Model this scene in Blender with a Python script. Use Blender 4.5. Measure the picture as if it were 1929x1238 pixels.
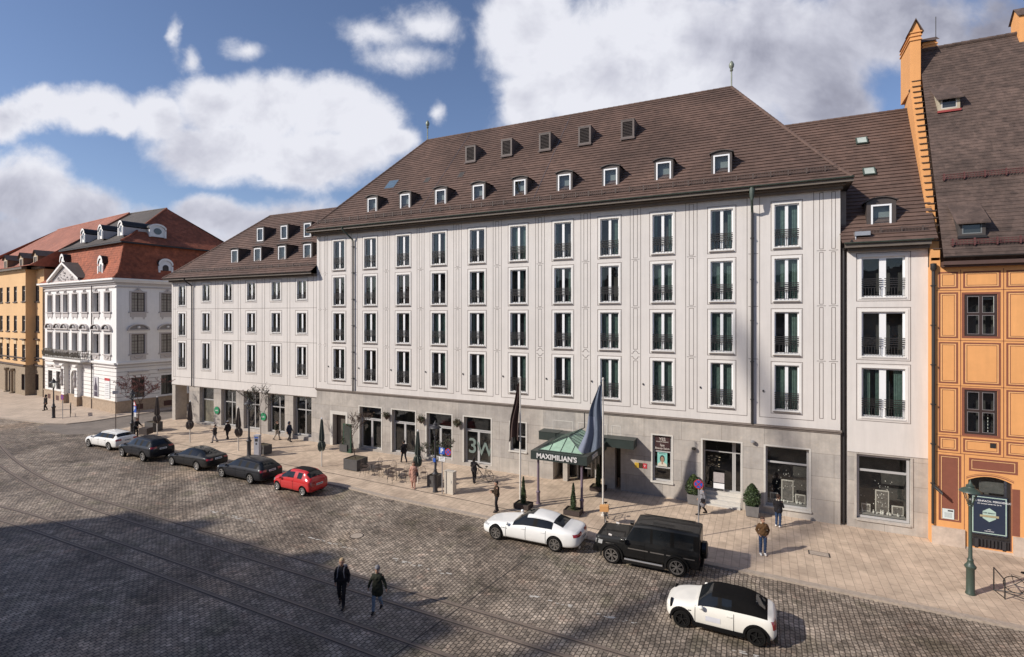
import bpy, bmesh, math, random
from mathutils import Vector, Matrix
from mathutils.bvhtree import BVHTree
random.seed(7)
R = math.radians
for o in list(bpy.data.objects): bpy.data.objects.remove(o)
sc = bpy.context.scene
COL = sc.collection

# ------------------------------------------------------------------ camera
FPX, CX, HY = 985.0, 964.5, 595.0            # focal length, centre and horizon in photo pixels (1929 wide)
YAW = math.atan2(475.5, 985.0)
CH, CD = 11.5, 33.654                        # eye height, distance to the hotel front (plane y = 0)
cy_, sy_ = math.cos(YAW), math.sin(YAW)
cd = bpy.data.cameras.new('camera'); cam = bpy.data.objects.new('camera', cd); COL.objects.link(cam)
cd.sensor_width = 36; cd.lens = 36*FPX/1929; cd.shift_y = -(619-HY)/1929
cd.clip_start = 0.1; cd.clip_end = 3000
cam.location = (0, -CD, CH); cam.rotation_euler = (R(90), 0, YAW)
sc.camera = cam
sc.render.resolution_x, sc.render.resolution_y = 1024, 657
sc.view_settings.view_transform = 'Standard'; sc.view_settings.look = 'None'
sc.view_settings.gamma = 1; sc.view_settings.exposure = 0.0

# ------------------------------------------------------------------ sun and sky
SUN_AZ = Vector((.69, .725, 0)).normalized()      # where the light travels to
SUN_EL = R(33)
sd = bpy.data.lights.new('sun', 'SUN'); sd.energy = 4.9; sd.angle = R(1.1); sd.color = (1, .935, .85)
sun = bpy.data.objects.new('sun', sd); COL.objects.link(sun)
L = Vector((SUN_AZ.x*math.cos(SUN_EL), SUN_AZ.y*math.cos(SUN_EL), -math.sin(SUN_EL)))
sun.rotation_euler = L.to_track_quat('-Z', 'Y').to_euler(); sun.location = (-40, -60, 60)
w = bpy.data.worlds.new('World'); sc.world = w; w.use_nodes = True
NT = w.node_tree; NT.nodes.clear()
def WN(t, **k):
    n = NT.nodes.new(t)
    for a, b in k.items(): setattr(n, a, b)
    return n
def WL(a, b): NT.links.new(a, b)
def wm(op, a, b=None, c=None, clamp=False):
    n = WN('ShaderNodeMath', operation=op, use_clamp=clamp)
    for i, x in enumerate((a, b, c)):
        if x is None: continue
        if isinstance(x, (int, float)): n.inputs[i].default_value = x
        else: WL(x, n.inputs[i])
    return n.outputs[0]
sky = WN('ShaderNodeTexSky', sky_type='NISHITA', sun_disc=False)
sky.sun_elevation = SUN_EL
sky.sun_rotation = math.atan2(-SUN_AZ.x, -SUN_AZ.y)
sky.air_density = 1.0; sky.dust_density = 0.5; sky.ozone_density = 3.0; sky.altitude = 480
bgs = WN('ShaderNodeBackground'); bgs.inputs[1].default_value = SKY_STR = 0.115
skt = WN('ShaderNodeVectorMath', operation='MULTIPLY'); WL(sky.outputs[0], skt.inputs[0]); skt.inputs[1].default_value = (1.12, 1.03, 1.07); WL(skt.outputs[0], bgs.inputs[0])
tc = WN('ShaderNodeTexCoord')
def wdot(v):
    n = WN('ShaderNodeVectorMath', operation='DOT_PRODUCT'); WL(tc.outputs['Generated'], n.inputs[0]); n.inputs[1].default_value = v
    return n.outputs['Value']
da, db, dz = wdot((cy_, sy_, 0)), wdot((-sy_, cy_, 0)), wdot((0, 0, 1))
dbm = wm('MAXIMUM', wm('ABSOLUTE', db), .08)
U, V = wm('DIVIDE', da, dbm), wm('DIVIDE', dz, dbm)
uv = WN('ShaderNodeCombineXYZ'); WL(U, uv.inputs[0]); WL(V, uv.inputs[1])
def wnoise(scale, detail, rough=.55, off=(0,0,0), stretch=(1,1,1), dist=0.0):
    m = WN('ShaderNodeMapping'); m.inputs['Location'].default_value = off; m.inputs['Scale'].default_value = stretch
    WL(uv.outputs[0], m.inputs[0])
    n = WN('ShaderNodeTexNoise'); n.inputs['Scale'].default_value = scale; n.inputs['Detail'].default_value = detail
    n.inputs['Roughness'].default_value = rough; n.inputs['Distortion'].default_value = dist
    WL(m.outputs[0], n.inputs['Vector']); return n
warp = wnoise(3.2, 6, .6)
wv = WN('ShaderNodeVectorMath', operation='SCALE'); wsub = WN('ShaderNodeVectorMath', operation='SUBTRACT')
WL(warp.outputs['Color'], wsub.inputs[0]); wsub.inputs[1].default_value = (.5, .5, .5)
WL(wsub.outputs[0], wv.inputs[0]); wv.inputs['Scale'].default_value = .13
uvw = WN('ShaderNodeVectorMath', operation='ADD'); WL(uv.outputs[0], uvw.inputs[0]); WL(wv.outputs[0], uvw.inputs[1])
# cumulus banks: centre and half-axes, in photo pixels about the horizon
CLOUDS = [(20,215,60,48,1),(75,205,70,46,1),(155,212,90,46,1),(215,235,60,36,1),
          (300,235,72,56,1),(400,205,82,60,1),(500,205,105,66,1),(610,215,112,70,1),(690,240,85,62,1),(745,272,58,40,1),(420,285,170,62,1),(600,300,190,60,1),
          (40,350,105,68,1),(130,390,120,58,1),(215,425,120,46,1),(60,450,220,80,1),(400,405,95,40,1),(530,420,170,54,1),(330,470,220,60,1),
          (1000,55,105,110,1),(1000,190,72,78,1),(1150,130,220,150,1.1),(1400,90,330,150,1.1),(1250,250,300,120,1),(1650,60,210,100,1),(1560,200,120,80,1),(1880,110,110,120,1),
          (345,80,15,46,.50),(368,125,22,26,.46),(700,60,72,34,.42),(800,45,80,40,.46),(462,98,50,24,.34),(760,110,90,30,.30),(826,214,16,30,.40)]
dens = None
for (px, py, rx, ry, wgt) in CLOUDS:
    s1 = WN('ShaderNodeVectorMath', operation='SUBTRACT'); WL(uvw.outputs[0], s1.inputs[0]); s1.inputs[1].default_value = ((px-CX)/FPX, (HY-py)/FPX, 0)
    s2 = WN('ShaderNodeVectorMath', operation='MULTIPLY'); WL(s1.outputs[0], s2.inputs[0]); s2.inputs[1].default_value = (FPX/rx, FPX/ry, 0)
    ln = WN('ShaderNodeVectorMath', operation='LENGTH'); WL(s2.outputs[0], ln.inputs[0])
    val = wm('MULTIPLY', wm('SUBTRACT', 1.12, ln.outputs['Value']), wgt)
    dens = val if dens is None else wm('SMOOTH_MAX', dens, val, .18)
nb = wnoise(5.5, 9, .6, dist=.3)
nf = wnoise(1.7, 8, .55, off=(3.1, 1.7, 0), stretch=(.8, 1.6, 1))
nh = wnoise(17, 8, .65, off=(2.2, 0, 0), dist=.4)
dd = wm('ADD', dens, wm('ADD', wm('MULTIPLY', wm('SUBTRACT', nb.outputs['Fac'], .5), .95), wm('MULTIPLY', wm('SUBTRACT', nh.outputs['Fac'], .5), .42)))
mask = WN('ShaderNodeMapRange', interpolation_type='SMOOTHSTEP'); WL(dd, mask.inputs['Value'])
mask.inputs['From Min'].default_value = -.02; mask.inputs['From Max'].default_value = .50
front = WN('ShaderNodeMapRange', interpolation_type='SMOOTHSTEP'); WL(db, front.inputs['Value']); front.inputs['From Min'].default_value = .0; front.inputs['From Max'].default_value = .25; front.inputs['To Min'].default_value = .30
maskf = wm('MULTIPLY', mask.outputs[0], front.outputs[0])
# body tone: bright billows at the edges, lavender grey where the cloud is thick
nt = wnoise(3.4, 5, .55, off=(1.3, -.6, 0), stretch=(1, 1.5, 1), dist=.25)
tone = wm('ADD', wm('MULTIPLY', dd, -.24), wm('ADD', wm('MULTIPLY', nt.outputs['Fac'], .85), .44))
nb2 = wnoise(5.5, 5, .6, off=(.022, -.030, 0), dist=.3); nb3 = wnoise(5.5, 5, .6, dist=.3)
tone = wm('ADD', tone, wm('MULTIPLY', wm('SUBTRACT', nb3.outputs['Fac'], nb2.outputs['Fac']), .75))
tone = wm('ADD', tone, wm('MINIMUM', wm('MAXIMUM', wm('MULTIPLY', wm('SUBTRACT', V, .33), 1.5), -.24), .10))
tone2 = wm('ADD', tone, wm('MULTIPLY', wm('MAXIMUM', wm('ADD', U, -.14), 0), -.68))
cr = WN('ShaderNodeValToRGB'); WL(tone2, cr.inputs[0])
e = cr.color_ramp.elements
e[0].position = .10; e[0].color = (.235, .235, .30, 1)
e[1].position = .80; e[1].color = (.82, .83, .90, 1)
x = e.new(.34); x.color = (.37, .38, .465, 1)
x = e.new(.56); x.color = (.58, .59, .68, 1)
bgc = WN('ShaderNodeBackground'); WL(cr.outputs[0], bgc.inputs[0]); bgc.inputs[1].default_value = 1.0
mx = WN('ShaderNodeMixShader'); WL(maskf, mx.inputs[0]); WL(bgs.outputs[0], mx.inputs[1]); WL(bgc.outputs[0], mx.inputs[2])
wo = WN('ShaderNodeOutputWorld'); WL(mx.outputs[0], wo.inputs[0])

# ------------------------------------------------------------------ measuring the place from the photograph
def ray(px, py):
    a = (px-CX)/FPX
    return Vector((a*cy_-sy_, a*sy_+cy_, -(py-HY)/FPX))
CAMP = Vector((0, -CD, CH))
SLOPE = .011
def gz(x, y=0): return SLOPE*(3.75-x)                     # the street climbs gently to the left
def ground(px, py):
    r = ray(px, py); t = (SLOPE*3.75-CH)/(r.z+SLOPE*r.x); return CAMP+r*t
def plane(px, py, Y=0):
    r = ray(px, py); return CAMP+r*((Y+CD)/r.y)

# ------------------------------------------------------------------ mesh helpers
class MB:
    def __init__(s, T=None): s.v = []; s.f = []; s.m = []; s.T = T
    def p(s, q):
        q = s.T(*q) if s.T else q
        s.v.append(tuple(q)); return len(s.v)-1
    def face(s, pts, m=0): s.f.append([s.p(q) for q in pts]); s.m.append(m)
    def quad(s, a, b, c, d, m=0): s.face((a, b, c, d), m)
    def box(s, x0, x1, y0, y1, z0, z1, m=0):
        i = [s.p(q) for q in ((x0,y0,z0),(x1,y0,z0),(x1,y1,z0),(x0,y1,z0),(x0,y0,z1),(x1,y0,z1),(x1,y1,z1),(x0,y1,z1))]
        for a in ((0,3,2,1),(4,5,6,7),(0,1,5,4),(1,2,6,5),(2,3,7,6),(3,0,4,7)):
            s.f.append([i[k] for k in a]); s.m.append(m)
        return s
    def tube(s, a, b, r0, r1=None, n=8, m=0, cap=True):
        a, b = Vector(a), Vector(b); r1 = r0 if r1 is None else r1
        d = b-a
        if d.length < 1e-6: return s
        d.normalize(); k = Vector((0,0,1)) if abs(d.z) < .9 else Vector((1,0,0))
        e1 = d.cross(k).normalized(); e2 = d.cross(e1)
        A = []; B = []
        for i in range(n):
            t = 2*math.pi*i/n; o = e1*math.cos(t)+e2*math.sin(t)
            A.append(s.p(a+o*r0)); B.append(s.p(b+o*r1))
        for i in range(n):
            j = (i+1) % n; s.f.append([A[i], A[j], B[j], B[i]]); s.m.append(m)
        if cap:
            s.f.append(A[::-1]); s.m.append(m); s.f.append(B); s.m.append(m)
        return s
    def path(s, pts, r, n=8, m=0):
        for a, b in zip(pts, pts[1:]): s.tube(a, b, r, r, n, m)
        return s
    def lathe(s, c, prof, n=16, m=0, cap=True, sq=None):
        c = Vector(c); rings = []
        for (r, z) in prof:
            ring = []
            for i in range(n):
                t = 2*math.pi*(i+.5)/n
                ring.append(s.p(c+Vector((r*math.cos(t), r*math.sin(t), z))))
            rings.append(ring)
        for A, B in zip(rings, rings[1:]):
            for i in range(n):
                j = (i+1) % n; s.f.append([A[i], A[j], B[j], B[i]]); s.m.append(m)
        if cap:
            s.f.append(rings[0][::-1]); s.m.append(m); s.f.append(rings[-1]); s.m.append(m)
        return s
    def prism(s, poly, f0, f1, m=0):
        """poly: 2-D points; f0,f1 map a 2-D point to the two end faces"""
        A = [s.p(f0(*q)) for q in poly]; B = [s.p(f1(*q)) for q in poly]
        s.f.append(A[::-1]); s.m.append(m); s.f.append(B); s.m.append(m)
        for i in range(len(poly)):
            j = (i+1) % len(poly); s.f.append([A[i], A[j], B[j], B[i]]); s.m.append(m)
        return s
    def build(s, name, mats, parent=None, smooth=False, loc=None, angle=None):
        me = bpy.data.meshes.new(name); me.from_pydata(s.v, [], s.f)
        if not isinstance(mats, (list, tuple)): mats = [mats]
        for k in mats: me.materials.append(k)
        me.polygons.foreach_set('material_index', s.m)
        if smooth:
            me.polygons.foreach_set('use_smooth', [True]*len(s.f))
        me.update()
        if smooth and angle is not None:
            try: me.set_sharp_from_angle(angle=R(angle))
            except Exception: pass
        o = bpy.data.objects.new(name, me); COL.objects.link(o)
        if parent is not None: o.parent = parent
        if loc is not None: o.location = loc
        return o
def tag(o, label=None, cat=None, group=None, kind=None):
    if label: o['label'] = label
    if cat: o['category'] = cat
    if group: o['group'] = group
    if kind: o['kind'] = kind
    return o
def thing(name, label, cat, loc=(0,0,0), rz=0, group=None):
    o = bpy.data.objects.new(name, None); COL.objects.link(o); o.empty_display_size = .3
    o.location = loc; o.rotation_euler = (0, 0, rz); return tag(o, label, cat, group)
def copy_tree(o, parent=None):
    c = o.copy(); COL.objects.link(c); c.parent = parent
    for ch in list(o.children): copy_tree(ch, c)
    return c
def dup(root, loc, rz=None, label=None):
    c = copy_tree(root); c.location = loc
    if rz is not None: c.rotation_euler = (0, 0, rz)
    if label: c['label'] = label
    return c
def textmesh(body, size, name, mat, parent, M, ext=.01, bold=0.0, align='CENTER'):
    cu = bpy.data.curves.new('t', 'FONT'); cu.body = body; cu.size = size; cu.extrude = ext; cu.align_x = align; cu.align_y = 'CENTER'; cu.offset = bold
    to = bpy.data.objects.new('t', cu); COL.objects.link(to)
    dg = bpy.context.evaluated_depsgraph_get()
    me = bpy.data.meshes.new_from_object(to.evaluated_get(dg)); me.name = name
    bpy.data.objects.remove(to); bpy.data.curves.remove(cu)
    me.transform(M); me.materials.clear(); me.materials.append(mat)
    o = bpy.data.objects.new(name, me); COL.objects.link(o); o.parent = parent; return o
FACE = Matrix.Rotation(R(90), 4, 'X')     # lettering upright in the x-z plane, facing -y

# ------------------------------------------------------------------ materials
MATS = {}
def streaks(m, amt=.05):
    """rain-washed vertical streaks over a wall colour"""
    nt = m.node_tree; b = nt.nodes['Principled BSDF']; lk = b.inputs['Base Color'].links[0]; src = lk.from_socket; N, Lk = nt.nodes.new, nt.links.new
    tco = N('ShaderNodeTexCoord'); mp = N('ShaderNodeMapping'); mp.inputs['Scale'].default_value = (2.4, 2.4, .16); Lk(tco.outputs['Object'], mp.inputs[0])
    no = N('ShaderNodeTexNoise'); no.inputs['Scale'].default_value = 1.6; no.inputs['Detail'].default_value = 7; no.inputs['Roughness'].default_value = .7; Lk(mp.outputs[0], no.inputs['Vector'])
    mr = N('ShaderNodeMapRange'); Lk(no.outputs['Fac'], mr.inputs['Value']); mr.inputs['From Min'].default_value = .35; mr.inputs['From Max'].default_value = .72; mr.inputs['To Min'].default_value = 1+amt*.4; mr.inputs['To Max'].default_value = 1-amt*1.6
    vm = N('ShaderNodeVectorMath'); vm.operation = 'SCALE'; Lk(src, vm.inputs[0]); Lk(mr.outputs[0], vm.inputs['Scale']); Lk(vm.outputs[0], b.inputs['Base Color'])
    return m
def mat(name, col, rough=.6, metal=0.0, var=.12, scale=2.0, bump=0.0, bscale=30, spec=.5, coat=0.0, var2=0.0, detail=5, tint=None):
    """Principled with object-space mottling (var: fine wear, var2: broad stains) and optional bump"""
    if name in MATS: return MATS[name]
    m = bpy.data.materials.new(name); m.use_nodes = True; MATS[name] = m
    nt = m.node_tree; b = nt.nodes['Principled BSDF']
    b.inputs['Roughness'].default_value = rough; b.inputs['Metallic'].default_value = metal
    b.inputs['Specular IOR Level'].default_value = spec; b.inputs['Coat Weight'].default_value = coat
    b.inputs['Coat Roughness'].default_value = .04
    N, Lk = nt.nodes.new, nt.links.new
    tco = N('ShaderNodeTexCoord')
    if var or var2:
        no = N('ShaderNodeTexNoise'); no.inputs['Scale'].default_value = scale; no.inputs['Detail'].default_value = detail; no.inputs['Roughness'].default_value = .65
        Lk(tco.outputs['Object'], no.inputs['Vector'])
        mr = N('ShaderNodeMapRange'); Lk(no.outputs['Fac'], mr.inputs['Value'])
        mr.inputs['From Min'].default_value = .3; mr.inputs['From Max'].default_value = .7
        mr.inputs['To Min'].default_value = 1-var; mr.inputs['To Max'].default_value = 1+var
        fac = mr.outputs[0]
        if var2:
            n2 = N('ShaderNodeTexNoise'); n2.inputs['Scale'].default_value = scale*.13; n2.inputs['Detail'].default_value = 4
            Lk(tco.outputs['Object'], n2.inputs['Vector'])
            m2 = N('ShaderNodeMapRange'); Lk(n2.outputs['Fac'], m2.inputs['Value'])
            m2.inputs['From Min'].default_value = .3; m2.inputs['From Max'].default_value = .7
            m2.inputs['To Min'].default_value = 1-var2; m2.inputs['To Max'].default_value = 1+var2
            mm = N('ShaderNodeMath'); mm.operation = 'MULTIPLY'; Lk(fac, mm.inputs[0]); Lk(m2.outputs[0], mm.inputs[1]); fac = mm.outputs[0]
        vm = N('ShaderNodeVectorMath'); vm.operation = 'SCALE'; vm.inputs[0].default_value = col; Lk(fac, vm.inputs['Scale'])
        Lk(vm.outputs[0], b.inputs['Base Color'])
    else:
        b.inputs['Base Color'].default_value = (*col, 1)
    if bump:
        nb = N('ShaderNodeTexNoise'); nb.inputs['Scale'].default_value = bscale; nb.inputs['Detail'].default_value = 4
        Lk(tco.outputs['Object'], nb.inputs['Vector'])
        bp = N('ShaderNodeBump'); bp.inputs['Strength'].default_value = bump; bp.inputs['Distance'].default_value = .02
        Lk(nb.outputs['Fac'], bp.inputs['Height']); Lk(bp.outputs[0], b.inputs['Normal'])
    return m
def cobblevar(m, sc, lo, hi, wob=0):
    """stone-to-stone differences on top of the coursing"""
    nt = m.node_tree; b = nt.nodes['Principled BSDF']; src = b.inputs['Base Color'].links[0].from_socket; N, Lk = nt.nodes.new, nt.links.new
    tco = N('ShaderNodeTexCoord'); vo = N('ShaderNodeTexVoronoi'); vo.inputs['Scale'].default_value = sc; Lk(tco.outputs['Object'], vo.inputs['Vector'])
    sp = N('ShaderNodeSeparateColor'); Lk(vo.outputs['Color'], sp.inputs[0]); mr = N('ShaderNodeMapRange'); Lk(sp.outputs[0], mr.inputs['Value']); mr.inputs['To Min'].default_value = lo; mr.inputs['To Max'].default_value = hi
    vm = N('ShaderNodeVectorMath'); vm.operation = 'SCALE'; Lk(src, vm.inputs[0]); Lk(mr.outputs[0], vm.inputs['Scale']); Lk(vm.outputs[0], b.inputs['Base Color']); return m
def brickmat(name, c1, c2, cm, bw, rh, mortar=.02, axes='XZ', rough=.8, noise=.25, nscale=.6, bump=.5, off=.5, msmooth=.1, warp=0.0, rowshade=0.0, bias=0.0, patches=None, dist=.01, spec=.3):
    """courses of bricks, setts, slabs or tiles: axes says which object axes run along the brick and across the rows"""
    m = bpy.data.materials.new(name); m.use_nodes = True; MATS[name] = m
    nt = m.node_tree; b = nt.nodes['Principled BSDF']; b.inputs['Roughness'].default_value = rough; b.inputs['Specular IOR Level'].default_value = spec
    N, Lk = nt.nodes.new, nt.links.new
    tco = N('ShaderNodeTexCoord'); sp = N('ShaderNodeSeparateXYZ'); Lk(tco.outputs['Object'], sp.inputs[0])
    cb = N('ShaderNodeCombineXYZ'); Lk(sp.outputs['XYZ'.index(axes[0])], cb.inputs[0]); Lk(sp.outputs['XYZ'.index(axes[1])], cb.inputs[1])
    vec = cb.outputs[0]
    if warp:
        wn = N('ShaderNodeTexNoise'); wn.inputs['Scale'].default_value = .9; wn.inputs['Detail'].default_value = 6; Lk(tco.outputs['Object'], wn.inputs['Vector'])
        ws = N('ShaderNodeVectorMath'); ws.operation = 'SUBTRACT'; Lk(wn.outputs['Color'], ws.inputs[0]); ws.inputs[1].default_value = (.5,.5,.5)
        wk = N('ShaderNodeVectorMath'); wk.operation = 'SCALE'; Lk(ws.outputs[0], wk.inputs[0]); wk.inputs['Scale'].default_value = warp
        wa = N('ShaderNodeVectorMath'); wa.operation = 'ADD'; Lk(vec, wa.inputs[0]); Lk(wk.outputs[0], wa.inputs[1]); vec = wa.outputs[0]
    br = N('ShaderNodeTexBrick'); Lk(vec, br.inputs['Vector'])
    br.inputs['Color1'].default_value = (*c1, 1); br.inputs['Color2'].default_value = (*c2, 1); br.inputs['Mortar'].default_value = (*cm, 1)
    br.inputs['Scale'].default_value = 1; br.inputs['Mortar Size'].default_value = mortar; br.inputs['Mortar Smooth'].default_value = msmooth
    br.inputs['Brick Width'].default_value = bw; br.inputs['Row Height'].default_value = rh; br.inputs['Bias'].default_value = bias; br.offset = off
    no = N('ShaderNodeTexNoise'); no.inputs['Scale'].default_value = nscale; no.inputs['Detail'].default_value = 8; no.inputs['Roughness'].default_value = .65; Lk(tco.outputs['Object'], no.inputs['Vector'])
    mr = N('ShaderNodeMapRange'); Lk(no.outputs['Fac'], mr.inputs['Value']); mr.inputs['From Min'].default_value = .32; mr.inputs['From Max'].default_value = .68
    mr.inputs['To Min'].default_value = 1-noise; mr.inputs['To Max'].default_value = 1+noise
    vm = N('ShaderNodeVectorMath'); vm.operation = 'SCALE'; Lk(br.outputs['Color'], vm.inputs[0]); Lk(mr.outputs[0], vm.inputs['Scale'])
    out = vm.outputs[0]
    if patches:
        for (pc, psc, lo, hi, amt) in patches:
            pn = N('ShaderNodeTexNoise'); pn.inputs['Scale'].default_value = psc; pn.inputs['Detail'].default_value = 5; Lk(tco.outputs['Object'], pn.inputs['Vector'])
            pm = N('ShaderNodeMapRange'); Lk(pn.outputs['Fac'], pm.inputs['Value']); pm.inputs['From Min'].default_value = lo; pm.inputs['From Max'].default_value = hi; pm.inputs['To Max'].default_value = amt
            mxx = N('ShaderNodeMix'); mxx.data_type = 'RGBA'; mxx.blend_type = 'MULTIPLY'; Lk(pm.outputs[0], mxx.inputs[0]); Lk(out, mxx.inputs[6]); mxx.inputs[7].default_value = (*pc, 1); out = mxx.outputs[2]
    Lk(out, b.inputs['Base Color'])
    if bump:
        sub = N('ShaderNodeMath'); sub.operation = 'MULTIPLY_ADD'; Lk(br.outputs['Fac'], sub.inputs[0]); sub.inputs[1].default_value = -1.0
        n3 = N('ShaderNodeTexNoise'); n3.inputs['Scale'].default_value = 14; n3.inputs['Detail'].default_value = 3; Lk(tco.outputs['Object'], n3.inputs['Vector']); Lk(n3.outputs['Fac'], sub.inputs[2])
        bp = N('ShaderNodeBump'); bp.inputs['Strength'].default_value = bump; bp.inputs['Distance'].default_value = dist
        Lk(sub.outputs[0], bp.inputs['Height']); Lk(bp.outputs[0], b.inputs['Normal'])
    return m
def glassmat(name, tint=(.55, .58, .58), refl=(.9, .93, .95), rough=.02, base=.06):
    m = bpy.data.materials.new(name); m.use_nodes = True; MATS[name] = m
    nt = m.node_tree; nt.nodes.clear(); N, Lk = nt.nodes.new, nt.links.new
    o = N('ShaderNodeOutputMaterial'); mix = N('ShaderNodeMixShader'); tr = N('ShaderNodeBsdfTransparent'); gl = N('ShaderNodeBsdfGlossy')
    tr.inputs[0].default_value = (*tint, 1); gl.inputs[0].default_value = (*refl, 1); gl.inputs['Roughness'].default_value = rough
    lw = N('ShaderNodeLayerWeight'); lw.inputs['Blend'].default_value = .5; fr = N('ShaderNodeMath'); fr.operation = 'POWER'; Lk(lw.outputs['Facing'], fr.inputs[0]); fr.inputs[1].default_value = 3.2
    ad = N('ShaderNodeMath'); ad.operation = 'MULTIPLY_ADD'; Lk(fr.outputs[0], ad.inputs[0]); ad.inputs[1].default_value = .9; ad.inputs[2].default_value = base+.04; ad.use_clamp = True
    # old panes are never quite flat
    tco = N('ShaderNodeTexCoord'); no = N('ShaderNodeTexNoise'); no.inputs['Scale'].default_value = 1.5; Lk(tco.outputs['Object'], no.inputs['Vector'])
    bp = N('ShaderNodeBump'); bp.inputs['Strength'].default_value = .12; bp.inputs['Distance'].default_value = .05; Lk(no.outputs['Fac'], bp.inputs['Height']); Lk(bp.outputs[0], gl.inputs['Normal'])
    Lk(ad.outputs[0], mix.inputs[0]); Lk(tr.outputs[0], mix.inputs[1]); Lk(gl.outputs[0], mix.inputs[2]); Lk(mix.outputs[0], o.inputs[0])
    return m
plaster = mat('plaster_light', (.635, .592, .552), .9, var=.03, scale=1.2, var2=.05, bump=.25, bscale=60)
streaks(plaster, .05)
plaster_line = mat('plaster_line', (.15, .12, .105), .9, var=.15, scale=8)
surround = mat('window_surround', (.71, .68, .64), .85, var=.03, scale=3)
stone = brickmat('travertine', (.455, .41, .36), (.37, .34, .31), (.26, .235, .205), 2.3, 1.28, .012, 'XZ', .75, .16, 1.4, .25, patches=[((.72,.71,.72), .35, .5, .62, .6), ((1.25,1.2,1.1), 5, .55, .7, .4)])
streaks(stone, .10)
stone_plain = mat('stone_plain', (.42, .38, .335), .8, var=.14, scale=4, var2=.12, bump=.2)
stone_light = mat('stone_light', (.55, .52, .47), .8, var=.08, scale=5)
cornice_m = mat('cornice_brown', (.20, .165, .14), .8, var=.15, scale=3)
eaves_m = mat('eaves_brown', (.13, .105, .085), .75, var=.15, scale=2)
roof_m = mat('roof_tile_brown', (.112, .068, .052), .85, var=.22, scale=1.6, var2=.22, bump=.5, bscale=9, detail=9)
roof_orange_m = mat('roof_tile_dark', (.090, .060, .048), .85, var=.34, scale=2.4, var2=.2, bump=.6, bscale=10, detail=9)
roof_red = mat('roof_tile_red', (.30, .085, .04), .85, var=.3, scale=2.2, var2=.22, bump=.5, bscale=9, detail=9)
roof_pink = mat('roof_tile_pale_red', (.34, .14, .095), .85, var=.2, scale=2.2, var2=.15, bump=.5, bscale=9)
roof_slate = mat('roof_slate', (.095, .08, .07), .8, var=.2, scale=2.2, var2=.2, bump=.4, bscale=9)
copper = mat('copper_green', (.055, .075, .06), .6, var=.25, scale=5)
verdigris = mat('copper_verdigris', (.30, .44, .33), .6, var=.16, scale=3, var2=.12)
metal_dark = mat('metal_dark', (.026, .023, .022), .5, var=.15, scale=4)
metal_brown = mat('metal_brown', (.085, .06, .05), .6, var=.15, scale=4)
iron = mat('iron', (.035, .032, .034), .55, var=.1)
iron_green = mat('iron_green', (.045, .065, .05), .45, var=.1, scale=6)
white_frame = mat('white_frame', (.78, .78, .78), .4, var=.02)
grey_frame = mat('grey_frame', (.42, .41, .40), .4, var=.04)
brown_frame = mat('brown_frame', (.045, .028, .024), .5, var=.1)
canopy_m = mat('canopy_metal', (.03, .04, .036), .4, var=.1)
dark_in = mat('dark_interior', (.05, .047, .044), .9, var=.3, scale=1.5)
curtain_m = mat('curtain_teal', (.085, .13, .112), .9, var=.25, scale=6)
pane = glassmat('pane', (.86, .90, .88), refl=(.85, .87, .86), base=.02)
shop_pane = glassmat('shop_pane', (.90, .92, .90), base=.03)
galv = mat('galvanised', (.42, .42, .43), .4, .6, var=.1)
pole_white = mat('pole_white', (.62, .58, .52), .5, var=.05)
signblue = mat('sign_blue', (.03, .10, .42), .4, var=.03)
signred = mat('sign_red', (.45, .03, .03), .4, var=.03)
signwhite = mat('sign_white', (.8, .8, .8), .4, var=.02)
wood_dark = mat('wood_dark', (.06, .035, .025), .6, var=.2, scale=6)
# ------------------------------------------------------------------ ground, road, pavements, rails
sett = brickmat('granite_setts', (.43, .352, .278), (.25, .206, .163), (.10, .080, .062), .20, .165, .018, 'YX', .62, .30, .5, 1.0, warp=.15, dist=.022,
    patches=[((.55,.53,.52), .24, .45, .60, .85), ((1.35,1.22,1.08), .13, .55, .7, .8), ((.62,.66,.56), .6, .56, .68, .7), ((1.35,1.15,1.1), 1.3, .6, .72, .6), ((.6,.58,.56), 3.2, .55, .66, .6)], msmooth=.3, spec=.35)
cobblevar(sett, 4.3, .68, 1.28)
pave = brickmat('paving_slabs', (.575, .45, .335), (.50, .39, .29), (.35, .27, .205), .62, .345, .012, 'YX', .85, .16, .9, .35,
    patches=[((.80,.78,.78), .3, .5, .66, .7), ((.8,.8,.8), 3.0, .56, .7, .5), ((.55,.52,.5), 11, .68, .74, .7)], dist=.006)
cobblevar(pave, 1.7, .9, 1.08)
cobblevar(roof_m, 2.6, .86, 1.12); cobblevar(roof_orange_m, 3.2, .80, 1.2); cobblevar(roof_red, 3.0, .82, 1.16)
pave_far = brickmat('paving_pale', (.52, .42, .33), (.47, .38, .30), (.36, .29, .23), .6, .4, .012, 'YX', .85, .14, .7, .2)
kerb_m = mat('kerb_granite', (.37, .305, .245), .8, var=.2, scale=6, bump=.3)
asphalt = mat('asphalt_worn', (.185, .155, .13), .85, var=.16, scale=5, var2=.2, bump=.3, bscale=50)
rail_m = mat('rail_steel', (.24, .185, .145), .5, .35, var=.15)
railbed = mat('rail_bed', (.18, .14, .112), .75, var=.25, scale=6, bump=.4)
tar = mat('tar', (.05, .04, .033), .8)
def sheet(name, poly, m, dz, th=0.0):
    b = MB(); top = [(x, y, gz(x)+dz) for x, y in poly]; b.face(top)
    if th:
        for p, q in zip(top, top[1:]+top[:1]): b.quad(p, (p[0],p[1],p[2]-th), (q[0],q[1],q[2]-th), q)
    return tag(b.build(name, m), kind='structure')
sheet('ground', [(-900,-500),(300,-500),(300,900),(-900,900)], asphalt, -.30)
sheet('road', [(-200,-60),(60,-60),(60,2),(-54,2),(-54,-7),(-200,-7)], sett, -.04)
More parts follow.
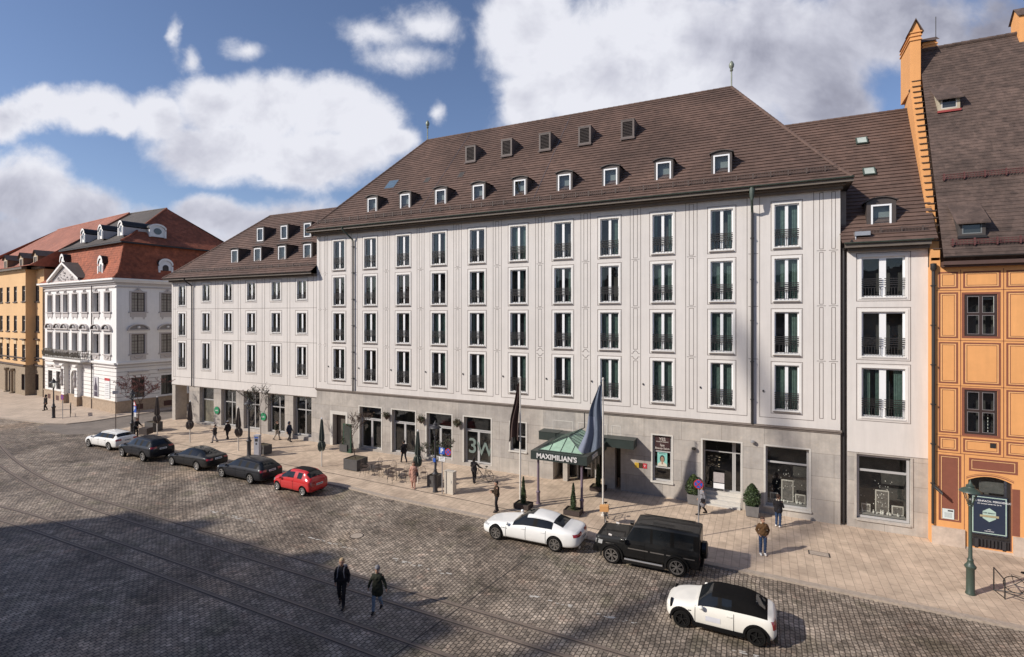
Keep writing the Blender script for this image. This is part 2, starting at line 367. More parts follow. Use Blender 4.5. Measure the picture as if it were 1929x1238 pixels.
sheet('side_street', [(-64,-7.8),(-62.5,-8.3),(-57.5,-8.4),(-55.2,-6.6),(-54,-5),(-54,60),(-64,60)], asphalt, -.036)
KERB = [(60,-7.95),(4,-8.05),(-8,-7.95),(-21,-7.85),(-25,-7.55),(-40,-7.45),(-51.5,-7.4),(-53.8,-6.7),(-55.4,-5.0),(-56.1,-2.4),(-56.25,.5),(-56.25,40)]
sheet('pavement', KERB+[(60,40)], pave, .04, .2)
WK = [(-200,-11),(-90,-8.6),(-72,-7.7),(-64.6,-6.9),(-62.6,-6.0),(-61.95,-4.3),(-61.95,-1.5),(-60.6,14),(-58,40)]
sheet('pavement', WK+[(-200,40)], pave_far, .03, .2)
def ribbon(name, pts, w, m, dz, th=.0, off=0.0, kind='structure'):
    b = MB(); n = len(pts); Lf = []; Rt = []
    for i, p in enumerate(pts):
        a = Vector(pts[max(i-1,0)]); c = Vector(pts[min(i+1,n-1)]); d = (c-a).normalized(); nn = Vector((-d.y, d.x))
        q = Vector(p)+nn*off; l = q+nn*w/2; r = q-nn*w/2
        Lf.append((l.x, l.y, gz(l.x)+dz)); Rt.append((r.x, r.y, gz(r.x)+dz))
    for i in range(n-1):
        b.quad(Lf[i], Rt[i], Rt[i+1], Lf[i+1])
        if th:
            for S in (Lf, Rt): b.quad(S[i], S[i+1], (*S[i+1][:2], S[i+1][2]-th), (*S[i][:2], S[i][2]-th))
    return tag(b.build(name, m), kind=kind)
def dense(pts, k=6):
    """Catmull-Rom through ground points"""
    P = [Vector((2*pts[0][0]-pts[1][0], 2*pts[0][1]-pts[1][1]))]+[Vector(p) for p in pts]+[Vector((2*pts[-1][0]-pts[-2][0], 2*pts[-1][1]-pts[-2][1]))]
    out = []
    for i in range(1, len(P)-2):
        for j in range(k):
            t = j/k; a, b_, c, d = P[i-1], P[i], P[i+1], P[i+2]
            out.append(tuple(.5*((2*b_)+(c-a)*t+(2*a-5*b_+4*c-d)*t*t+(-a+3*b_-3*c+d)*t**3)))
    return out+[tuple(P[-2])]
ribbon('kerb', KERB, .32, kerb_m, .046, .12, off=0)
ribbon('kerb', WK, .22, kerb_m, .036, .12)
ribbon('drain_channel', [(-4,-6.75),(-8,-6.7),(-16,-6.2),(-28,-5.95),(-40,-5.9),(-52,-5.9)], .07, tar, .044)
RA = dense([(-75,-8.2),(-66,-10.6),(-58,-12.75),(-51.4,-14.3),(-45,-15.4),(-40.2,-15.9),(-34,-16.08),(-20,-16.1),(0,-16.1),(40,-16.1)])
RB = dense([(-76,-9.2),(-66.6,-11.7),(-58.6,-13.8),(-51.2,-15.35),(-45.1,-16.35),(-40,-16.9),(-34,-17.08),(-20,-17.1),(0,-17.1),(40,-17.1)])
RC = dense([(-60,-22.0),(-48,-20.2),(-39.4,-19.2),(-32,-18.9),(-20,-18.85),(0,-18.85),(40,-18.85)])
RD = dense([(-60,-23.1),(-48,-21.3),(-38,-20.25),(-30,-19.98),(-20,-19.9),(0,-19.9),(40,-19.9)])
for r_ in (RA, RB, RC, RD):
    ribbon('tram_rail_bed', r_, .27, railbed, -.036)
    ribbon('tram_rail_groove', r_, .045, tar, -.032, off=-.055)
    ribbon('tram_rail', r_, .06, rail_m, -.030)
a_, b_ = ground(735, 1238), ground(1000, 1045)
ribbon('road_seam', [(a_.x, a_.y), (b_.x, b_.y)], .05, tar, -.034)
# faded lane line: what is left of the paint on the setts
mk = MB(); rr = random.Random(3)
for (x0, x1, den) in [(-29.5,-24.8,26),(-21.5,-17.6,20),(-15.5,-12.2,16),(-8.9,-4.2,26),(-1.4,1.0,12)]:
    for k in range(den):
        x = rr.uniform(x0, x1); y = -14.15+rr.uniform(-.10, .10); s = rr.uniform(.015, .05)
        z = gz(x)-.033; l = s*rr.uniform(1.2, 3.5)
        mk.quad((x-l,y-s,z),(x+l,y-s*.6,z),(x+l*.8,y+s,z),(x-l*.9,y+s*.7,z))
tag(mk.build('lane_marking', mat('old_paint', (.5,.47,.42), .8, var=.2, scale=9)), kind='structure')
def cover(name, px, py, rx, ry, m, n=20, dz=.046, lab=None):
    g = ground(px, py); b = MB()
    if n == 4: pts = [(-rx,-ry),(rx,-ry),(rx,ry),(-rx,ry)]
    else: pts = [(rx*math.cos(2*math.pi*i/n), ry*math.sin(2*math.pi*i/n)) for i in range(n)]
    b.face([(x, y, 0) for x, y in pts]); b.face([(x*.86, y*.86, .003) for x, y in pts], 1)
    o = b.build(name, [tar, m]); o.location = (g.x, g.y, gz(g.x)+dz); o['label'] = lab; o['category'] = 'manhole cover'; return o
cover('manhole_cover', 672, 1008, .36, .36, kerb_m, dz=-.034, lab='round pale manhole cover in the cobbles behind the two walking people')
cover('manhole_cover', 735, 940, .32, .28, railbed, 4, dz=-.034, lab='dark square drain grate at the road edge right of the red car')
cover('manhole_cover', 1543, 1045, .46, .26, kerb_m, 4, lab='rectangular access cover in the pavement right of the man in the brown jacket')
cover('manhole_cover', 804, 901, .38, .38, railbed, lab='round dark cover in the pavement beside the cafe tables')
# ------------------------------------------------------------------ facade tools (local frame: x along the front, y into the house, z up)
def wall_holes(b, x0, x1, z0, z1, holes, depth=.2, m=0, mr=None, y=0.0):
    """wall sheet at y with rectangular holes and their reveals"""
    mr = m if mr is None else mr
    xs = sorted({x0, x1, *[h[0] for h in holes], *[h[1] for h in holes]}); zs = sorted({z0, z1, *[h[2] for h in holes], *[h[3] for h in holes]})
    xs = [x for x in xs if x0 <= x <= x1]; zs = [z for z in zs if z0 <= z <= z1]
    for i in range(len(xs)-1):
        k = 0
        while k < len(zs)-1:
            cx, cz = (xs[i]+xs[i+1])/2, (zs[k]+zs[k+1])/2
            if any(h[0] < cx < h[1] and h[2] < cz < h[3] for h in holes): k += 1; continue
            j = k+1
            while j < len(zs)-1 and not any(h[0] < cx < h[1] and h[2] < (zs[j]+zs[j+1])/2 < h[3] for h in holes): j += 1
            b.quad((xs[i],y,zs[k]),(xs[i+1],y,zs[k]),(xs[i+1],y,zs[j]),(xs[i],y,zs[j]), m); k = j
    for h in holes:
        a, c, d, e = h[:4]; D = h[4] if len(h) > 4 else depth
        b.quad((a,y,d),(a,y+D,d),(a,y+D,e),(a,y,e), mr); b.quad((c,y,d),(c,y,e),(c,y+D,e),(c,y+D,d), mr)
        b.quad((a,y,e),(a,y+D,e),(c,y+D,e),(c,y,e), mr); b.quad((a,y,d),(c,y,d),(c,y+D,d),(a,y+D,d), mr)
def rect_line(b, x0, x1, z0, z1, m, w=.03, y=0.0, d=.006):
    b.box(x0, x1, y-d, y+.001, z0, z0+w, m); b.box(x0, x1, y-d, y+.001, z1-w, z1, m)
    b.box(x0, x0+w, y-d, y+.001, z0+w, z1-w, m); b.box(x1-w, x1, y-d, y+.001, z0+w, z1-w, m)
def frame_bars(b, w, h, cols, rows, t=.06, mull=.09, y0=.0, y1=.06, m=0):
    """outer frame, upright bars at the fractions cols, cross bars at the heights rows; origin at the bottom centre"""
    b.box(-w/2, -w/2+t, y0, y1, 0, h, m); b.box(w/2-t, w/2, y0, y1, 0, h, m)
    b.box(-w/2+t, w/2-t, y0, y1, 0, t, m); b.box(-w/2+t, w/2-t, y0, y1, h-t, h, m)
    for c in cols: b.box(-w/2+w*c-mull/2, -w/2+w*c+mull/2, y0-.003, y1, t, h-t, m)
    for r in rows: b.box(-w/2+t, w/2-t, y0-.006, y1, r-t/2, r+t/2, m)
def french_window(name, w, h, variant=0, low=True, ornate=False, short_rail=False, cm=None):
    """casement pair with pane, dark room, curtain, and wrought iron railing; returns a parentless part"""
    b = MB(); frame_bars(b, w, h, (.5,), (), .07, .165, .12, .18)
    # lighter leaf edges beside the post
    o = b.build(name, white_frame)
    p = MB(); p.quad((-w/2+.05,.15,.05),(w/2-.05,.15,.05),(w/2-.05,.15,h-.05),(-w/2+.05,.15,h-.05)); p.build('pane', pane, o)
    i = MB(); i.quad((-w/2,.75,0),(w/2,.75,0),(w/2,.75,h),(-w/2,.75,h)); i.quad((-w/2,.19,0),(-w/2,.75,0),(-w/2,.75,h),(-w/2,.19,h)); i.quad((w/2,.19,0),(w/2,.75,0),(w/2,.75,h),(w/2,.19,h)); i.quad((-w/2,.19,h),(w/2,.19,h),(w/2,.75,h),(-w/2,.75,h)); i.quad((-w/2,.19,0),(w/2,.19,0),(w/2,.75,0),(-w/2,.75,0))
    i.build('room', dark_in, o)
    c = MB(); rr = random.Random(variant)
    spans = {0: [(.06, .45), (.55, .95)], 1: [(.62, .95)], 2: [(.05, .2), (.75, .95)], 3: [(.55, .72)], 4: [(.05,.16)], 5: [(.1,.42),(.6,.92)]}[variant % 6]
    for (a, e) in spans:
        n = max(4, int((e-a)*w/.045)); pts = []
        for k in range(n+1):
            x = -w/2+w*(a+(e-a)*k/n); pts.append((x, .30+.03*(k % 2)+rr.uniform(-.008, .008)))
        for (xa, ya), (xb, yb) in zip(pts, pts[1:]): c.quad((xa,ya,.03),(xb,yb,.03),(xb,yb,h-.04),(xa,ya,h-.04))
    c.build('curtain', curtain_m, o)
    if low is not None:
        g = MB(); top = min(.98, h*.42)
        if short_rail: top = .42
        zs = [top-.11*k for k in range(4)] if not short_rail else [top, top-.14]
        for z in zs: g.box(-w/2+.0, w/2-.0, .0, .035, z-.021, z+.021)
        base = zs[-1]-.10; n = 7
        if not short_rail or True:
            g.box(-w/2+.03, w/2-.03, .0, .035, base-.018, base+.018)
            g.box(-w/2+.03, w/2-.03, .02, .045, .07, .09)
            for k in range(n):
                x = -w/2+.05+(w-.1)*k/(n-1); g.box(x-.016, x+.016, .005, .033, .05, base)
        if ornate:
            for k in range(n-1):
                x = -w/2+.05+(w-.1)*(k+.5)/(n-1)
                for q in range(8):
                    a0, a1 = q*math.pi/4, (q+1)*math.pi/4
                    g.tube((x+.045*math.cos(a0), .03, .30+.13*math.sin(a0)), (x+.045*math.cos(a1), .03, .30+.13*math.sin(a1)), .011, n=4)
        g.build('railing', metal_dark, o)
    s = MB(); s.box(-w/2-.02, w/2+.02, -.05, .13, -.06, -.002); s.build('sill', surround, o)
    return o
def place(o, parent, x, z, y=0.0, first=None):
    o.parent = parent; o.location = (x, y, z); return o
def instance(proto, parent, x, z, y=0.0, name=None):
    c = proto.copy(); COL.objects.link(c); c.parent = parent; c.location = (x, y, z)
    if name: c.name = name
    for g in list(proto.children):
        d = g.copy(); COL.objects.link(d); d.parent = c
    return c
def roof_courses(b, rows, step=.33, th=.058, m=0, close=True):
    """tile courses laid as real overlapping strips between pairs (left, right) from eave to ridge"""
    rows = [(Vector(a), Vector(c)) for a, c in rows]
    L0, R0, L1 = rows[0][0], rows[0][1], rows[-1][0]
    seg = []
    for (a, c), (d, e) in zip(rows, rows[1:]): seg.append((((a+c)/2)-((d+e)/2)).length)
    tot = sum(seg); n = max(2, int(tot/step))
    def at(t):
        s = t*tot
        for i, l in enumerate(seg):
            if s <= l or i == len(seg)-1:
                k = min(1, s/l); return rows[i][0].lerp(rows[i+1][0], k), rows[i][1].lerp(rows[i+1][1], k), i
            s -= l
    for k in range(n):
        a, c, i = at(k/n); d, e, _ = at((k+1)/n+.0001 if k < n-1 else 1)
        nn = (rows[i][1]-rows[i][0]).cross(((rows[i+1][0]+rows[i+1][1])/2)-((rows[i][0]+rows[i][1])/2)).normalized()
        if nn.z < 0: nn = -nn
        up = nn*th
        b.quad(a+up, c+up, e+nn*.004, d+nn*.004, m); b.quad(a, c, c+up, a+up, m)
def ridge_cap(b, pts, r=.13, m=0):
    for a, c in zip(pts, pts[1:]):
        a, c = Vector(a), Vector(c); n = max(1, int((c-a).length/.42))
        for k in range(n):
            p, q = a.lerp(c, k/n), a.lerp(c, (k+1)/n); b.tube(p, q, r, r*.86, 8, m)
# ------------------------------------------------------------------ hotel, main block
XL, XR, ZB, ZT = -35.13, 3.75, 5.15, 18.55
hotel = thing('hotel_building', 'large pale plaster hotel with eleven window columns, stone ground floor and brown hipped roof', 'building')
COLX = [-32.59, -29.2, -25.85, -22.49, -19.11, -15.76, -12.4, -9.15, -5.76, -2.31, 1.14]
WW = 1.24
ROWS = [(15.45, 17.88), (12.40, 14.78), (9.33, 11.72), (6.10, 8.68)]
holes = [(x-WW/2, x+WW/2, a, c, .22) for x in COLX for a, c in ROWS]
b = MB(); wall_holes(b, XL, XR, ZB, ZT, holes, m=0, mr=2)
# painted lines: round the windows, the fields, the narrow pilaster panels
for x in COLX:
    for a, c in ROWS:
        rect_line(b, x-WW/2-.19, x+WW/2+.19, a-.22, c+.20, 1, .028)
        for (u0, u1, v0, v1) in ((-WW/2-.12, -WW/2, a-.12, c+.12), (WW/2, WW/2+.12, a-.12, c+.12)): b.box(x+u0, x+u1, -.02, .002, v0, v1, 2)
        b.box(x-WW/2, x+WW/2, -.02, .002, c, c+.12, 2); b.box(x-WW/2, x+WW/2, -.02, .002, a-.12, a, 2)
        b.box(x-WW/2-.08, x+WW/2+.08, -.07, -.018, a-.13, a-.08, 4)
FLD = []
for i, x in enumerate(COLX):
    l = (COLX[i-1]+x)/2+.32 if i else x-1.30; r = (COLX[i+1]+x)/2-.32 if i < 10 else x+1.35
    FLD.append((l, r))
    for q in (l, r-.028): b.box(q, q+.028, -.006, .001, 5.62, 18.5, 1)
    b.box(l+.028, r-.028, -.006, .001, 5.62, 5.648, 1)
BR = [18.35, 15.12, 12.05, 8.98, 5.70]
pil = [((FLD[i][1]+FLD[i+1][0])/2, .52) for i in range(10)]
ends = [(XL+.38, .44), (XL+.98, .44), (FLD[10][1]+.36, .44), (XR-.32, .44)]
for n_, (x, wd) in enumerate(pil+ends):
    pipe = n_ in (0, 9)
    for k in range(4):
        top, bot = BR[k]-(.0 if k == 0 else .08), BR[k+1]+.08
        fancy = n_ in (5, 6, 7)
        if fancy and k == 2: bot += .28
        if fancy and k == 3: top -= .28
        if not pipe: rect_line(b, x-wd/2+.12, x+wd/2-.12, bot, top, 1, .028)
        if k: b.box(x-wd/2, x+wd/2, -.006, .001, BR[k]-.014, BR[k]+.014, 1) if not (fancy and k == 3) else None
        if fancy and k in (2, 3):
            zc = bot-.12 if k == 2 else top+.12; sgn = 1 if k == 2 else -1
            for q in range(8):
                a0 = math.pi*q/8; a1 = math.pi*(q+1)/8
                b.tube((x+.15*math.cos(a0), -.004, zc-.12*sgn+.15*sgn*math.sin(a0)), (x+.15*math.cos(a1), -.004, zc-.12*sgn+.15*sgn*math.sin(a1)), .016, n=4, m=1)
            b.box(x-.27, x-.15, -.006, .001, zc-.13*sgn-.014, zc-.13*sgn+.014, 1); b.box(x+.15, x+.27, -.006, .001, zc-.13*sgn-.014, zc-.13*sgn+.014, 1)
# return walls
b.quad((XR,0,0),(XR,14,0),(XR,14,ZT),(XR,0,ZT), 0); b.quad((XL,0,0),(XL,0,ZT),(XL,14,ZT),(XL,14,0), 0); b.quad((XL,14,0),(XL,14,ZT),(XR,14,ZT),(XR,14,0), 0)
# small fittings beside the first floor windows
for x in COLX: b.box(x-WW/2-.62, x-WW/2-.55, -.07, .0, 7.1, 7.2, 3)
b.build('wall', [plaster, plaster_line, surround, metal_dark, cornice_m], hotel)
# stone base with its openings
P0 = lambda x0, x1, z0, z1, d=.3: (x0, x1, z0, z1, d)
DOOR0 = (-33.25, -31.80, .40, 3.1, .5); SW = [(-30.30,-28.02,.56,3.98,.34),(-26.94,-24.66,.56,3.98,.34),(-23.58,-21.30,.56,3.98,.34),(-20.22,-17.94,.56,3.98,.34)]
SMALL = (-16.36,-15.16,1.9,3.92,.25); ENTRY = (-13.1,-8.40,-.1,2.95,2.6); POST = (-6.37,-5.21,1.1,3.98,.22); SDOOR = (-3.38,-1.25,.75,3.98,1.1); SHOP = (.06,2.25,.55,3.98,.28)
bs = MB(); SB = [DOOR0]+SW+[SMALL, ENTRY, POST, (-3.38,-1.25,-.1,3.98,1.1), SHOP]
wall_holes(bs, XL, XR, -.4, ZB, SB, m=0, mr=1, y=-.03)
for h in SW+[SMALL, POST, SHOP, SDOOR]:
    bs.box(h[0]-.10, h[0], -.05, -.028, h[2], h[3]+.08, 2); bs.box(h[1], h[1]+.10, -.05, -.028, h[2], h[3]+.08, 2); bs.box(h[0], h[1], -.05, -.028, h[3], h[3]+.08, 2)
for h in (SMALL, POST, SHOP): bs.box(h[0]-.12, h[1]+.12, -.12, .0, h[2]-.10, h[2]-.002, 2)
bs.box(DOOR0[0]-.30, DOOR0[0], -.06, -.028, .3, DOOR0[3]+.28, 2); bs.box(DOOR0[1], DOOR0[1]+.22, -.06, -.028, .3, DOOR0[3]+.28, 2); bs.box(DOOR0[0], DOOR0[1], -.06, -.028, DOOR0[3], DOOR0[3]+.28, 2)
bs.build('stone_base', [stone, stone_plain, stone_light], hotel)
# blank panels over the entrance
bp_ = MB()
for (x0, x1) in ((-13.1,-11.65),(-11.3,-9.3),(-9.0,-8.4)): rect_line(bp_, x0, x1, 3.3, 4.35, 0, .04, y=-.031, d=.012)
bp_.build('blank_panel', stone_light, hotel)
c = MB(); c.box(XL-.06, XR+.06, -.16, -.0, ZB-.03, ZB+.06); c.box(XL-.02, XR+.02, -.10, -.001, ZB-.12, ZB-.032); c.box(XR+.002, XR+.06, .001, 2, ZB-.03, ZB+.06)
c.build('string_course', cornice_m, hotel)
# eaves: boxed soffit, dark board, gutter
e = MB(); e.face([(XL-.45,-.78,18.72),(XR+.5,-.78,18.72),(XR+.5,14.5,18.72),(XL-.45,14.5,18.72)]); e.box(XL-.45, XR+.5, -.80, -.78, 18.66, 18.86); e.box(XR+.5, XR+.52, -.80, 14.5, 18.66, 18.86); e.box(XL-.47, XL-.45, -.80, 14.5, 18.66, 18.86)
e.box(XL-.1, XR+.1, -.30, -.001, 18.42, 18.716); e.box(XL-.2, XR+.2, -.50, -.302, 18.58, 18.716)
e.box(XR+.001, XR+.12, .0, 14, 18.42, 18.716)
e.build('eaves', eaves_m, hotel)
def gutter(parent, x0, x1, y, z, m=copper, r=.065, ends=True):
    g = MB(); n = 8
    for k in range(n):
        a0 = math.pi+math.pi*k/n; a1 = math.pi+math.pi*(k+1)/n
        g.quad((x0,y+r*math.cos(a0),z+r*math.sin(a0)),(x1,y+r*math.cos(a0),z+r*math.sin(a0)),(x1,y+r*math.cos(a1),z+r*math.sin(a1)),(x0,y+r*math.cos(a1),z+r*math.sin(a1)))
    for x in (x0, x1): g.face([(x, y+r*math.cos(math.pi+math.pi*k/n), z+r*math.sin(math.pi+math.pi*k/n)) for k in range(n+1)])
    g.tube((x0,y-r,z),(x1,y-r,z),.012,n=5)
    k = x0+.4
    while k < x1: g.box(k, k+.03, y-r-.01, y+r, z-.012, z+.006); k += .9
    return g.build('gutter', m, parent)
gutter(hotel, XL-.46, XR+.52, -.88, 18.90)
# roof
RZ, RY = 28.3, 8.0; ex0, ex1 = XL-.46, XR+.52; RL, RR = -29.1, -2.18
rows = [((ex0,-.82,18.86),(ex1,-.82,18.86)),((ex0+.62,.0,19.58),(ex1-.62,.0,19.58)),((RL,RY,RZ),(RR,RY,RZ))]
rf = MB(); roof_courses(rf, rows)
roof_courses(rf, [((ex1,-.82,18.86),(ex1,15.6,18.86)),((ex1-.62,0,19.58),(ex1-.62,15,19.58)),((RR,RY,RZ),(RR,RY,RZ))])
roof_courses(rf, [((ex0,15.6,18.86),(ex0,-.82,18.86)),((ex0+.62,15,19.58),(ex0+.62,0,19.58)),((RL,RY,RZ),(RL,RY,RZ))])
rf.quad((ex0,16.8,18.86),(ex1,16.8,18.86),(RR,RY,RZ),(RL,RY,RZ))
ridge_cap(rf, [(RL,RY,RZ),(RR,RY,RZ)]); ridge_cap(rf, [(RR,RY,RZ),(ex1-.62,0,19.60),(ex1-.05,-.78,18.9)], .12); ridge_cap(rf, [(RL,RY,RZ),(ex0+.62,0,19.60),(ex0+.05,-.78,18.9)], .12)
roof_o = rf.build('roof', roof_m, hotel)
def roofz(y): return 19.58+(y)*(RZ-19.58)/RY if y > 0 else 18.86+(y+.82)*.72/.82
def snow_guard(parent, x0, x1, y, z, m=metal_brown, step=.9, up=.28, slope=1.0):
    g = MB(); x = x0
    while x <= x1:
        g.box(x-.03, x+.03, y-.02, y+.36, z-.02, z+.03); g.box(x-.03, x+.03, y-.03, y+.03, z, z+up+.06); x += step
    for dz in (.07, .17, .28): g.tube((x0-.1, y-.02, z+dz), (x1+.1, y-.02, z+dz), .018, n=5)
    x = x0
    while x < x1: g.box(x-.009, x+.009, y-.028, y-.012, z+.04, z+.30); x += .14
    return g.build('snow_guard', m, parent)
snow_guard(hotel, ex0+.8, ex1-.8, -.22, 19.45)
# finials
for nm, x in (('left', RL), ('right', RR)):
    f = MB(); f.lathe((x, RY, RZ), [(.05,0),(.05,1.15),(.10,1.2),(.12,1.28),(.08,1.34),(.17,1.5),(.19,1.66),(.13,1.80),(.05,1.92),(.01,1.95)], 12)
    f.build('finial', [mat('finial_copper', (.22,.24,.19), .5, .3, var=.2)], hotel, smooth=True, angle=40)
# dormers
dark_side = mat('dormer_cladding', (.062, .048, .042), .55, var=.15, scale=3)
def dormer(parent, x, yf, z0, w, h, roofy, arch=.16, side=.13, frame=white_frame, name='dormer', over=.10, cladding=dark_side, louvre=False, glass=True, ):
    """box dormer whose front stands at yf; roofy(z) gives the y where the roof reaches height z"""
    o = MB(); W = w+2*side; H = h+2*side*.8; n = 8
    def topz(u): return H+arch*(1-(2*u-1)**2)
    # front with hole
    wall_holes(o, x-W/2, x+W/2, z0, z0+H, [(x-w/2, x+w/2, z0+side*.8, z0+side*.8+h, .10)], y=yf)
    for k in range(n):
        u0, u1 = k/n, (k+1)/n; xa, xb = x-W/2+W*u0, x-W/2+W*u1
        if arch: o.quad((xa,yf,z0+H),(xb,yf,z0+H),(xb,yf,z0+topz(u1)),(xa,yf,z0+topz(u0)))
        xa2, xb2 = x-(W/2+over)+(W+2*over)*u0, x-(W/2+over)+(W+2*over)*u1; za, zb = z0+topz(u0)+.03, z0+topz(u1)+.03
        ya, yb = roofy(za)+.1, roofy(zb)+.1
        o.quad((xa2,yf-over,za),(xb2,yf-over,zb),(xb2,yb,zb),(xa2,ya,za)); o.quad((xa2,yf-over,za-.05),(xb2,yf-over,zb-.05),(xb2,yf-over,zb),(xa2,yf-over,za))
        o.quad((xa2,yf-over,za-.05),(xb2,yf-over,zb-.05),(xb2,yf,zb-.05),(xa2,yf,za-.05))
    for sx in (-1, 1):
        X = x+sx*W/2; o.face([(X,yf,z0-.1),(X,yf,z0+H),(X,roofy(z0+H)+.1,z0+H),(X,max(yf,roofy(z0-.1))+.1,z0-.1)])
    o.quad((x-W/2,yf,z0-.25),(x+W/2,yf,z0-.25),(x+W/2,yf,z0),(x-W/2,yf,z0))
    # apron
    o.quad((x-W/2-.05,yf-.18,z0-.16),(x+W/2+.05,yf-.18,z0-.16),(x+W/2+.05,yf+.02,z0+.02),(x-W/2-.05,yf+.02,z0+.02))
    d = o.build(name, cladding, parent)
    zz = z0+side*.8
    if louvre:
        l = MB(); l.quad((x-w/2,yf+.09,zz),(x+w/2,yf+.09,zz),(x+w/2,yf+.09,zz+h),(x-w/2,yf+.09,zz+h))
        k = zz+.06
        while k < zz+h-.03: l.box(x-w/2, x+w/2, yf+.02, yf+.08, k, k+.035); k += .11
        l.build('louvre', mat('louvre', (.05,.036,.032), .7), d)
    else:
        f = MB(); t = .085
        f.box(x-w/2, x-w/2+t, yf-.015, yf+.06, zz, zz+h); f.box(x+w/2-t, x+w/2, yf-.015, yf+.06, zz, zz+h); f.box(x-w/2+t, x+w/2-t, yf-.015, yf+.06, zz, zz+t); f.box(x-w/2+t, x+w/2-t, yf-.015, yf+.06, zz+h-t, zz+h)
        f.build('window_frame', frame, d)
        g = MB(); g.quad((x-w/2,yf+.04,zz),(x+w/2,yf+.04,zz),(x+w/2,yf+.04,zz+h),(x-w/2,yf+.04,zz+h)); g.build('pane', pane, d)
        q = MB(); q.quad((x-w/2,yf+.30,zz),(x+w/2,yf+.30,zz),(x+w/2,yf+.30,zz+h),(x-w/2,yf+.30,zz+h)); q.build('blind', mat('blind_grey', (.20,.22,.22), .9, var=.06, scale=3), d)
    return d
ry = lambda z: (z-19.58)*RY/(RZ-19.58)
for px, py in ((701,391),(763,384),(830,377),(901,369),(979,359),(1063,350),(1150,340),(1250,328),(1359,315)):
    q = plane(px, py, .55); dormer(hotel, q.x, .55, 19.98, .92, 1.22, ry)
for px, py in ((886,289),(954,277),(1026,266),(1101,254),(1182,242)):
    q = plane(px, py, 4.3); dormer(hotel, q.x, 4.3, q.z-.68, .72, 1.10, ry, arch=0.0, side=.13, louvre=True, name='roof_vent', over=.02, cladding=mat('vent_cladding', (.11,.085,.075), .6, var=.15))
def skylight(parent, px, py, w, l, roofn, y, m=pane, name='skylight', fr=metal_brown, lift=.05, rot=0):
    """flat roof light on the tiles at (px,py)"""
    q = plane(px, py, y); s = math.atan2(RZ-19.58, RY); dy, dz = math.cos(s), math.sin(s)
    b_ = MB(); T = lambda u, v, n_: (q.x+u, q.y+v*dy-n_*dz, q.z+v*dz+n_*dy)
    b_.T = T; b_.box(-w/2, w/2, -l/2, l/2, -.1, lift)
    o = b_.build(name, fr, parent); g = MB(T); g.quad((-w/2+.07,-l/2+.07,lift+.006),(w/2-.07,-l/2+.07,lift+.006),(w/2-.07,l/2-.07,lift+.006),(-w/2+.07,l/2-.07,lift+.006)); g.build('pane', m, o); return o
def yroof(py, px, z0=19.58, k=(RZ-19.58)/RY):
    lo, hi = 0, 12
    for _ in range(40):
        mid = (lo+hi)/2; z = plane(px, py, mid).z
        if z > z0+k*mid: lo = mid
        else: hi = mid
    return lo
skyglass = mat('roof_light_glass', (.10,.15,.20), .06, var=.1, spec=.9)
skylight(hotel, 738, 348, 1.15, 1.3, None, yroof(348,738), skyglass)
skylight(hotel, 805, 340, .55, .8, None, yroof(340,805), dark_in); skylight(hotel, 869, 330, .55, .8, None, yroof(330,869), dark_in)
# lightning conductors
ys = lambda y: 19.62+y*(RZ-19.58)/RY+.05
for x in (-24.3, -14.6): lc = MB(); lc.path([(x,0,ys(0)),(x,4,ys(4)),(x,RY,ys(RY))], .012, 4); lc.build('lightning_conductor', galv, hotel)
def downpipe(parent, x, y, ztop, zbot, ygut, m=metal_dark, mt=copper, r=.065):
    d = MB(); d.path([(x-.55,ygut,ztop),(x-.5,ygut+.08,ztop-.25),(x-.2,ygut*.5,ztop-.7),(x-.03,y-.02,ztop-1.0),(x,y,ztop-1.15)], r, 8, 1)
    d.tube((x,y,ztop-1.1),(x,y,zbot), r, r, 8, 0); z = ztop-1.6
    while z > zbot: d.box(x-r-.02, x+r+.02, y-r-.01, y+.12, z, z+.05, 0); z -= 2.2
    return d.build('downpipe', [m, mt], parent, smooth=True, angle=40)
downpipe(hotel, plane(667,600).x, -.13, 18.85, 5.2, -.86)
dp = MB(); xx = plane(1417,600).x
dp.lathe((xx, -.80, 18.1), [(.07,0),(.13,.25),(.15,.6),(.10,.75)], 10, 1); dp.path([(xx,-.80,18.15),(xx,-.45,17.75),(xx,-.14,17.55)], .07, 8, 1); dp.tube((xx,-.14,17.6),(xx,-.14,5.2),.075,n=8)
for z in (16,13.6,11.2,8.8,6.6): dp.box(xx-.1, xx+.1, -.22, 0, z, z+.05)
dp.build('downpipe', [metal_dark, copper], hotel, smooth=True, angle=40)
# windows: a handful of prototypes that differ in their curtains, then copies
protos = {}
def win(parent, x, z, h, w, v, ornate=False, short=False, key=''):
    k = (round(h,2), w, v, ornate, short)
    if k not in protos:
        protos[k] = french_window('window', w, h, v, True, ornate, short); return place(protos[k], parent, x, z)
    return instance(protos[k], parent, x, z)
rv = random.Random(11)
for i, x in enumerate(COLX):
    for j, (a, c) in enumerate(ROWS):
        v = rv.choice((1,2,3,0,4,1,2))
        if i >= 8: v = rv.choice((0, 2, 1, 0))
        if (i, j) in ((10,3),(9,3),(10,0),(9,1),(10,1)): v = 0
        if i in (0,) : v = 3
        win(hotel, x, a, c-a, WW, v, ornate=(j == 3))
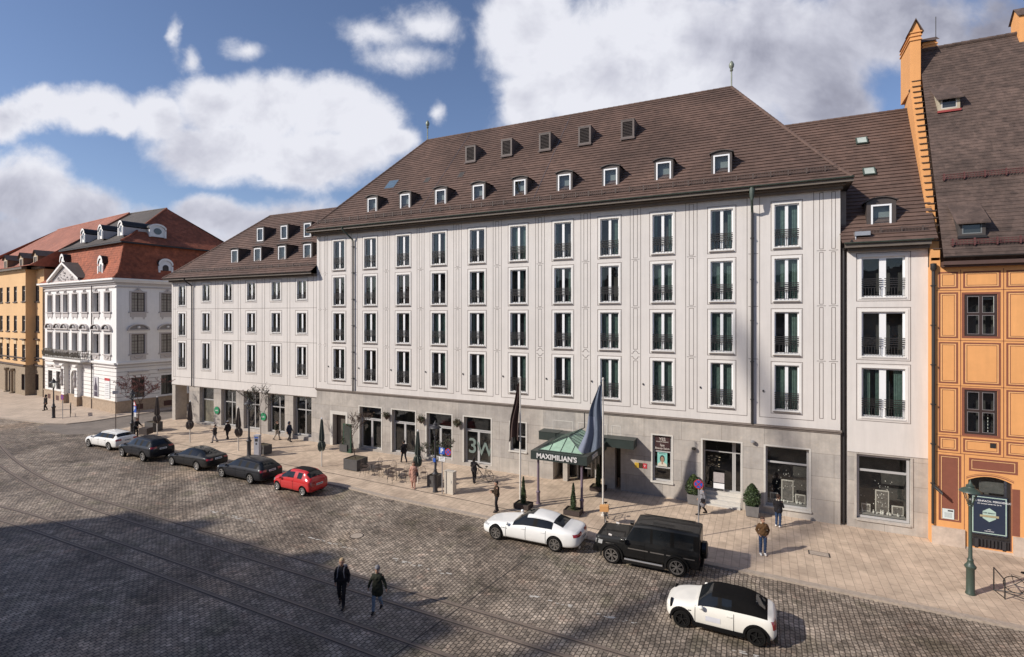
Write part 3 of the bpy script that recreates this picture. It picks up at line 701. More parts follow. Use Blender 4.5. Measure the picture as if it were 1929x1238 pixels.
# ------------------------------------------------------------------ hotel ground floor: shop windows, doors, entrance
def shopfront(parent, x0, x1, z0, z1, y, cols=(.5,), rows=(), frame=grey_frame, t=.07, room=1.1, name='shop_window', sill=True, light=None, mull=.09):
    w, h = x1-x0, z1-z0; xc = (x0+x1)/2
    b = MB(); frame_bars(b, w, h, cols, [r-z0 for r in rows], t, mull, y, y+.06)
    o = b.build(name, frame, parent, loc=(xc, 0, z0))
    p = MB(); p.quad((-w/2+.03,y+.03,.03),(w/2-.03,y+.03,.03),(w/2-.03,y+.03,h-.03),(-w/2+.03,y+.03,h-.03)); p.build('pane', shop_pane, o)
    i = MB(); Y = y+room
    i.quad((-w/2,Y,0),(w/2,Y,0),(w/2,Y,h),(-w/2,Y,h)); 
    for s in (-1, 1): i.quad((s*w/2,y+.06,0),(s*w/2,Y,0),(s*w/2,Y,h),(s*w/2,y+.06,h))
    i.quad((-w/2,y+.06,h),(w/2,y+.06,h),(w/2,Y,h),(-w/2,Y,h)); i.quad((-w/2,y+.06,0),(w/2,y+.06,0),(w/2,Y,0),(-w/2,Y,0))
    i.build('room', dark_in, o); return o
for k, h in enumerate(SW):
    o = shopfront(hotel, h[0], h[1], h[2], h[3], .24, (), (3.0,), grey_frame)
    w_ = h[1]-h[0]; d = MB(); H_ = 2.38
    d.box(-w_/2+.06, -w_/2+.14, .20, .27, .02, H_); d.box(w_/2-.14, w_/2-.06, .20, .27, .02, H_); d.box(-.09, .09, .20, .27, .02, H_)
    d.box(-w_/2+.14, -.09, .20, .27, .02, .12); d.box(.09, w_/2-.14, .20, .27, .02, .12); d.box(-w_/2+.14, -.09, .20, .27, H_-.08, H_); d.box(.09, w_/2-.14, .20, .27, H_-.08, H_)
    door = d.build('door', grey_frame, o)
    hd = MB(); hd.tube((-.045,.15,.95),(-.045,.15,1.25),.012,n=5); hd.tube((.045,.15,.95),(.045,.15,1.25),.012,n=5); hd.build('handle', galv, door)
    if k == 3:
        textmesh('3', 1.55, 'lettering', mat('window_lettering', (.15,.19,.17), .6), o, Matrix.Translation((-.52,.20,1.2)) @ FACE, .004, .02)
        textmesh('W', 1.35, 'lettering', MATS['window_lettering'], o, Matrix.Translation((.55,.20,1.05)) @ FACE, .004, .02)
# service door on the left
o = shopfront(hotel, DOOR0[0], DOOR0[1], DOOR0[2], DOOR0[3], .42, (), (), brown_frame, name='door', t=.09)
b = MB(); b.box(-.62, .62, .44, .47, .1, 2.6); b.build('door_leaf', mat('door_grey_brown', (.10,.085,.07), .7, var=.2, scale=3), o)
shopfront(hotel, *SMALL[:4], .18, (), (2.9,), grey_frame, t=.06)
pw = shopfront(hotel, POST[0], POST[1], POST[2], POST[3], .16, (), (2.95, 1.95), grey_frame, t=.10, name='display_window')
# signs in the display window
pm = lambda y: None
b = MB(); b.box(-.46, .46, .10, .12, 1.93, 2.80); sg = b.build('sign_panel', mat('sign_brown', (.045,.02,.02), .5, var=.1), pw)
TXT = mat('lettering_pale', (.55,.50,.45), .6, var=.05)
for s_, sz, z in (('YES', .26, 2.62), ('YOUR SPA EXPERTS', .085, 2.46), ('Spa', .20, 2.25), ('Beauty Salon', .17, 2.05)):
    textmesh(s_, sz, 'lettering', TXT, sg, Matrix.Translation((0,.094,z)) @ FACE, .003, .002)
b = MB(); b.box(-.30, .30, .10, .115, .93, 1.78); po = b.build('poster', mat('poster_teal', (.22,.50,.44), .5, var=.05), pw)
def ell(b, cx, cz, rx, rz, y, m=0, n=20, a0=0, a1=2*math.pi):
    b.face([(cx+rx*math.cos(a0+(a1-a0)*i/n), y, cz+rz*math.sin(a0+(a1-a0)*i/n)) for i in range(n)], m)
b = MB(); ell(b, 0, 1.40, .155, .23, .098, 1); ell(b, .0, 1.36, .105, .175, .096, 0); b.face([(-.3,.097,.93),(.3,.097,.93),(.26,.097,1.08),(.06,.097,1.22),(-.06,.097,1.22),(-.26,.097,1.08)], 2)
b.face([(-.045,.095,1.2),(.045,.095,1.2),(.04,.095,1.05),(-.04,.095,1.05)], 0)
for s_ in (-1, 1): ell(b, s_*.042, 1.395, .022, .010, .093, 1, 8)
ell(b, 0, 1.275, .03, .010, .093, 3, 8); b.face([(-.2,.0965,1.73),(.2,.0965,1.73),(.2,.0965,1.70),(-.2,.0965,1.70)], 1)
b.build('portrait', [mat('poster_skin', (.32,.20,.13), .6, var=.05), mat('poster_hair', (.03,.03,.03), .6), mat('poster_clothes', (.6,.55,.45), .6), signred], po)
# three small plaques
for i, (px, c_) in enumerate(((1199.5,(.65,.42,.05)),(1207,(.06,.035,.02)),(1214.5,(.45,.04,.05)))):
    q = plane(px, 876.5+i*.8, -.06); b = MB(); b.box(-.135, .135, -.02, .0, -.16, .16)
    pl = b.build('plaque', mat('plaque_%d' % i, c_, .4, var=.03), hotel, loc=(q.x, -.032, q.z))
    if i == 2: textmesh('V', .2, 'lettering', signwhite, pl, Matrix.Translation((0,-.023,0)) @ FACE, .002)
    if i == 0: b2 = MB(); [b2.box(-.08, .08, -.024, -.019, -.09+.06*k, -.075+.06*k) for k in range(4)]; b2.build('lettering', iron, pl)
# entrance recess
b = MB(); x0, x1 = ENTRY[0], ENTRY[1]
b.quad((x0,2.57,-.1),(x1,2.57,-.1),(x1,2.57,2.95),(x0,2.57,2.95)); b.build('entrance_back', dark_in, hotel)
for px, w_ in ((1064, .16), (1148, .34)):
    X = plane(px, 900, -.0).x; b = MB(); b.box(X-w_, X+w_, .05, .5, -.1, 2.94); b.build('entrance_pier', stone_plain, hotel)
o = shopfront(hotel, x0+.4, x0+1.5, .12, 2.8, .9, (), (2.2,), grey_frame, name='entrance_door', t=.06, room=.6)
o = shopfront(hotel, x0+1.95, x1-1.9, .12, 2.8, 1.6, (.33,.67), (2.2,), grey_frame, name='entrance_door', t=.06, room=.6)
b = MB(); b.box(x0+2, x1-2.3, .9, .96, 1.0, 1.06); b.build('handrail', galv, hotel)
b = MB(); b.box(x1-1.25, x1-.35, .5, .6, -.05, 2.5); b.build('door_leaf', wood_dark, hotel)
# shop door with steps
h = SDOOR; o = shopfront(hotel, h[0], h[1], .78, 3.98, .85, (.78,.83), (3.15,), grey_frame, name='shop_door', t=.06, room=1.4)
b = MB(); [b.box(h[0]+.02, h[1]-.02, -.28+.28*k, 1.05, -.1, .19+.195*k) for k in range(0,4)]
b.build('steps', stone_light, hotel)
b = MB(); b.box(-.50,.12,.55,.60,.55,1.15,0); b.box(-.50,.12,.548,.551,.18,.5,1); b.box(-.50,-.47,.55,.58,.0,.5,0); b.box(.09,.12,.55,.58,0,.5,0); b.build('notice_board', [mat('notice_grey',(.38,.34,.33),.6,var=.15,scale=14), signwhite], o)
for s_, sz, z in (('OPEN', .22, 2.05),): pass
b = MB(); rr = random.Random(5)
for k in range(26): x = rr.uniform(-.85,-.2); z = 1.35+rr.random()*.75; b.box(x, x+.1, .82, .824, z, z+.035)
b.build('lettering', mat('gold_letters', (.42,.36,.25), .6), o)
h = SHOP; so = shopfront(hotel, h[0], h[1], h[2], h[3], .20, (), (3.05,), grey_frame, name='shop_window', t=.10, room=1.3)
shopfrontY = .5
def display(parent, w, seed, z0=.1, y=.55):
    rr = random.Random(seed)
    b = MB(); b.box(-w/2+.1, w/2-.1, y-.2, y+.4, z0-.02, z0+.06)
    b.build('display_plinth', mat('display_grey', (.22,.21,.2), .6), parent)
    for k, (cx, cz, pw_, ph) in enumerate(((-w*.30,.35,.42,.42),(w*.02,.55,.62,1.25),(w*.32,.42,.52,.5))):
        c_ = MB(); c_.box(cx-pw_/2, cx+pw_/2, y+.05, y+.09, z0+.08, z0+.08+ph, 0); c_.box(cx-pw_/2+.05, cx+pw_/2-.05, y+.04, y+.05, z0+.14, z0+.02+ph, 1)
        c_.build('picture_frame', [mat('frame_pale', (.5,.47,.42), .6), mat('picture_dark', (.12,.11,.10), .6, var=.5, scale=7)], parent)
    g = MB()
    for k in range(40):
        x = rr.gauss(.0, w*.17); z = z0+.4+rr.random()*1.5; r = rr.uniform(.012, .03); g.lathe((x, y-.05+rr.uniform(-.1,.1), z), [(r*.3,-r),(r,0),(r*.3,r)], 6)
    for k in range(12):
        x = rr.uniform(-w*.4, w*.4); z = z0+.07; hh = rr.uniform(.08,.25); g.lathe((x, y-.1, z), [(.03,0),(.045,hh*.4),(.018,hh*.7),(.03,hh)], 7)
    g.build('ornament', mat('ornament_white', (.62,.60,.55), .4), parent)
display(so, h[1]-h[0], 3)
# little lamp, camera and ring fixed to the stone
for px, py, nm, c_ in ((1418,832,'wall_lamp',galv),(1307,845,'security_camera',metal_dark)):
    q = plane(px, py, -.15); b = MB(); b.lathe((0,0,-.08), [(.10,0),(.12,.05),(.12,.13),(.05,.16)], 12); b.box(-.04,.04,0,.14,-.03,.05); b.build(nm, c_, hotel, loc=(q.x,-.17,q.z))
# ------------------------------------------------------------------ canopy over the entrance
can = thing('entrance_canopy', 'dark entrance canopy with green copper hipped top on two slim posts by the hotel door', 'canopy', (0,0,0))
CX0, CX1, CY0, CY1 = -12.55, -9.07, -5.1, -.95
b = MB()
b.box(CX0, CX1, CY0, CY0+.06, 2.97, 3.46); b.box(CX0, CX0+.06, CY0+.06, CY1, 2.97, 3.46); b.box(CX1-.06, CX1, CY0+.06, CY1, 2.97, 3.46)
for (a, c_) in (((CX0,CY0),(CX1,CY0+.32)),((CX0,CY0+.32),(CX0+.32,CY1)),((CX1-.32,CY0+.32),(CX1,CY1))): b.box(a[0], c_[0], a[1], c_[1], 3.463, 3.475)
b.quad((CX0+.05,CY0+.05,3.0),(CX1-.05,CY0+.05,3.0),(CX1-.05,CY1,3.0),(CX0+.05,CY1,3.0))
b.build('fascia', canopy_m, can)
b = MB(); b.box(-13.75, CX0-.002, -1.0, -.03, 3.14, 3.68); b.box(CX1+.002, -7.35, -1.0, -.03, 3.14, 3.68); b.box(CX0, CX1, -.95, -.03, 3.2, 3.68)
b.box(-13.78, CX0+.2, -1.02, -.03, 3.683, 3.70); b.box(CX1-.2, -7.32, -1.02, -.03, 3.683, 3.70); b.build('side_fascia', canopy_m, can)
A = [(CX0+.34,CY0+.34),(CX1-.34,CY0+.34),(CX1-.34,-.96),(CX0+.34,-.96)]; zb = 3.48; apx = [(-10.75,-3.45,4.12),(-10.75,-.96,4.12)]
g = MB(); g.face([(*A[0],zb),(*A[1],zb),apx[0]]); g.face([(*A[1],zb),(*A[2],zb),apx[1],apx[0]]); g.face([(*A[3],zb),(*A[0],zb),apx[0],apx[1]]); g.build('copper_roof', verdigris, can)
g = MB()
def bar(a, c_, r=.028): a, c_ = Vector(a)+Vector((0,0,.02)), Vector(c_)+Vector((0,0,.02)); g.tube(a, c_, r, n=4)
bar((*A[0],zb), apx[0]); bar((*A[1],zb), apx[0]); bar(apx[0], apx[1]); bar((*A[0],zb), (*A[1],zb)); bar((*A[1],zb),(*A[2],zb)); bar((*A[0],zb),(*A[3],zb))
for t in (.25,.5,.75):
    x = A[0][0]+(A[1][0]-A[0][0])*t; k = 1-abs(2*t-1); bar((x,A[0][1],zb), (x+(apx[0][0]-x)*0, A[0][1]+(apx[0][1]-A[0][1])*k, zb+(4.12-zb)*k), .018)
for t in (.12,.24,.36,.48,.6,.72,.84,.96):
    y = A[0][1]+(A[2][1]-A[0][1])*t; k = min(1, (y-A[0][1])/(apx[0][1]-A[0][1]))
    for X in (A[0][0], A[1][0]): bar((X,y,zb), (X+(apx[0][0]-X)*k, y, zb+(4.12-zb)*k), .016)
g.build('seam', copper, can)
b = MB(); b.tube((-10.72,-.4,4.1),(-10.72,-.4,5.1),.035,n=8); b.tube((-10.72,-.4,4.1),(-10.75,-.96,4.1),.03,n=6); b.build('tie_rod', iron, can)
textmesh("MAXIMILIAN'S", .40, 'lettering', mat('lettering_silver', (.62,.60,.58), .4), can, Matrix.Translation(((CX0+CX1)/2-.10, CY0-.022, 3.215)) @ FACE, .02, .012)
textmesh("HOTEL", .34, 'lettering', MATS['lettering_silver'], can, Matrix.Translation((CX1+.022, -3.6, 3.215)) @ Matrix.Rotation(R(90),4,'Z') @ FACE, .02, .01)
post_m = mat('post_violet', (.16,.12,.15), .5, var=.1)
for q in (ground(1014,950), ground(1096,967)):
    z0 = gz(q.x)+.04-.0; b = MB(); y = max(q.y, CY0+.2)
    b.lathe((q.x,y,z0), [(.16,0),(.16,.05),(.10,.08),(.10,.62),(.13,.66),(.13,.74),(.075,.80),(.07,2.96-z0)], 12); b.build('post', post_m, can, smooth=True, angle=40)
# ------------------------------------------------------------------ left wing
wing = thing('hotel_wing', 'lower pale hotel wing with six window columns and an open corner passage', 'building')
WX0, WX1, WZ = -55.66, -35.145, 15.15
WC = [-53.96, -50.12, -46.85, -43.55, -40.24, -37.0]; ww = 1.12
WR = []
for i, x in enumerate(WC):
    WR += [(x, (12.55 if i == 0 else 12.96), 14.64), (x, (9.47 if i == 0 else 9.97), 11.76), (x, 6.2, 8.76)]
WALLY = .03
b = MB(); hl = [(x-ww/2, x+ww/2, a, c, .22) for x, a, c in WR]
wall_holes(b, WX0, WX1, 4.38, WZ, hl, m=0, mr=2, y=WALLY)
for x, a, c in WR:
    rect_line(b, x-ww/2-.22, x+ww/2+.22, a-.24, c+.24, 1, .028, y=WALLY)
    y0, y1 = WALLY-.02, WALLY+.002
    b.box(x-ww/2-.12, x-ww/2, y0, y1, a-.12, c+.12, 2); b.box(x+ww/2, x+ww/2+.12, y0, y1, a-.12, c+.12, 2); b.box(x-ww/2, x+ww/2, y0, y1, c, c+.12, 2); b.box(x-ww/2, x+ww/2, y0, y1, a-.12, a, 2)
mids = [(WC[i]+WC[i+1])/2 for i in range(5)]
for x in mids+[WX0+.42, WX1-.25]:
    for q in (-.17, .17): b.box(x+q-.014, x+q+.014, WALLY-.006, WALLY+.001, 5.2, 15.1, 1)
for z in (12.2, 9.12, 5.20): b.box(WX0+.2, WX1-.02, WALLY-.006, WALLY+.001, z-.014, z+.014, 1)
b.quad((WX0,WALLY,4.38),(WX0,14,4.38),(WX0,14,WZ),(WX0,WALLY,WZ), 0); b.quad((WX0,WALLY,4.38),(WX1,WALLY,4.38),(WX1,14,4.38),(WX0,14,4.38), 0)
b.box(WX0-.015, WX1, WALLY-.03, WALLY+.001, 4.345, 4.385, 3)
b.build('wall', [plaster, plaster_line, surround, cornice_m], wing)
# ground floor: pillars and shop windows
OP = [(-51.18,-48.99),(-47.88,-45.72),(-44.64,-42.43),(-41.33,-39.13),(-38.07,-35.83)]
b = MB(); wall_holes(b, -52.82, WX1, -.2, 4.38, [(a, c, .78, 4.32, .45) for a, c in OP], m=0, mr=1, y=.05)
b.quad((-52.82,.05,-.2),(-52.82,14,-.2),(-52.82,14,4.38),(-52.82,.05,4.38), 0)
b.build('stone_base', [stone, stone_plain], wing)
for y_ in (.06, 6, 12): b = MB(); b.box(WX0+.02, WX0+.55, y_, y_+1.2, .3, 4.375); b.build('pillar', stone_plain, wing)
for k, (a, c) in enumerate(OP):
    o = shopfront(wing, a+.02, c-.02, .8, 4.30, .38, () if k == 0 else (.55,), (3.10,), grey_frame, t=.08)
    w_ = c-a-.04
    if k: d = MB(); [d.box(q-.05, q+.05, .33, .40, .02, 2.26) for q in (-w_/2+.12, w_/2-.12)]; d.box(-w_/2+.17, w_/2-.17, .33, .40, .02, .14); d.build('door', grey_frame, o)
    else: d = MB(); d.quad((-w_/2+.08,.45,.08),(w_/2-.08,.45,.08),(w_/2-.08,.45,2.25),(-w_/2+.08,.45,2.25)); d.build('blind', mat('blind_olive', (.16,.14,.10), .9, var=.1), o)
# round green signs on two pillars
def disc(parent, name, px, py, r, m, y=-.02, letters=None, lm=None):
    q = plane(px, py, y); b = MB(); n = 24
    b.prism([(r*math.cos(2*math.pi*i/n), r*math.sin(2*math.pi*i/n)) for i in range(n)], lambda u, v: (u,-.03,v), lambda u, v: (u,.02,v))
    o = b.build(name, m, parent, loc=(q.x, y, q.z)); return o
gm = mat('sign_green', (.02,.22,.10), .4, var=.05)
o = disc(wing, 'round_sign', 408.5, 773, .36, gm); textmesh('cafe', .24, 'lettering', signwhite, o, Matrix.Translation((0,-.034,0)) @ FACE, .002)
o = disc(wing, 'round_sign', 496, 785, .36, gm); textmesh('cafe', .24, 'lettering', signwhite, o, Matrix.Translation((0,-.034,0)) @ FACE, .002)
b = MB(); b.face([(WX0-.35,-.62,15.18),(WX1,-.62,15.18),(WX1,13,15.18),(WX0-.35,13,15.18)]); b.box(WX0-.35, WX1-.002, -.64, -.62, 15.12, 15.32); b.box(WX0-.1, WX1-.002, -.25, WALLY-.002, 14.98, 15.176)
b.build('eaves', eaves_m, wing)
gutter(wing, WX0-.38, WX1-.02, -.72, 15.36, metal_brown)
wx0 = WX0-.42; RZ2, RY2 = 22.35, 6.2
b = MB(); roof_courses(b, [((wx0,-.66,15.34),(WX1-.002,-.66,15.34)),((wx0+.6,.0,15.9),(WX1-.002,.0,15.9)),((-48.45,RY2,RZ2),(WX1-.002,RY2,RZ2))])
roof_courses(b, [((wx0,13,15.34),(wx0,-.66,15.34)),((wx0+.6,12.5,15.9),(wx0+.6,0,15.9)),((-48.45,RY2,RZ2),(-48.45,RY2,RZ2))])
b.quad((wx0,13,15.34),(WX1-.002,13,15.34),(WX1-.002,RY2,RZ2),(-48.45,RY2,RZ2)); ridge_cap(b, [(-48.45,RY2,RZ2),(WX1-.1,RY2,RZ2)]); ridge_cap(b, [(-48.45,RY2,RZ2),(wx0+.6,0,15.9),(wx0,-.62,15.38)])
# the ridge runs on over the main block's flank until it meets the bigger roof
b.build('roof', roof_m, wing)
snow_guard(wing, wx0+1.0, WX1-.4, -.05, 15.85)
ry2 = lambda z: (z-15.9)*RY2/(RZ2-15.9)
for px, py in ((442,490),(485,487),(531,483),(579,481)):
    q = plane(px, py, .75); dormer(wing, q.x, .75, 16.55, .92, 1.30, ry2, arch=.10)
for px, py in ((490,441),(535,436),(579,433)):
    q = plane(px, py, 2.9); dormer(wing, q.x, 2.9, 18.95, .88, 1.30, ry2, arch=.0, over=.02)
dp = MB(); xx = plane(363,600).x; dp.path([(xx-.35,-.70,15.3),(xx-.3,-.6,15.0),(xx,-.1,14.55),(xx,-.1,4.4)], .06, 8); dp.build('downpipe', metal_dark, wing, smooth=True, angle=40)
for i, (x, a, c) in enumerate(WR):
    v = rv.choice((2,3,4,2,4)); win(wing, x, a, c-a, ww, v, ornate=False, short=(c-a < 1.95))
# ------------------------------------------------------------------ right annex
annex = thing('hotel_annex', 'narrow pale three-storey hotel annex with wide windows between the main block and the orange house', 'building')
AX0, AX1, AZ = 4.08, 7.62, 15.05; AY = .04
AR = [(12.50,14.65),(9.33,11.72),(6.05,8.70)]; aw = (4.73, 6.66)
b = MB(); wall_holes(b, AX0, AX1, 4.10, AZ, [(aw[0], aw[1], a, c, .2) for a, c in AR], m=0, mr=2, y=AY)
for a, c in AR:
    rect_line(b, aw[0]-.24, aw[1]+.24, a-.22, c+.24, 1, .028, y=AY); y0, y1 = AY-.02, AY+.002
    b.box(aw[0]-.13, aw[0], y0, y1, a-.12, c+.12, 2); b.box(aw[1], aw[1]+.13, y0, y1, a-.12, c+.12, 2); b.box(*aw, y0, y1, c, c+.12, 2); b.box(*aw, y0, y1, a-.12, a, 2)
b.quad((AX0,AY,-.2),(AX0,3,-.2),(AX0,3,AZ),(AX0,AY,AZ), 0); b.box(AX0, AX1, AY-.02, AY+.001, 4.08, 4.11, 3)
b.build('wall', [plaster, plaster_line, surround, cornice_m], annex)
b = MB(); b.quad((XR,.5,-.2),(AX0,.5,-.2),(AX0,.5,18.4),(XR,.5,18.4)); b.build('slot_wall', cornice_m, annex)
b = MB(); b.tube((XR+.17,.12,-.1),(XR+.17,.12,15.2),.06,n=8); b.path([(XR+.17,.12,15.1),(XR+.35,-.3,15.3),(XR+.45,-.68,15.5)],.06,8); b.build('downpipe', metal_dark, annex, smooth=True, angle=40)
b = MB(); wall_holes(b, AX0+.002, AX1, -.3, 4.08, [(4.50,6.88,.55,4.02,.2)], m=0, mr=1, y=AY-.02)
b.box(4.40, 4.50, AY-.06, AY-.018, .45, 4.06, 1); b.box(6.88, 6.98, AY-.06, AY-.018, .45, 4.06, 1); b.box(4.5, 6.88, AY-.09, AY-.018, .44, .548, 1)
b.build('stone_base', [stone, stone_plain], annex)
so = shopfront(annex, 4.52, 6.86, .57, 4.0, .18, (), (3.15,), grey_frame, t=.12, room=1.2); display(so, 2.3, 9, .15, .5)
def wide_window(h, v):
    w = aw[1]-aw[0]; b = MB(); frame_bars(b, w, h, (.5,), (), .09, .30, .12, .18); o = b.build('window', white_frame)
    p = MB(); p.quad((-w/2+.05,.15,.05),(w/2-.05,.15,.05),(w/2-.05,.15,h-.05),(-w/2+.05,.15,h-.05)); p.build('pane', pane, o)
    i = MB(); i.quad((-w/2,.8,0),(w/2,.8,0),(w/2,.8,h),(-w/2,.8,h))
    for s in (-1,1): i.quad((s*w/2,.19,0),(s*w/2,.8,0),(s*w/2,.8,h),(s*w/2,.19,h))
    i.quad((-w/2,.19,h),(w/2,.19,h),(w/2,.8,h),(-w/2,.8,h)); i.quad((-w/2,.19,0),(w/2,.19,0),(w/2,.8,0),(-w/2,.8,0)); i.build('room', dark_in, o)
    if v:
        c = MB()
        for (a, e) in ((.06,.22),(.34,.43),(.57,.66),(.76,.95)):
            n = 8; pts = [(-w/2+w*(a+(e-a)*k/n), .3+.035*(k % 2)) for k in range(n+1)]
            for (xa, ya), (xb, yb) in zip(pts, pts[1:]): c.quad((xa,ya,.03),(xb,yb,.03),(xb,yb,h-.04),(xa,ya,h-.04))
        c.build('curtain', curtain_m, o)
    g = MB()
    for s in (-1, 1):
        xa, xb = (-w/2, -.06) if s < 0 else (.06, w/2)
        for k in range(4): g.box(xa, xb, .0, .035, .98-.11*k-.02, .98-.11*k+.02)
        g.box(xa, xb, .02, .045, .50, .53); g.box(xa, xb, .02, .045, .06, .08)
        for k in range(7): x = xa+.05+(xb-xa-.1)*k/6; g.box(x-.012, x+.012, .022, .042, .05, .5)
    g.build('railing', metal_dark, o)
    s = MB(); s.box(-w/2-.02, w/2+.02, -.06, .13, -.06, -.002); s.build('sill', surround, o); return o
for k, (a, c) in enumerate(AR): o = wide_window(c-a, k == 2); o.parent = annex; o.location = ((aw[0]+aw[1])/2, AY, a)
b = MB(); b.face([(AX0-.2,-.6,15.2),(AX1,-.6,15.2),(AX1,3,15.2),(AX0-.2,3,15.2)]); b.box(AX0-.2, AX1, -.62, -.6, 15.14, 15.34); b.box(AX0, AX1, -.3, AY-.002, 14.98, 15.196); b.build('eaves', eaves_m, annex)
gutter(annex, AX0-.22, AX1+.05, -.70, 15.40)
b = MB(); RZ3 = 24.86
roof_courses(b, [((XR+.0,-.66,15.38),(AX1+.25,-.66,15.38)),((XR+.0,.0,15.95),(AX1+.3,.0,15.95)),((-2.5,8.0,RZ3),(AX1+.9,8.0,RZ3))]); ridge_cap(b, [(-2.5,8,RZ3),(AX1+.9,8,RZ3)])
b.quad((-2.5,8,RZ3),(AX1+.9,8,RZ3),(AX1+.9,16,16),(-2.5,16,16)); b.build('roof', roof_m, annex)
ry3 = lambda z: (z-15.95)*8/(RZ3-15.95)
q = plane(1660, 407, .45); dormer(annex, q.x, .45, 16.1, .92, 1.26, ry3, arch=.24, side=.2)
snow_guard(annex, AX0+.6, AX1-.1, -.1, 15.85)
hatch = mat('hatch_verdigris', (.36,.40,.36), .6, var=.2)
for px, py in ((1623,268),(1637,326)): skylight(annex, px, py, .62, .7, None, yroof(py, px, 15.95, (RZ3-15.95)/8), hatch, 'roof_hatch', copper, .16)
b = MB(); q = plane(1624,441,-.3); b.box(q.x-.35, q.x+.35, -.5, .1, q.z-.1, q.z+.12); b.tube((q.x-.3,-.4,q.z-.4),(q.x-.3,-.4,q.z),.04); b.build('vent_cowl', galv, annex)
# ------------------------------------------------------------------ orange painted house on the right
orange_m = mat('plaster_orange', (.72, .345, .125), .85, var=.04, scale=2, var2=.05, bump=.2, bscale=60)
streaks(orange_m, .05)
orange_l = mat('paint_pale_orange', (.82, .50, .22), .85, var=.05, scale=4)
maroon = mat('paint_maroon', (.22, .075, .045), .85, var=.08, scale=4)
rosestone = mat('rose_stone', (.52, .42, .34), .85, var=.15, scale=4, var2=.1, bump=.2)
OY = -.5; OX0, OX1 = 7.62, 26.0; OT = 13.95
oh = thing('orange_house', 'tall orange painted house with maroon panel frames and steep dark tiled roof', 'building')
cx = [plane(p, 600, OY).x for p in (1763.4, 1809.5, 1890.5)]
wB = cx[2]-cx[1]; xs = cx+[cx[2]+wB, cx[2]+2*wB, cx[2]+3*wB, cx[2]+4*wB, cx[2]+5*wB]
zr = [13.80]+[plane(1764, p, OY).z for p in (547.6, 640.5, 724.9, 817.6, 850.5)]
wx0, wx1 = plane(1817, 600, OY).x, plane(1879, 600, OY).x
WINZ = [(plane(1848, 634, OY).z, plane(1848, 554, OY).z), (plane(1848, 819.5, OY).z, plane(1848, 735, OY).z)]
ARX0, ARX1 = plane(1824, 900, OY).x, plane(1906, 900, OY).x; ARZ = 3.62
b = MB(); hl = []
for k in (0, 2, 4):
    for a, c in WINZ: hl.append((wx0+k*wB, wx1+k*wB, a, c, .12))
hl.append((ARX0, ARX1, .12, ARZ, .35))
wall_holes(b, OX0, OX1, .0, OT, hl, m=0, mr=1, y=OY)
def framed(x0, x1, z0, z1, fill=None):
    d = .002
    if fill is not None: b.box(x0+.14, x1-.14, OY-.003, OY+.001, z0+.12, z1-.12, fill)
    rect_line(b, x0+.10, x1-.10, z0+.10, z1-.10, 1, .075, y=OY, d=.006)
    rect_line(b, x0+.20, x1-.20, z0+.19, z1-.19, 2, .022, y=OY, d=.005); rect_line(b, x0+.235, x1-.235, z0+.225, z1-.225, 1, .022, y=OY, d=.007)
for i in range(len(xs)-1):
    b.box(xs[i+1]-.014, xs[i+1]+.014, OY-.006, OY+.001, zr[5], 13.8, 1)
    for j in range(5):
        x0, x1, z1, z0 = xs[i], xs[i+1], zr[j], zr[j+1]
        if i == 0 and j == 0: pass
        if i % 2 == 1 and j in (1, 3):
            rect_line(b, wx0+(i-1)*wB-.11, wx1+(i-1)*wB+.11, WINZ[j//2][0]-.09, WINZ[j//2][1]+.09, 1, .10, y=OY, d=.012); continue
        framed(x0, x1, z0, z1)
for z in zr[1:]: b.box(xs[0], OX1, OY-.006, OY+.001, z-.014, z+.014, 1)
# ground floor panels
gx = plane(1818, 900, OY).x
framed(xs[0], gx-.05, 1.1, zr[5]-.02, 1); b.box(gx-.045, gx-.02, OY-.006, OY+.001, .9, zr[5], 1)
framed(gx+.05, ARX1+.32, ARZ+.12, zr[5]-.06, 1)
framed(ARX1+.40, ARX1+2.2, 1.0, zr[5]-.1, 1); framed(ARX1+2.4, ARX1+5.2, 1.0, zr[5]-.1, 1)
# arch over the shop opening: corners filled and a painted band
n = 14; xc, hw, rise = (ARX0+ARX1)/2, (ARX1-ARX0)/2, .24
for k in range(n):
    u0, u1 = -1+2*k/n, -1+2*(k+1)/n
    za, zb = ARZ-rise*u0*u0, ARZ-rise*u1*u1
    b.quad((xc+hw*u0,OY-.001,za),(xc+hw*u1,OY-.001,zb),(xc+hw*u1,OY-.001,ARZ+.001),(xc+hw*u0,OY-.001,ARZ+.001), 0)
    b.quad((xc+hw*u0,OY-.001,za),(xc+hw*u0,OY+.35,za),(xc+hw*u1,OY+.35,zb),(xc+hw*u1,OY-.001,zb), 1)
    for (o1, o2, mm) in ((.05,.09,1),(.13,.15,1)): b.quad((xc+(hw+.08)*u0,OY-.006,za+o1),(xc+(hw+.08)*u1,OY-.006,zb+o1),(xc+(hw+.08)*u1,OY-.006,zb+o2),(xc+(hw+.08)*u0,OY-.006,za+o2), mm)
b.box(ARX1+.01, ARX1+.30, OY-.004, OY+.001, .9, 3.15, 1)
b.quad((OX0,OY,-.1),(OX0,13,-.1),(OX0,13,14),(OX0,OY,14), 0)
b.build('wall', [orange_m, maroon, orange_l], oh)
b = MB()
for (x0, x1) in ((OX0+.02, gx-.02), (ARX1+.04, ARX1+9)):
    b.box(x0, x1, OY-.10, OY+.01, -.2, .88)
b.box(gx-.02, ARX1+.04, OY-.02, OY+.36, -.2, .06)
b.build('plinth', rosestone, oh)
b = MB(); k = ARX0+.1
while k < ARX1: b.box(k, k+.04, OY+.05, OY+.09, .08, .54); k += .14
for x in (ARX0+.25, ARX0+1.3): b.box(x, x+.14, OY+.0, OY+.12, .08, .54)
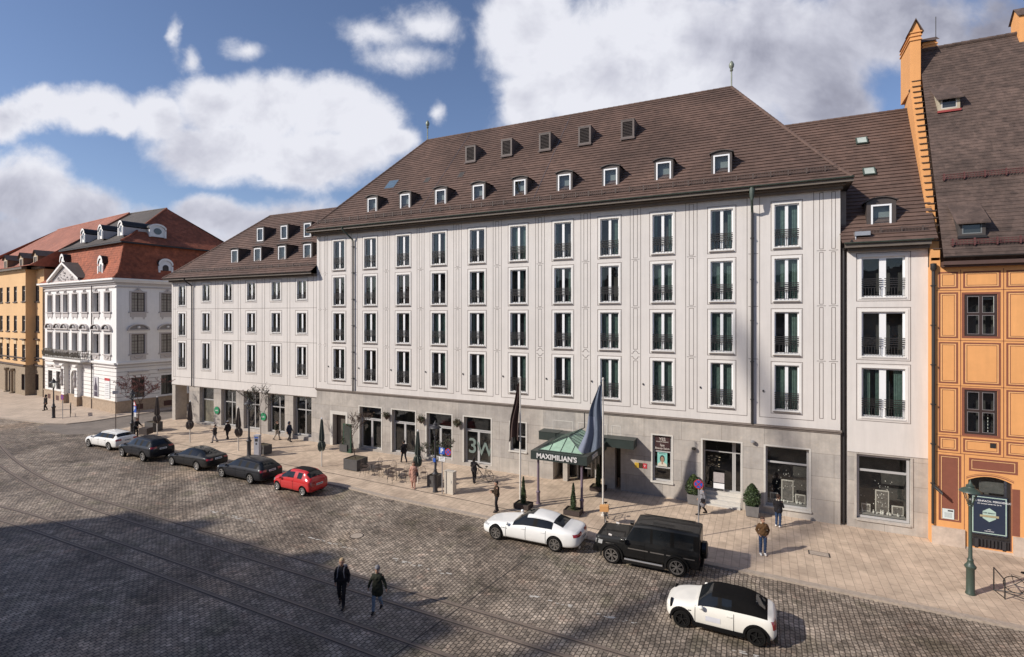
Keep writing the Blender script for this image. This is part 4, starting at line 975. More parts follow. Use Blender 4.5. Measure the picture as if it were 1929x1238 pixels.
b.box(ARX0, ARX1, OY+.13, OY+.15, .06, .555); b.build('cellar_grille', iron, oh)
for k in (0, 2, 4):
    for j, (a, c) in enumerate(WINZ):
        w_, h_ = wx1-wx0, c-a; q = MB(); frame_bars(q, w_, h_, (.5,), (h_*.53,), .11, .12, .03, .10)
        o = q.build('window', brown_frame, oh, loc=((wx0+wx1)/2+k*wB, OY, a))
        l = MB(); t = .022
        for (xa, xb) in ((-w_/2+.11, -.06), (.06, w_/2-.11)):
            for (za, zb) in ((.11, h_*.53-.06), (h_*.53+.06, h_-.11)): rect_line(l, xa, xb, za, zb, 0, t, y=.028, d=.004)
        l.build('sash_edge', mat('sash_grey', (.22,.20,.20), .5), o)
        p = MB(); p.quad((-w_/2+.05,.07,.05),(w_/2-.05,.07,.05),(w_/2-.05,.07,h_-.05),(-w_/2+.05,.07,h_-.05)); p.build('pane', pane, o)
        r_ = MB(); r_.quad((-w_/2,.5,0),(w_/2,.5,0),(w_/2,.5,h_),(-w_/2,.5,h_)); r_.build('room', dark_in, o)
        if k == 0 and j == 0: r_ = MB(); r_.box(.08, w_/2-.12, .2, .21, h_-.28, h_-.12); r_.build('blind', mat('blind_grey', (.16,.19,.19)), o)
        if k == 0 and j == 1:
            r_ = MB(); [r_.lathe((.10,.25,.12+.14*z), [(.04,0),(.05,.05),(.02,.11)], 7) for z in range(8)]; [r_.lathe((.34,.25,.12+.16*z), [(.012,0),(.02,.04),(.008,.1)], 6) for z in range(7)]; r_.build('ornament', mat('ornament_white', (.6,.6,.6)), o)
# shop board in the arch
wd, x_ = ARX1-ARX0, (ARX0+ARX1)/2
q = MB(); q.box(-wd/2, -wd/2+.12, .12, .2, 0, 3.0); q.box(wd/2-.12, wd/2, .12, .2, 0, 3.0); q.box(-wd/2+.12, wd/2-.12, .12, .2, 0, .12); q.box(-wd/2+.12, wd/2-.12, .10, .2, 2.02, 2.14)
o = q.build('shop_window', metal_dark, oh, loc=(x_, OY, .56))
p = MB(); p.quad((-wd/2,.17,.05),(wd/2,.17,.05),(wd/2,.17,3.05),(-wd/2,.17,3.05)); p.build('pane', shop_pane, o)
r_ = MB(); r_.quad((-wd/2,.9,0),(wd/2,.9,0),(wd/2,.9,3.1),(-wd/2,.9,3.1)); r_.box(-wd/2+.5, wd/2-.2, .3, .32, 2.2, 2.75); r_.build('room', mat('room_grey', (.10,.10,.095), .9, var=.3, scale=3), o)
navy = mat('board_navy', (.018,.028,.055), .5, var=.05); minty = mat('board_mint', (.42,.55,.48), .5)
s_ = MB(); s_.box(-wd/2+.13, wd/2-.13, .06, .09, .20, 2.1); bd = s_.build('sign_board', navy, o)
s_ = MB(); rect_line(s_, -wd/2+.17, wd/2-.17, .25, 2.05, 0, .04, y=.058, d=.004)
s_.face([(.0+.29*math.cos(R(30+60*k)), .052, 1.18+.34*math.sin(R(30+60*k))) for k in range(6)], 0); s_.box(-.36, .36, .040, .050, 1.07, 1.17, 1)
s_.build('emblem', [minty, mat('board_gold', (.35,.30,.18))], bd)
for t_, z_, sz in (('DIREKT. EINFACH. PERSOENLICH', 1.74, .125), ('Wir sind bald wieder fuer Sie da', 1.61, .07), ('www', .36, .06), ('Oeffnungszeiten', .28, .055)):
    textmesh(t_, sz, 'lettering', signwhite, bd, Matrix.Translation((0,.054,z_+.1)) @ FACE, .001, .001)
textmesh('DER MARKT', .085, 'lettering', navy, bd, Matrix.Translation((0,.046,1.27)) @ FACE, .001, .001)
q = plane(1786, 968, OY); b = MB(); b.box(-.23, .23, -.03, 0, -.25, .25, 0); b.box(-.02, .19, -.034, -.03, .13, .20, 1)
for k in range(5): b.box(-.15, .15, -.034, -.03, .04-.05*k, .055-.05*k, 2)
b.build('notice_sign', [mat('notice_white', (.62,.68,.66), .5, var=.04), MATS['lettering_silver'] if 0 else iron, mat('notice_ink', (.2,.22,.22), .5)], oh, loc=(q.x, OY-.001, q.z))
q = plane(1870.5, 840, OY); b = MB(); b.box(-.11,.11,-.02,0,-.11,.11); b.build('vent_grille', metal_dark, oh, loc=(q.x, OY, q.z))
# flag-like dark banner arm by the downpipe
q = plane(1757, 915, OY-.3); b = MB(); b.tube((0,.2,.05),(.34,-.28,-.30),.025,n=6); b.quad((.03,.1,.12),(.34,-.25,-.18),(.34,-.25,-.38),(.02,.12,-.08)); b.build('sign_arm', [metal_dark], oh, loc=(q.x, q.y, q.z))
# eaves and roof
b = MB(); b.box(8.02, OX1, -.98, OY+.001, 14.02, 14.20); b.box(8.02, OX1, -.80, OY-.001, OT-.02, 14.018); b.build('eaves', mat('eaves_maroon', (.09,.05,.04), .7, var=.1), oh)
gutter(oh, 8.0, OX1, -1.08, 14.42, metal_dark)
SL2 = 1.56; OE = (-1.0, 14.38); ORY, ORZ = 8.05, 28.5
orow = [((8.0,OE[0],OE[1]),(OX1,OE[0],OE[1])),((8.95,ORY,ORZ),(OX1,ORY,ORZ))]
b = MB(); roof_courses(b, orow, step=.24, th=.022)
b.quad((8.95,ORY,ORZ),(OX1,ORY,ORZ),(OX1,17,14.4),(8,17,14.4)); ridge_cap(b, [(8.95,ORY,ORZ+.02),(OX1,ORY,ORZ+.02)], .16)
b.build('roof', roof_orange_m, oh)
ryo = lambda z: OE[0]+(z-OE[1])/((ORZ-OE[1])/(ORY-OE[0]))
def orx(y): return 8.0+(y-OE[0])/(ORY-OE[0])*.95
# fire wall with its little tiled steps
b = MB(); ya, yb = OY, 7.0; N_ = 27
def fx(y): t = (y-ya)/(yb-ya); return 7.62+.62*t, 7.98+.78*t
def fz(y): return 14.1+(y-ya)*SL2
for k in range(N_):
    y0, y1 = ya+(yb-ya)*k/N_, ya+(yb-ya)*(k+1)/N_; zt = fz(y1)+.34; zc = zt-.0
    (l0, r0), (l1, r1) = fx(y0), fx(y1)
    b.quad((l0,y0,zt-SL2*(y1-y0)),(r0,y0,zt-SL2*(y1-y0)),(r0,y0,zt),(l0,y0,zt)); b.quad((l0,y0,zt),(r0,y0,zt),(r1,y1,zt),(l1,y1,zt))
    b.quad((l0,y0,8),(l0,y0,zt),(l1,y1,zt),(l1,y1,8)); b.quad((r0,y0,13),(r1,y1,13),(r1,y1,zt),(r0,y0,zt))
    b.box(l0+(r0-l0)*.15, r0+.05, y0-.07, y1, zt, zt+.035, 1)
l7, r7 = fx(7.0)
b.quad((l7,7,8),(l7,7,26.3),(l7+.19,9.2,28.9),(l7+.19,9.2,8)); b.quad((l7+.19,9.2,8),(l7+.19,9.2,24),(l7+.4,17,15),(l7+.4,17,8))
b.quad((OX0,OY-.001,-.1),(7.98,OY-.001,-.1),(7.98,OY-.001,14.5),(OX0,OY-.001,14.5)) if 0 else None
b.box(OX0, 7.99, OY-.004, OY, 13.9, 14.3)
b.build('fire_wall', [orange_m, roof_orange_m], oh)
b = MB(); x0, x1, y0, y1, zb_, zt = 8.22, 8.76, 6.7, 9.2, 25.6, 29.25; xm = (x0+x1)/2
b.box(x0, x1, y0, y1, zb_, zt); b.face([(x0,y0,zt),(x1,y0,zt),(xm,y0,zt+.72)]); b.face([(x0,y1,zt),(x1,y1,zt),(xm,y1,zt+.72)])
for z in (zt-.55, zt-.3, zt-.08): b.box(x0-.06, x1+.06, y0-.06, y1+.06, z, z+.07)
b.box(x0-.06, x1+.03, y0-.07, y0+.1, zb_-.05, zb_+.06, 1)
for s in (-1, 1):
    xa = xm+s*(x1-xm+.14); b.quad((xa,y0-.12,zt-.10),(xm,y0-.12,zt+.80),(xm,y1+.1,zt+.80),(xa,y1+.1,zt-.10), 1); b.quad((xa,y0-.12,zt-.18),(xm,y0-.12,zt+.72),(xm,y0-.12,zt+.80),(xa,y0-.12,zt-.10), 1)
b.build('gable_pier', [orange_m, roof_orange_m], oh)
b = MB(); q0, q1 = plane(1736,100,8.3), plane(1762,100,8.3); b.box(q0.x, q1.x, 8.0, 9.2, 26.5, 29.0, 0); 
for z in (28.6, 28.8): b.box(q0.x-.05, q1.x+.05, 7.95, 9.25, z, z+.07, 0)
b.box(q0.x+.12, q0.x+.32, 7.98, 8.01, 28.1, 28.5, 1); b.box(q0.x+.45, q0.x+.65, 7.98, 8.01, 28.1, 28.5, 1)
b.quad((q0.x-.1,7.85,29.0),(q1.x+.12,7.85,29.0),(q1.x+.12,8.6,29.5),(q0.x-.1,8.6,29.5), 2); b.quad((q0.x-.1,9.35,29.0),(q1.x+.12,9.35,29.0),(q1.x+.12,8.6,29.5),(q0.x-.1,8.6,29.5), 2); b.tube((q1.x,8.2,29),(q1.x,8.2,30.6),.02,m=1)
b.build('chimney', [orange_m, dark_in, roof_orange_m], oh)
q = plane(1915, 50, 8.0); b = MB(); b.box(q.x, q.x+1.4, 7.6, 8.8, 27.5, 29.4); b.quad((q.x-.1,7.5,29.38),(q.x+1.5,7.5,29.38),(q.x+1.5,8.2,30.1),(q.x-.1,8.2,30.1),1); b.quad((q.x-.1,8.9,29.38),(q.x+1.5,8.9,29.38),(q.x+1.5,8.2,30.1),(q.x-.1,8.2,30.1),1); b.face([(q.x,7.6,29.4),(q.x,8.8,29.4),(q.x,8.2,30.05)]); b.build('chimney', [orange_m, roof_orange_m], oh)
def shed_dormer(px, py, w, h, side_m, sill_m, fr):
    # front of the little shed roof window; py is the sill
    lo, hi = -1.0, 8.0
    for _ in range(40):
        m_ = (lo+hi)/2; z = plane(px, py, m_).z
        if z > OE[1]+(m_-OE[0])*SL2: lo = m_
        else: hi = m_
    y = lo-.15; q = plane(px, py, y); z0 = q.z; x = q.x; b = MB(); zr_ = z0+h+1.0; yr = ryo(zr_)+.05
    wall_holes(b, x-w/2, x+w/2, z0, z0+h, [(x-w/2+.14, x+w/2-.14, z0+.10, z0+h-.06, .08)], m=0, y=y)
    for s in (-1, 1): b.face([(x+s*w/2,y,z0-.1),(x+s*w/2,y,z0+h),(x+s*w/2,yr,zr_),(x+s*w/2,ryo(z0-.1)+.1,z0-.1)], 0)
    o_ = .14; b.quad((x-w/2-o_,y-.22,z0+h-.16),(x+w/2+o_,y-.22,z0+h-.16),(x+w/2+o_,yr,zr_+.05),(x-w/2-o_,yr,zr_+.05), 1)
    b.quad((x-w/2-o_,y-.22,z0+h-.23),(x+w/2+o_,y-.22,z0+h-.23),(x+w/2+o_,y-.22,z0+h-.16),(x-w/2-o_,y-.22,z0+h-.16), 1); b.box(x-w/2-.04, x+w/2+.04, y-.08, y+.02, z0-.12, z0, 2)
    d = b.build('dormer', [side_m, roof_orange_m, sill_m], oh); f = MB(); rect_line(f, x-w/2+.14, x+w/2-.14, z0+.10, z0+h-.06, 0, .05, y=y+.02, d=.02); f.build('window_frame', fr, d)
    g = MB(); g.quad((x-w/2+.14,y+.05,z0+.1),(x+w/2-.14,y+.05,z0+.1),(x+w/2-.14,y+.05,z0+h-.06),(x-w/2+.14,y+.05,z0+h-.06)); g.build('pane', mat('pane_dark', (.03,.035,.035), .08, var=.1, spec=.8), d)
shed_dormer(1788, 207, 1.0, .80, mat('dormer_ochre', (.42,.36,.26), .8, var=.1), mat('sill_red', (.30,.05,.045), .7), mat('dormer_white', (.5,.48,.44)))
shed_dormer(1831, 444, 1.05, .80, mat('dormer_dark', (.06,.05,.045), .7, var=.1), metal_dark, mat('dormer_grey', (.16,.17,.17)))
rg = mat('guard_red', (.12,.042,.038), .7, var=.15)
for z in (14.95, 18.75): yy = ryo(z)-.1; snow_guard(oh, orx(yy)+.4, OX1-1, yy, z+.02, rg, .85, .3)
b = MB(); xx = plane(1758, 700, OY-.1).x; b.tube((xx,OY-.12,14.0),(xx,OY-.12,2.9),.07,n=8); b.lathe((xx,OY-.14,13.75), [(.07,0),(.13,.1),(.13,.38),(.05,.4)], 10); b.tube((xx-.02,OY-.1,2.9),(xx-.02,OY-.1,1.0),.055,n=8)
for z in (13,11,9,7,5,3): b.box(xx-.10, xx+.1, OY-.2, OY, z, z+.05)
b.build('downpipe', metal_dark, oh, smooth=True, angle=40)

# ------------------------------------------------------------------ local frames for the houses on the left
class Frame:
    def __init__(s, ox, oy, deg):
        s.o = Vector((ox, oy)); a = R(deg); s.x = Vector((math.cos(a), math.sin(a))); s.y = Vector((-math.sin(a), math.cos(a))); s.rz = a
    def hit(s, px, py, x=None, y=None):
        """pixel -> local (x, y, z) on the local plane x = const or y = const"""
        r = ray(px, py); rx = r.x*s.x.x+r.y*s.x.y; ryy = r.x*s.y.x+r.y*s.y.y
        c = Vector((CAMP.x, CAMP.y))-s.o; cx_, cyy = c.dot(s.x), c.dot(s.y)
        t = (y-cyy)/ryy if y is not None else (x-cx_)/rx
        return Vector((cx_+t*rx, cyy+t*ryy, CAMP.z+t*r.z))
def side_T(x0): return lambda u, d, z: (x0-d, u, z)       # maps a front-type builder onto a wall that faces +x
# ------------------------------------------------------------------ white baroque house
FW = Frame(-63.9, -.93, -5.5)
wh = thing('white_baroque_house', 'white baroque corner house with red mansard roof, pediment and balcony', 'building', (-63.9,-.93,0), FW.rz)
white_m = mat('plaster_white', (.80, .78, .75), .85, var=.03, scale=2, var2=.04)
streaks(white_m, .04)
orn = mat('ornament_grey', (.50, .46, .44), .85, var=.08, scale=8)
groove = mat('joint_grey', (.30, .28, .27), .9)
plinth_m = mat('plinth_brown', (.38, .29, .21), .85, var=.2, scale=5, bump=.2)
uc = [-18.3, -15.7, -13.45, -10.75, -8.0, -4.95, -2.1]; W1 = 1.42
SC = [2.12, 5.17, 8.22, 11.27, 14.3]; WT, ZC = 20.1, 15.0
SW2 = 1.36
def wall_face(T, x0, x1, cols, w, gf, door=None):
    b = MB(T); hl = []
    for c in cols:
        hl += [(c-w/2, c+w/2, 11.95, 14.12, .42), (c-w/2, c+w/2, 7.2, 9.42, .42)]
    for c in gf: hl.append((c-w/2, c+w/2, 2.28, 4.55, .35))
    if door: hl.append((door-.95, door+.95, .7, 4.95, .6))
    wall_holes(b, x0, x1, .0, ZC, hl, m=0, mr=0)
    # horizontal joints of the rusticated ground floor
    z = 2.5
    while z < 5.9:
        segs = [(x0, x1)]
        for h in hl:
            if h[2] < z < h[3]:
                segs = [t for s in segs for t in ((s[0], min(s[1], h[0]-.18)), (max(s[0], h[1]+.18), s[1])) if t[1]-t[0] > .05]
        for s in segs: b.box(s[0], s[1], -.012, .001, z, z+.05, 2)
        z += .46
    for c in cols:
        for (a, e) in ((11.95, 14.12), (7.2, 9.42)):
            rect = ((c-w/2-.2, c-w/2, a, e), (c+w/2, c+w/2+.2, a, e), (c-w/2-.2, c+w/2+.2, e, e+.14))
            for q in rect: b.box(q[0], q[1], -.05, .001, q[2], q[3], 1)
            b.box(c-w/2-.28, c+w/2+.28, -.16, .001, a-.14, a, 1)
        # apron with drops under the top windows, crest above
        b.box(c-w/2-.12, c+w/2+.12, -.06, .001, 11.35, 11.80, 1)
        for s in (-1, 1): b.face([(c+s*.55-.14,-.06,11.35),(c+s*.55+.14,-.06,11.35),(c+s*.55,-.06,11.02)], 1)
        b.face([(c-.5,-.08,14.26),(c+.5,-.08,14.26),(c+.22,-.08,14.45),(c,-.08,14.85),(c-.22,-.08,14.45)], 1); b.lathe((c,-.1,14.40), [(.02,-.1),(.13,0),(.10,.12),(.02,.22)], 8, 1)
        # segment pediment over the first floor windows
        n = 10; R_ = w/2+.42
        for k in range(n):
            a0, a1 = math.pi*k/n, math.pi*(k+1)/n
            p = lambda a, r_, y_: (c+r_*math.cos(a), y_, 9.95+.62*(r_/R_)*math.sin(a))
            b.quad(p(a0,R_,-.26), p(a1,R_,-.26), p(a1,R_-.16,-.26), p(a0,R_-.16,-.26), 1); b.quad(p(a0,R_,-.26), p(a1,R_,-.26), p(a1,R_,0), p(a0,R_,0), 1)
            b.quad(p(a0,R_-.16,-.05), p(a1,R_-.16,-.05), p(a1,.02,-.05), p(a0,.02,-.05), 2)
        b.box(c-R_, c+R_, -.26, .001, 9.84, 9.96, 1); b.lathe((c,-.12,10.08), [(.1,0),(.18,.1),(.12,.24)], 8, 0)
        b.box(c-w/2-.1, c+w/2+.1, -.07, .001, 6.55, 7.02, 1)
        for q in range(6):
            a0, a1 = math.pi+math.pi*q/6, math.pi+math.pi*(q+1)/6; b.tube((c+.4*math.cos(a0),-.1,6.92+.22*math.sin(a0)),(c+.4*math.cos(a1),-.1,6.92+.22*math.sin(a1)),.05,n=5,m=1)
    for c in gf: b.box(c-w/2-.35, c+w/2+.35, -.22, .001, 5.15, 5.30, 1); b.box(c-w/2-.16, c+w/2+.16, -.05, .001, 2.1, 2.27, 0)
    b.box(x0, x1, -.14, .001, 6.02, 6.14, 1); b.box(x0, x1, -.24, .001, 6.14, 6.34, 0); b.box(x0, x1, -.10, .001, 5.72, 5.80, 1)
    b.box(x0, x1, -.10, .001, 14.62, 14.78, 1)
    o = b.build('wall', [white_m, orn, groove], wh)
    p = MB(T); p.box(x0-.0, x1, -.10, .001, -.1, 1.98); p.box(x0, x1, -.16, .001, 1.98, 2.08)
    p.build('plinth', plinth_m, wh)
    for c in gf: q = MB(T); q.box(c-.45, c+.45, -.108, -.10, .95, 1.55); q.build('cellar_window', mat('cellar_maroon', (.09,.04,.03), .7), wh)
    return o
wall_face(None, -WT, 0, uc, W1, (uc[0], uc[1]), -11.0)
wall_face(side_T(0), 0, 16, SC, SW2, SC)
b = MB(); b.quad((-WT,0,0),(-WT,16,0),(-WT,16,15),(-WT,0,15)); b.quad((-WT,16,0),(0,16,0),(0,16,15),(-WT,16,15)); b.build('rear_wall', white_m, wh)
def far_window(parent, T, c, z, w, h, fr=brown_frame, depth=.38, bars=(.5,), rows=(.66,), curtain=False, name='window', lattice=True, light=None):
    b = MB(T and (lambda u, d, zz: T(u+c, d, zz+z)) or (lambda u, d, zz: (u+c, d, zz+z)))
    frame_bars(b, w, h, bars, [h*r for r in rows], .08, .09, depth-.07, depth)
    if lattice:
        for k in range(1, 6): b.box(-w/2, w/2, depth-.055, depth-.04, h*k/6-.012, h*k/6+.012)
        for k in (.25, .75): b.box(-w/2+w*k-.012, -w/2+w*k+.012, depth-.055, depth-.04, 0, h)
    o = b.build(name, fr, parent)
    p = MB(b.T); p.quad((-w/2,depth-.03,0),(w/2,depth-.03,0),(w/2,depth-.03,h),(-w/2,depth-.03,h)); p.build('pane', light or mat('pane_far', (.05,.05,.05), .12, var=.4, scale=1.5, spec=.8), o)
    return o
for c in uc:
    far_window(wh, None, c, 11.95, W1, 2.17); far_window(wh, None, c, 7.2, W1, 2.2, lattice=not(-14 < c < -7), name='window')
pg = mat('pane_lattice', (.26,.24,.21), .3, var=.15)
for c in SC: far_window(wh, side_T(0), c, 11.95, SW2, 2.17, depth=.16, light=pg); far_window(wh, side_T(0), c, 7.2, SW2, 2.2, depth=.16, light=pg); far_window(wh, side_T(0), c, 2.28, SW2, 2.27, depth=.2, light=mat('pane_dark', (.03,.03,.03)))
for c in uc[:2]: far_window(wh, None, c, 2.28, W1, 2.27, depth=.2)
# door with arched light, flanking pilasters
b = MB(); b.box(-11.85, -10.15, .45, .55, .7, 3.75, 0); b.box(-11.02, -10.98, .44, .46, .7, 3.7, 1)
for s in (-1, 1):
    for z in (.95, 2.35): b.box(-11+s*.43-.26, -11+s*.43+.26, .42, .46, z, z+1.1, 1)
d = b.build('door', [wood_dark, mat('door_relief', (.09,.07,.055), .6)], wh)
b = MB(); b.quad((-11.9,.5,3.8),(-10.1,.5,3.8),(-10.1,.5,4.95),(-11.9,.5,4.95)); b.build('fanlight', MATS['pane_far'], d)
b = MB(); n = 10
for k in range(n):
    u0, u1 = -1+2*k/n, -1+2*(k+1)/n; za, zb = 4.05+.9*math.sqrt(max(0,1-u0*u0)), 4.05+.9*math.sqrt(max(0,1-u1*u1))
    b.quad((-11+.95*u0,-.02,za),(-11+.95*u1,-.02,zb),(-11+.95*u1,-.02,4.96),(-11+.95*u0,-.02,4.96),0)
for x in (-12.9, -9.1):
    b.box(x-.38, x+.38, -.5, .0, .4, 5.5, 0); z = 2.2
    while z < 5.3: b.box(x-.385, x+.385, -.506, -.4, z, z+.05, 1); z += .46
    b.box(x-.42, x+.42, -.55, .0, .4, 1.95, 2); b.box(x-.5, x+.5, -.7, 0, 5.5, 5.7, 0); b.lathe((x,-.58,3.0), [(.05,0),(.16,.3),(.10,.7),(.2,1.2),(.08,1.7),(.16,2.1)], 8, 3)
b.build('portal', [white_m, groove, plinth_m, orn], wh)
# balcony
b = MB(); b.box(-17.6, -6.4, -1.0, -.002, 6.16, 6.38); b.build('balcony', white_m, wh)
rl = MB(); rr = random.Random(2)
for (p, q) in (((-17.55,-.95),(-6.45,-.95)),((-17.55,-.95),(-17.55,0)),((-6.45,-.95),(-6.45,0))):
    rl.tube((*p,7.42),(*q,7.42),.035); rl.tube((*p,6.5),(*q,6.5),.03)
    n = int((Vector(q)-Vector(p)).length/.16)
    for k in range(n+1):
        v = Vector(p).lerp(Vector(q), k/max(1,n)); rl.tube((v.x,v.y,6.38),(v.x,v.y,7.42),.016,n=4)
        a_ = rr.uniform(.05,.12); rl.tube((v.x-a_,v.y-.05,6.6+rr.uniform(0,.2)),(v.x+a_,v.y-.08,7.0+rr.uniform(0,.3)),.02,n=4); rl.tube((v.x+a_,v.y-.05,6.6+rr.uniform(0,.2)),(v.x-a_,v.y-.08,7.0+rr.uniform(0,.3)),.02,n=4)
rl.build('balcony_railing', mat('railing_gilt', (.13,.11,.08), .5, var=.3, scale=5), wh)
pl = MB(); pl.lathe((0,0,0), [(.06,0),(.09,.1),(.02,.15)], 6)
# posters
for c, lab, top in ((uc[5], 'dark', 0), (uc[6], 'pale', 1)):
    b = MB(); b.box(-.62, .62, -.06, -.02, 2.3, 4.55, 0)
    if top: b.box(-.62, .62, -.064, -.06, 4.25, 4.55, 1); [b.box(-.45, .45, -.064, -.06, 2.6+.22*k, 2.64+.22*k, 2) for k in range(7)]
    else: b.face([(-.4,-.064,2.3),(.5,-.064,2.3),(.45,-.064,3.4),(.15,-.064,3.9),(.1,-.064,4.4),(-.1,-.064,4.4),(-.15,-.064,3.9),(-.4,-.064,3.4)], 1)
    o = b.build('banner', [mat('banner_'+lab, (.72,.72,.72) if top else (.5,.48,.5), .7), mat('banner_mark'+lab, (.45,.05,.05) if top else (.05,.035,.06), .7), groove], wh, loc=(c,-.0,0))
    if not top: textmesh('BAROCK', .2, 'lettering', signwhite, o, Matrix.Translation((0,-.068,2.9)) @ FACE, .002)
# cornice, pediment, roofs
b = MB()
def ring(z0, z1, o, m): b.box(-WT-o, o, -o, 0, z0, z1, m); b.box(0, o, 0, 16+o, z0, z1, m); b.box(-WT-o, -WT, 0, 16, z0, z1, m)
ring(14.98, 15.2, .16, 1); ring(15.2, 15.42, .38, 0); ring(15.42, 15.62, .62, 0)
b.build('cornice', [white_m, orn], wh)
b = MB(); x0, x1, xm, z0, zp, y = -16.7, -7.9, -12.3, 15.64, 17.6, -.45
b.face([(x0,y,z0),(x1,y,z0),(xm,y,zp)], 1)
for (p, q) in (((x0-.2,z0),(xm,zp+.12)),((x1+.2,z0),(xm,zp+.12))):
    b.quad((p[0],y-.35,p[1]),(q[0],y-.35,q[1]),(q[0],y-.35,q[1]+.28),(p[0],y-.35,p[1]+.28), 0); b.quad((p[0],y-.35,p[1]),(q[0],y-.35,q[1]),(q[0],y,q[1]),(p[0],y,p[1]), 0)
    b.quad((p[0],y-.38,p[1]+.3),(q[0],y-.38,q[1]+.3),(q[0],3.2,q[1]+.3),(p[0],1.0,p[1]+.3), 2)
rr = random.Random(8)
for k in range(26):
    t = rr.uniform(-1,1); x = xm+t*2.3; z = z0+.15+rr.random()*(1.35*(1-abs(t)*.75)); r = rr.uniform(.08,.2); b.lathe((x,y-.02,z), [(r*.3,-r*.6),(r,0),(r*.3,r*.6)], 7, 3)
b.build('pediment', [white_m, orn, roof_slate, orn], wh)
b = MB(); b.tube((-10.7,1.2,17.8),(-10.7,1.2,19.6),.03); b.lathe((-10.7,1.2,17.9), [(.3,0),(.12,.25),(.05,.6),(.12,.8),(.05,1.0)], 8); b.tube((-11.1,1.2,19.7),(-10.3,1.2,19.7),.07); b.lathe((-10.7,1.2,19.6),[(.02,0),(.14,.12),(.02,.26)],8); b.build('finial', mat('finial_gilt', (.14,.13,.09), .5, var=.3), wh)
MB0 = (-WT-.45, .45, -.45, 16.45, 15.66); MB1 = (-17.4, -1.25, 1.25, 14.7, 19.72)
b = MB(); m0, m1 = MB0, MB1
def mid(k, a, c): return a+(c-a)*k
def rect_at(k, bulge): x0 = mid(k, m0[0], m1[0]); return (x0, mid(k, m0[1], m1[1]), mid(k, m0[2], m1[2]), mid(k, m0[3], m1[3]))
lev = [(0, 15.66), (.42, 16.3), (.7, 17.6), (1, 19.72)]
fr_, rt_, lf_, bk_ = [], [], [], []
for k, z in lev:
    x0, x1, y0, y1 = rect_at(k, 0); fr_.append(((x0,y0,z),(x1,y0,z))); rt_.append(((x1,y0,z),(x1,y1,z))); lf_.append(((x0,y1,z),(x0,y0,z))); bk_.append(((x1,y1,z),(x0,y1,z)))
for rws in (fr_, rt_, lf_): roof_courses(b, rws, .28, .025)
ridge_cap(b, [rt_[0][0], rt_[1][0], rt_[2][0], rt_[3][0]], .11, 0)
b.build('mansard', roof_red, wh)
EX0, EX1, EY0, EY1, EZ = -17.95, -.75, .75, 15.2, 19.72
b = MB(); b.box(EX0, EX1, EY0, EY1, EZ, EZ+.14); b.build('upper_eaves', metal_dark, wh)
PKR, PKL = Vector((-6.6, 8.2, 25.4)), Vector((-16.6, 8.2, 25.7)); z_ = EZ+.16
b = MB(); roof_courses(b, [((EX0,EY0,z_),(EX1,EY0,z_)),((EX0+.2,EY0+1.3,z_+.75),(EX1-1.1,EY0+1.3,z_+.75)),(PKL,PKR)], .28, .025); b.quad(PKL, PKR, (EX1,EY1,z_), (EX0,EY1,z_)); b.face([(EX0,EY0,z_),(EX0,EY1,z_),PKL]); ridge_cap(b, [PKL, PKR], .12); b.build('upper_roof', roof_slate, wh)
b = MB(); roof_courses(b, [((EX1,EY0,z_),(EX1,EY1,z_)),((EX1-1.1,EY0+1.3,z_+.75),(EX1-1.1,EY1-1.2,z_+.75)),(PKR,PKR)], .28, .025); ridge_cap(b, [PKR, (EX1-1.1,EY0+1.3,z_+.78), (EX1,EY0,z_+.05)], .12); b.build('upper_roof', roof_red, wh)
def eye_dormer(T, c, yf, z0, w, h, depth, oval=True, sidem=orn):
    b = MB(T); n = 12; prof = [(c+w/2*math.cos(math.pi*k/n), z0+h*.62+h*.38*math.sin(math.pi*k/n)) for k in range(n+1)]
    b.face([(c-w/2,yf,z0),(c+w/2,yf,z0)]+[(x,yf,z) for x, z in prof], 0)
    for (p, q) in zip(prof, prof[1:]):
        f = lambda v, k: (c+(v[0]-c)*k, z0+(v[1]-z0)*k)
        P1, Q1 = f(p,1.16), f(q,1.16); b.quad((P1[0],yf-.12,P1[1]),(Q1[0],yf-.12,Q1[1]),(Q1[0],yf+depth,Q1[1]),(P1[0],yf+depth,P1[1]), 1); b.quad((P1[0],yf-.12,P1[1]),(Q1[0],yf-.12,Q1[1]),(q[0],yf-.10,q[1]),(p[0],yf-.10,p[1]), 0)
    for s in (-1,1): b.quad((c+s*w/2,yf,z0),(c+s*w/2,yf,z0+h*.66),(c+s*w/2,yf+depth,z0+h*.66),(c+s*w/2,yf+depth,z0), 2); b.box(c+s*w/2-.10, c+s*w/2+.1, yf-.1, yf+.05, z0-.05, z0+h*.6, 0)
    d = b.build('dormer', [white_m, metal_dark, sidem], wh)
    g = MB(T); rx, rz_ = (w*.27, h*.28) if oval else (w*.24, h*.34)
    g.face([(c+rx*math.cos(2*math.pi*k/16), yf-.02, z0+h*(.5 if oval else .45)+rz_*math.sin(2*math.pi*k/16)) for k in range(16)] if oval else [(c-rx,yf-.02,z0+.1),(c+rx,yf-.02,z0+.1)]+[(c+rx*math.cos(math.pi*k/8),yf-.02,z0+h*.5+h*.2*math.sin(math.pi*k/8)) for k in range(9)])
    g.build('pane', MATS['pane_far'], d)
for px, py in ((157,447),(190,440),(228,433)): q = FW.hit(px, py, y=1.7); eye_dormer(None, q.x, 1.7, q.z-.65, 1.0, 1.5, 3.6)
q = FW.hit(297, 437, x=-1.9); eye_dormer(side_T(0), q.y, 1.9, q.z-.62, 1.65, 1.35, 3.4)
for px, py in ((118,500),(190,505)): q = FW.hit(px, py, y=.35); eye_dormer(None, q.x, .35, q.z-1.0, 1.15, 2.1, 1.2, False, roof_slate)
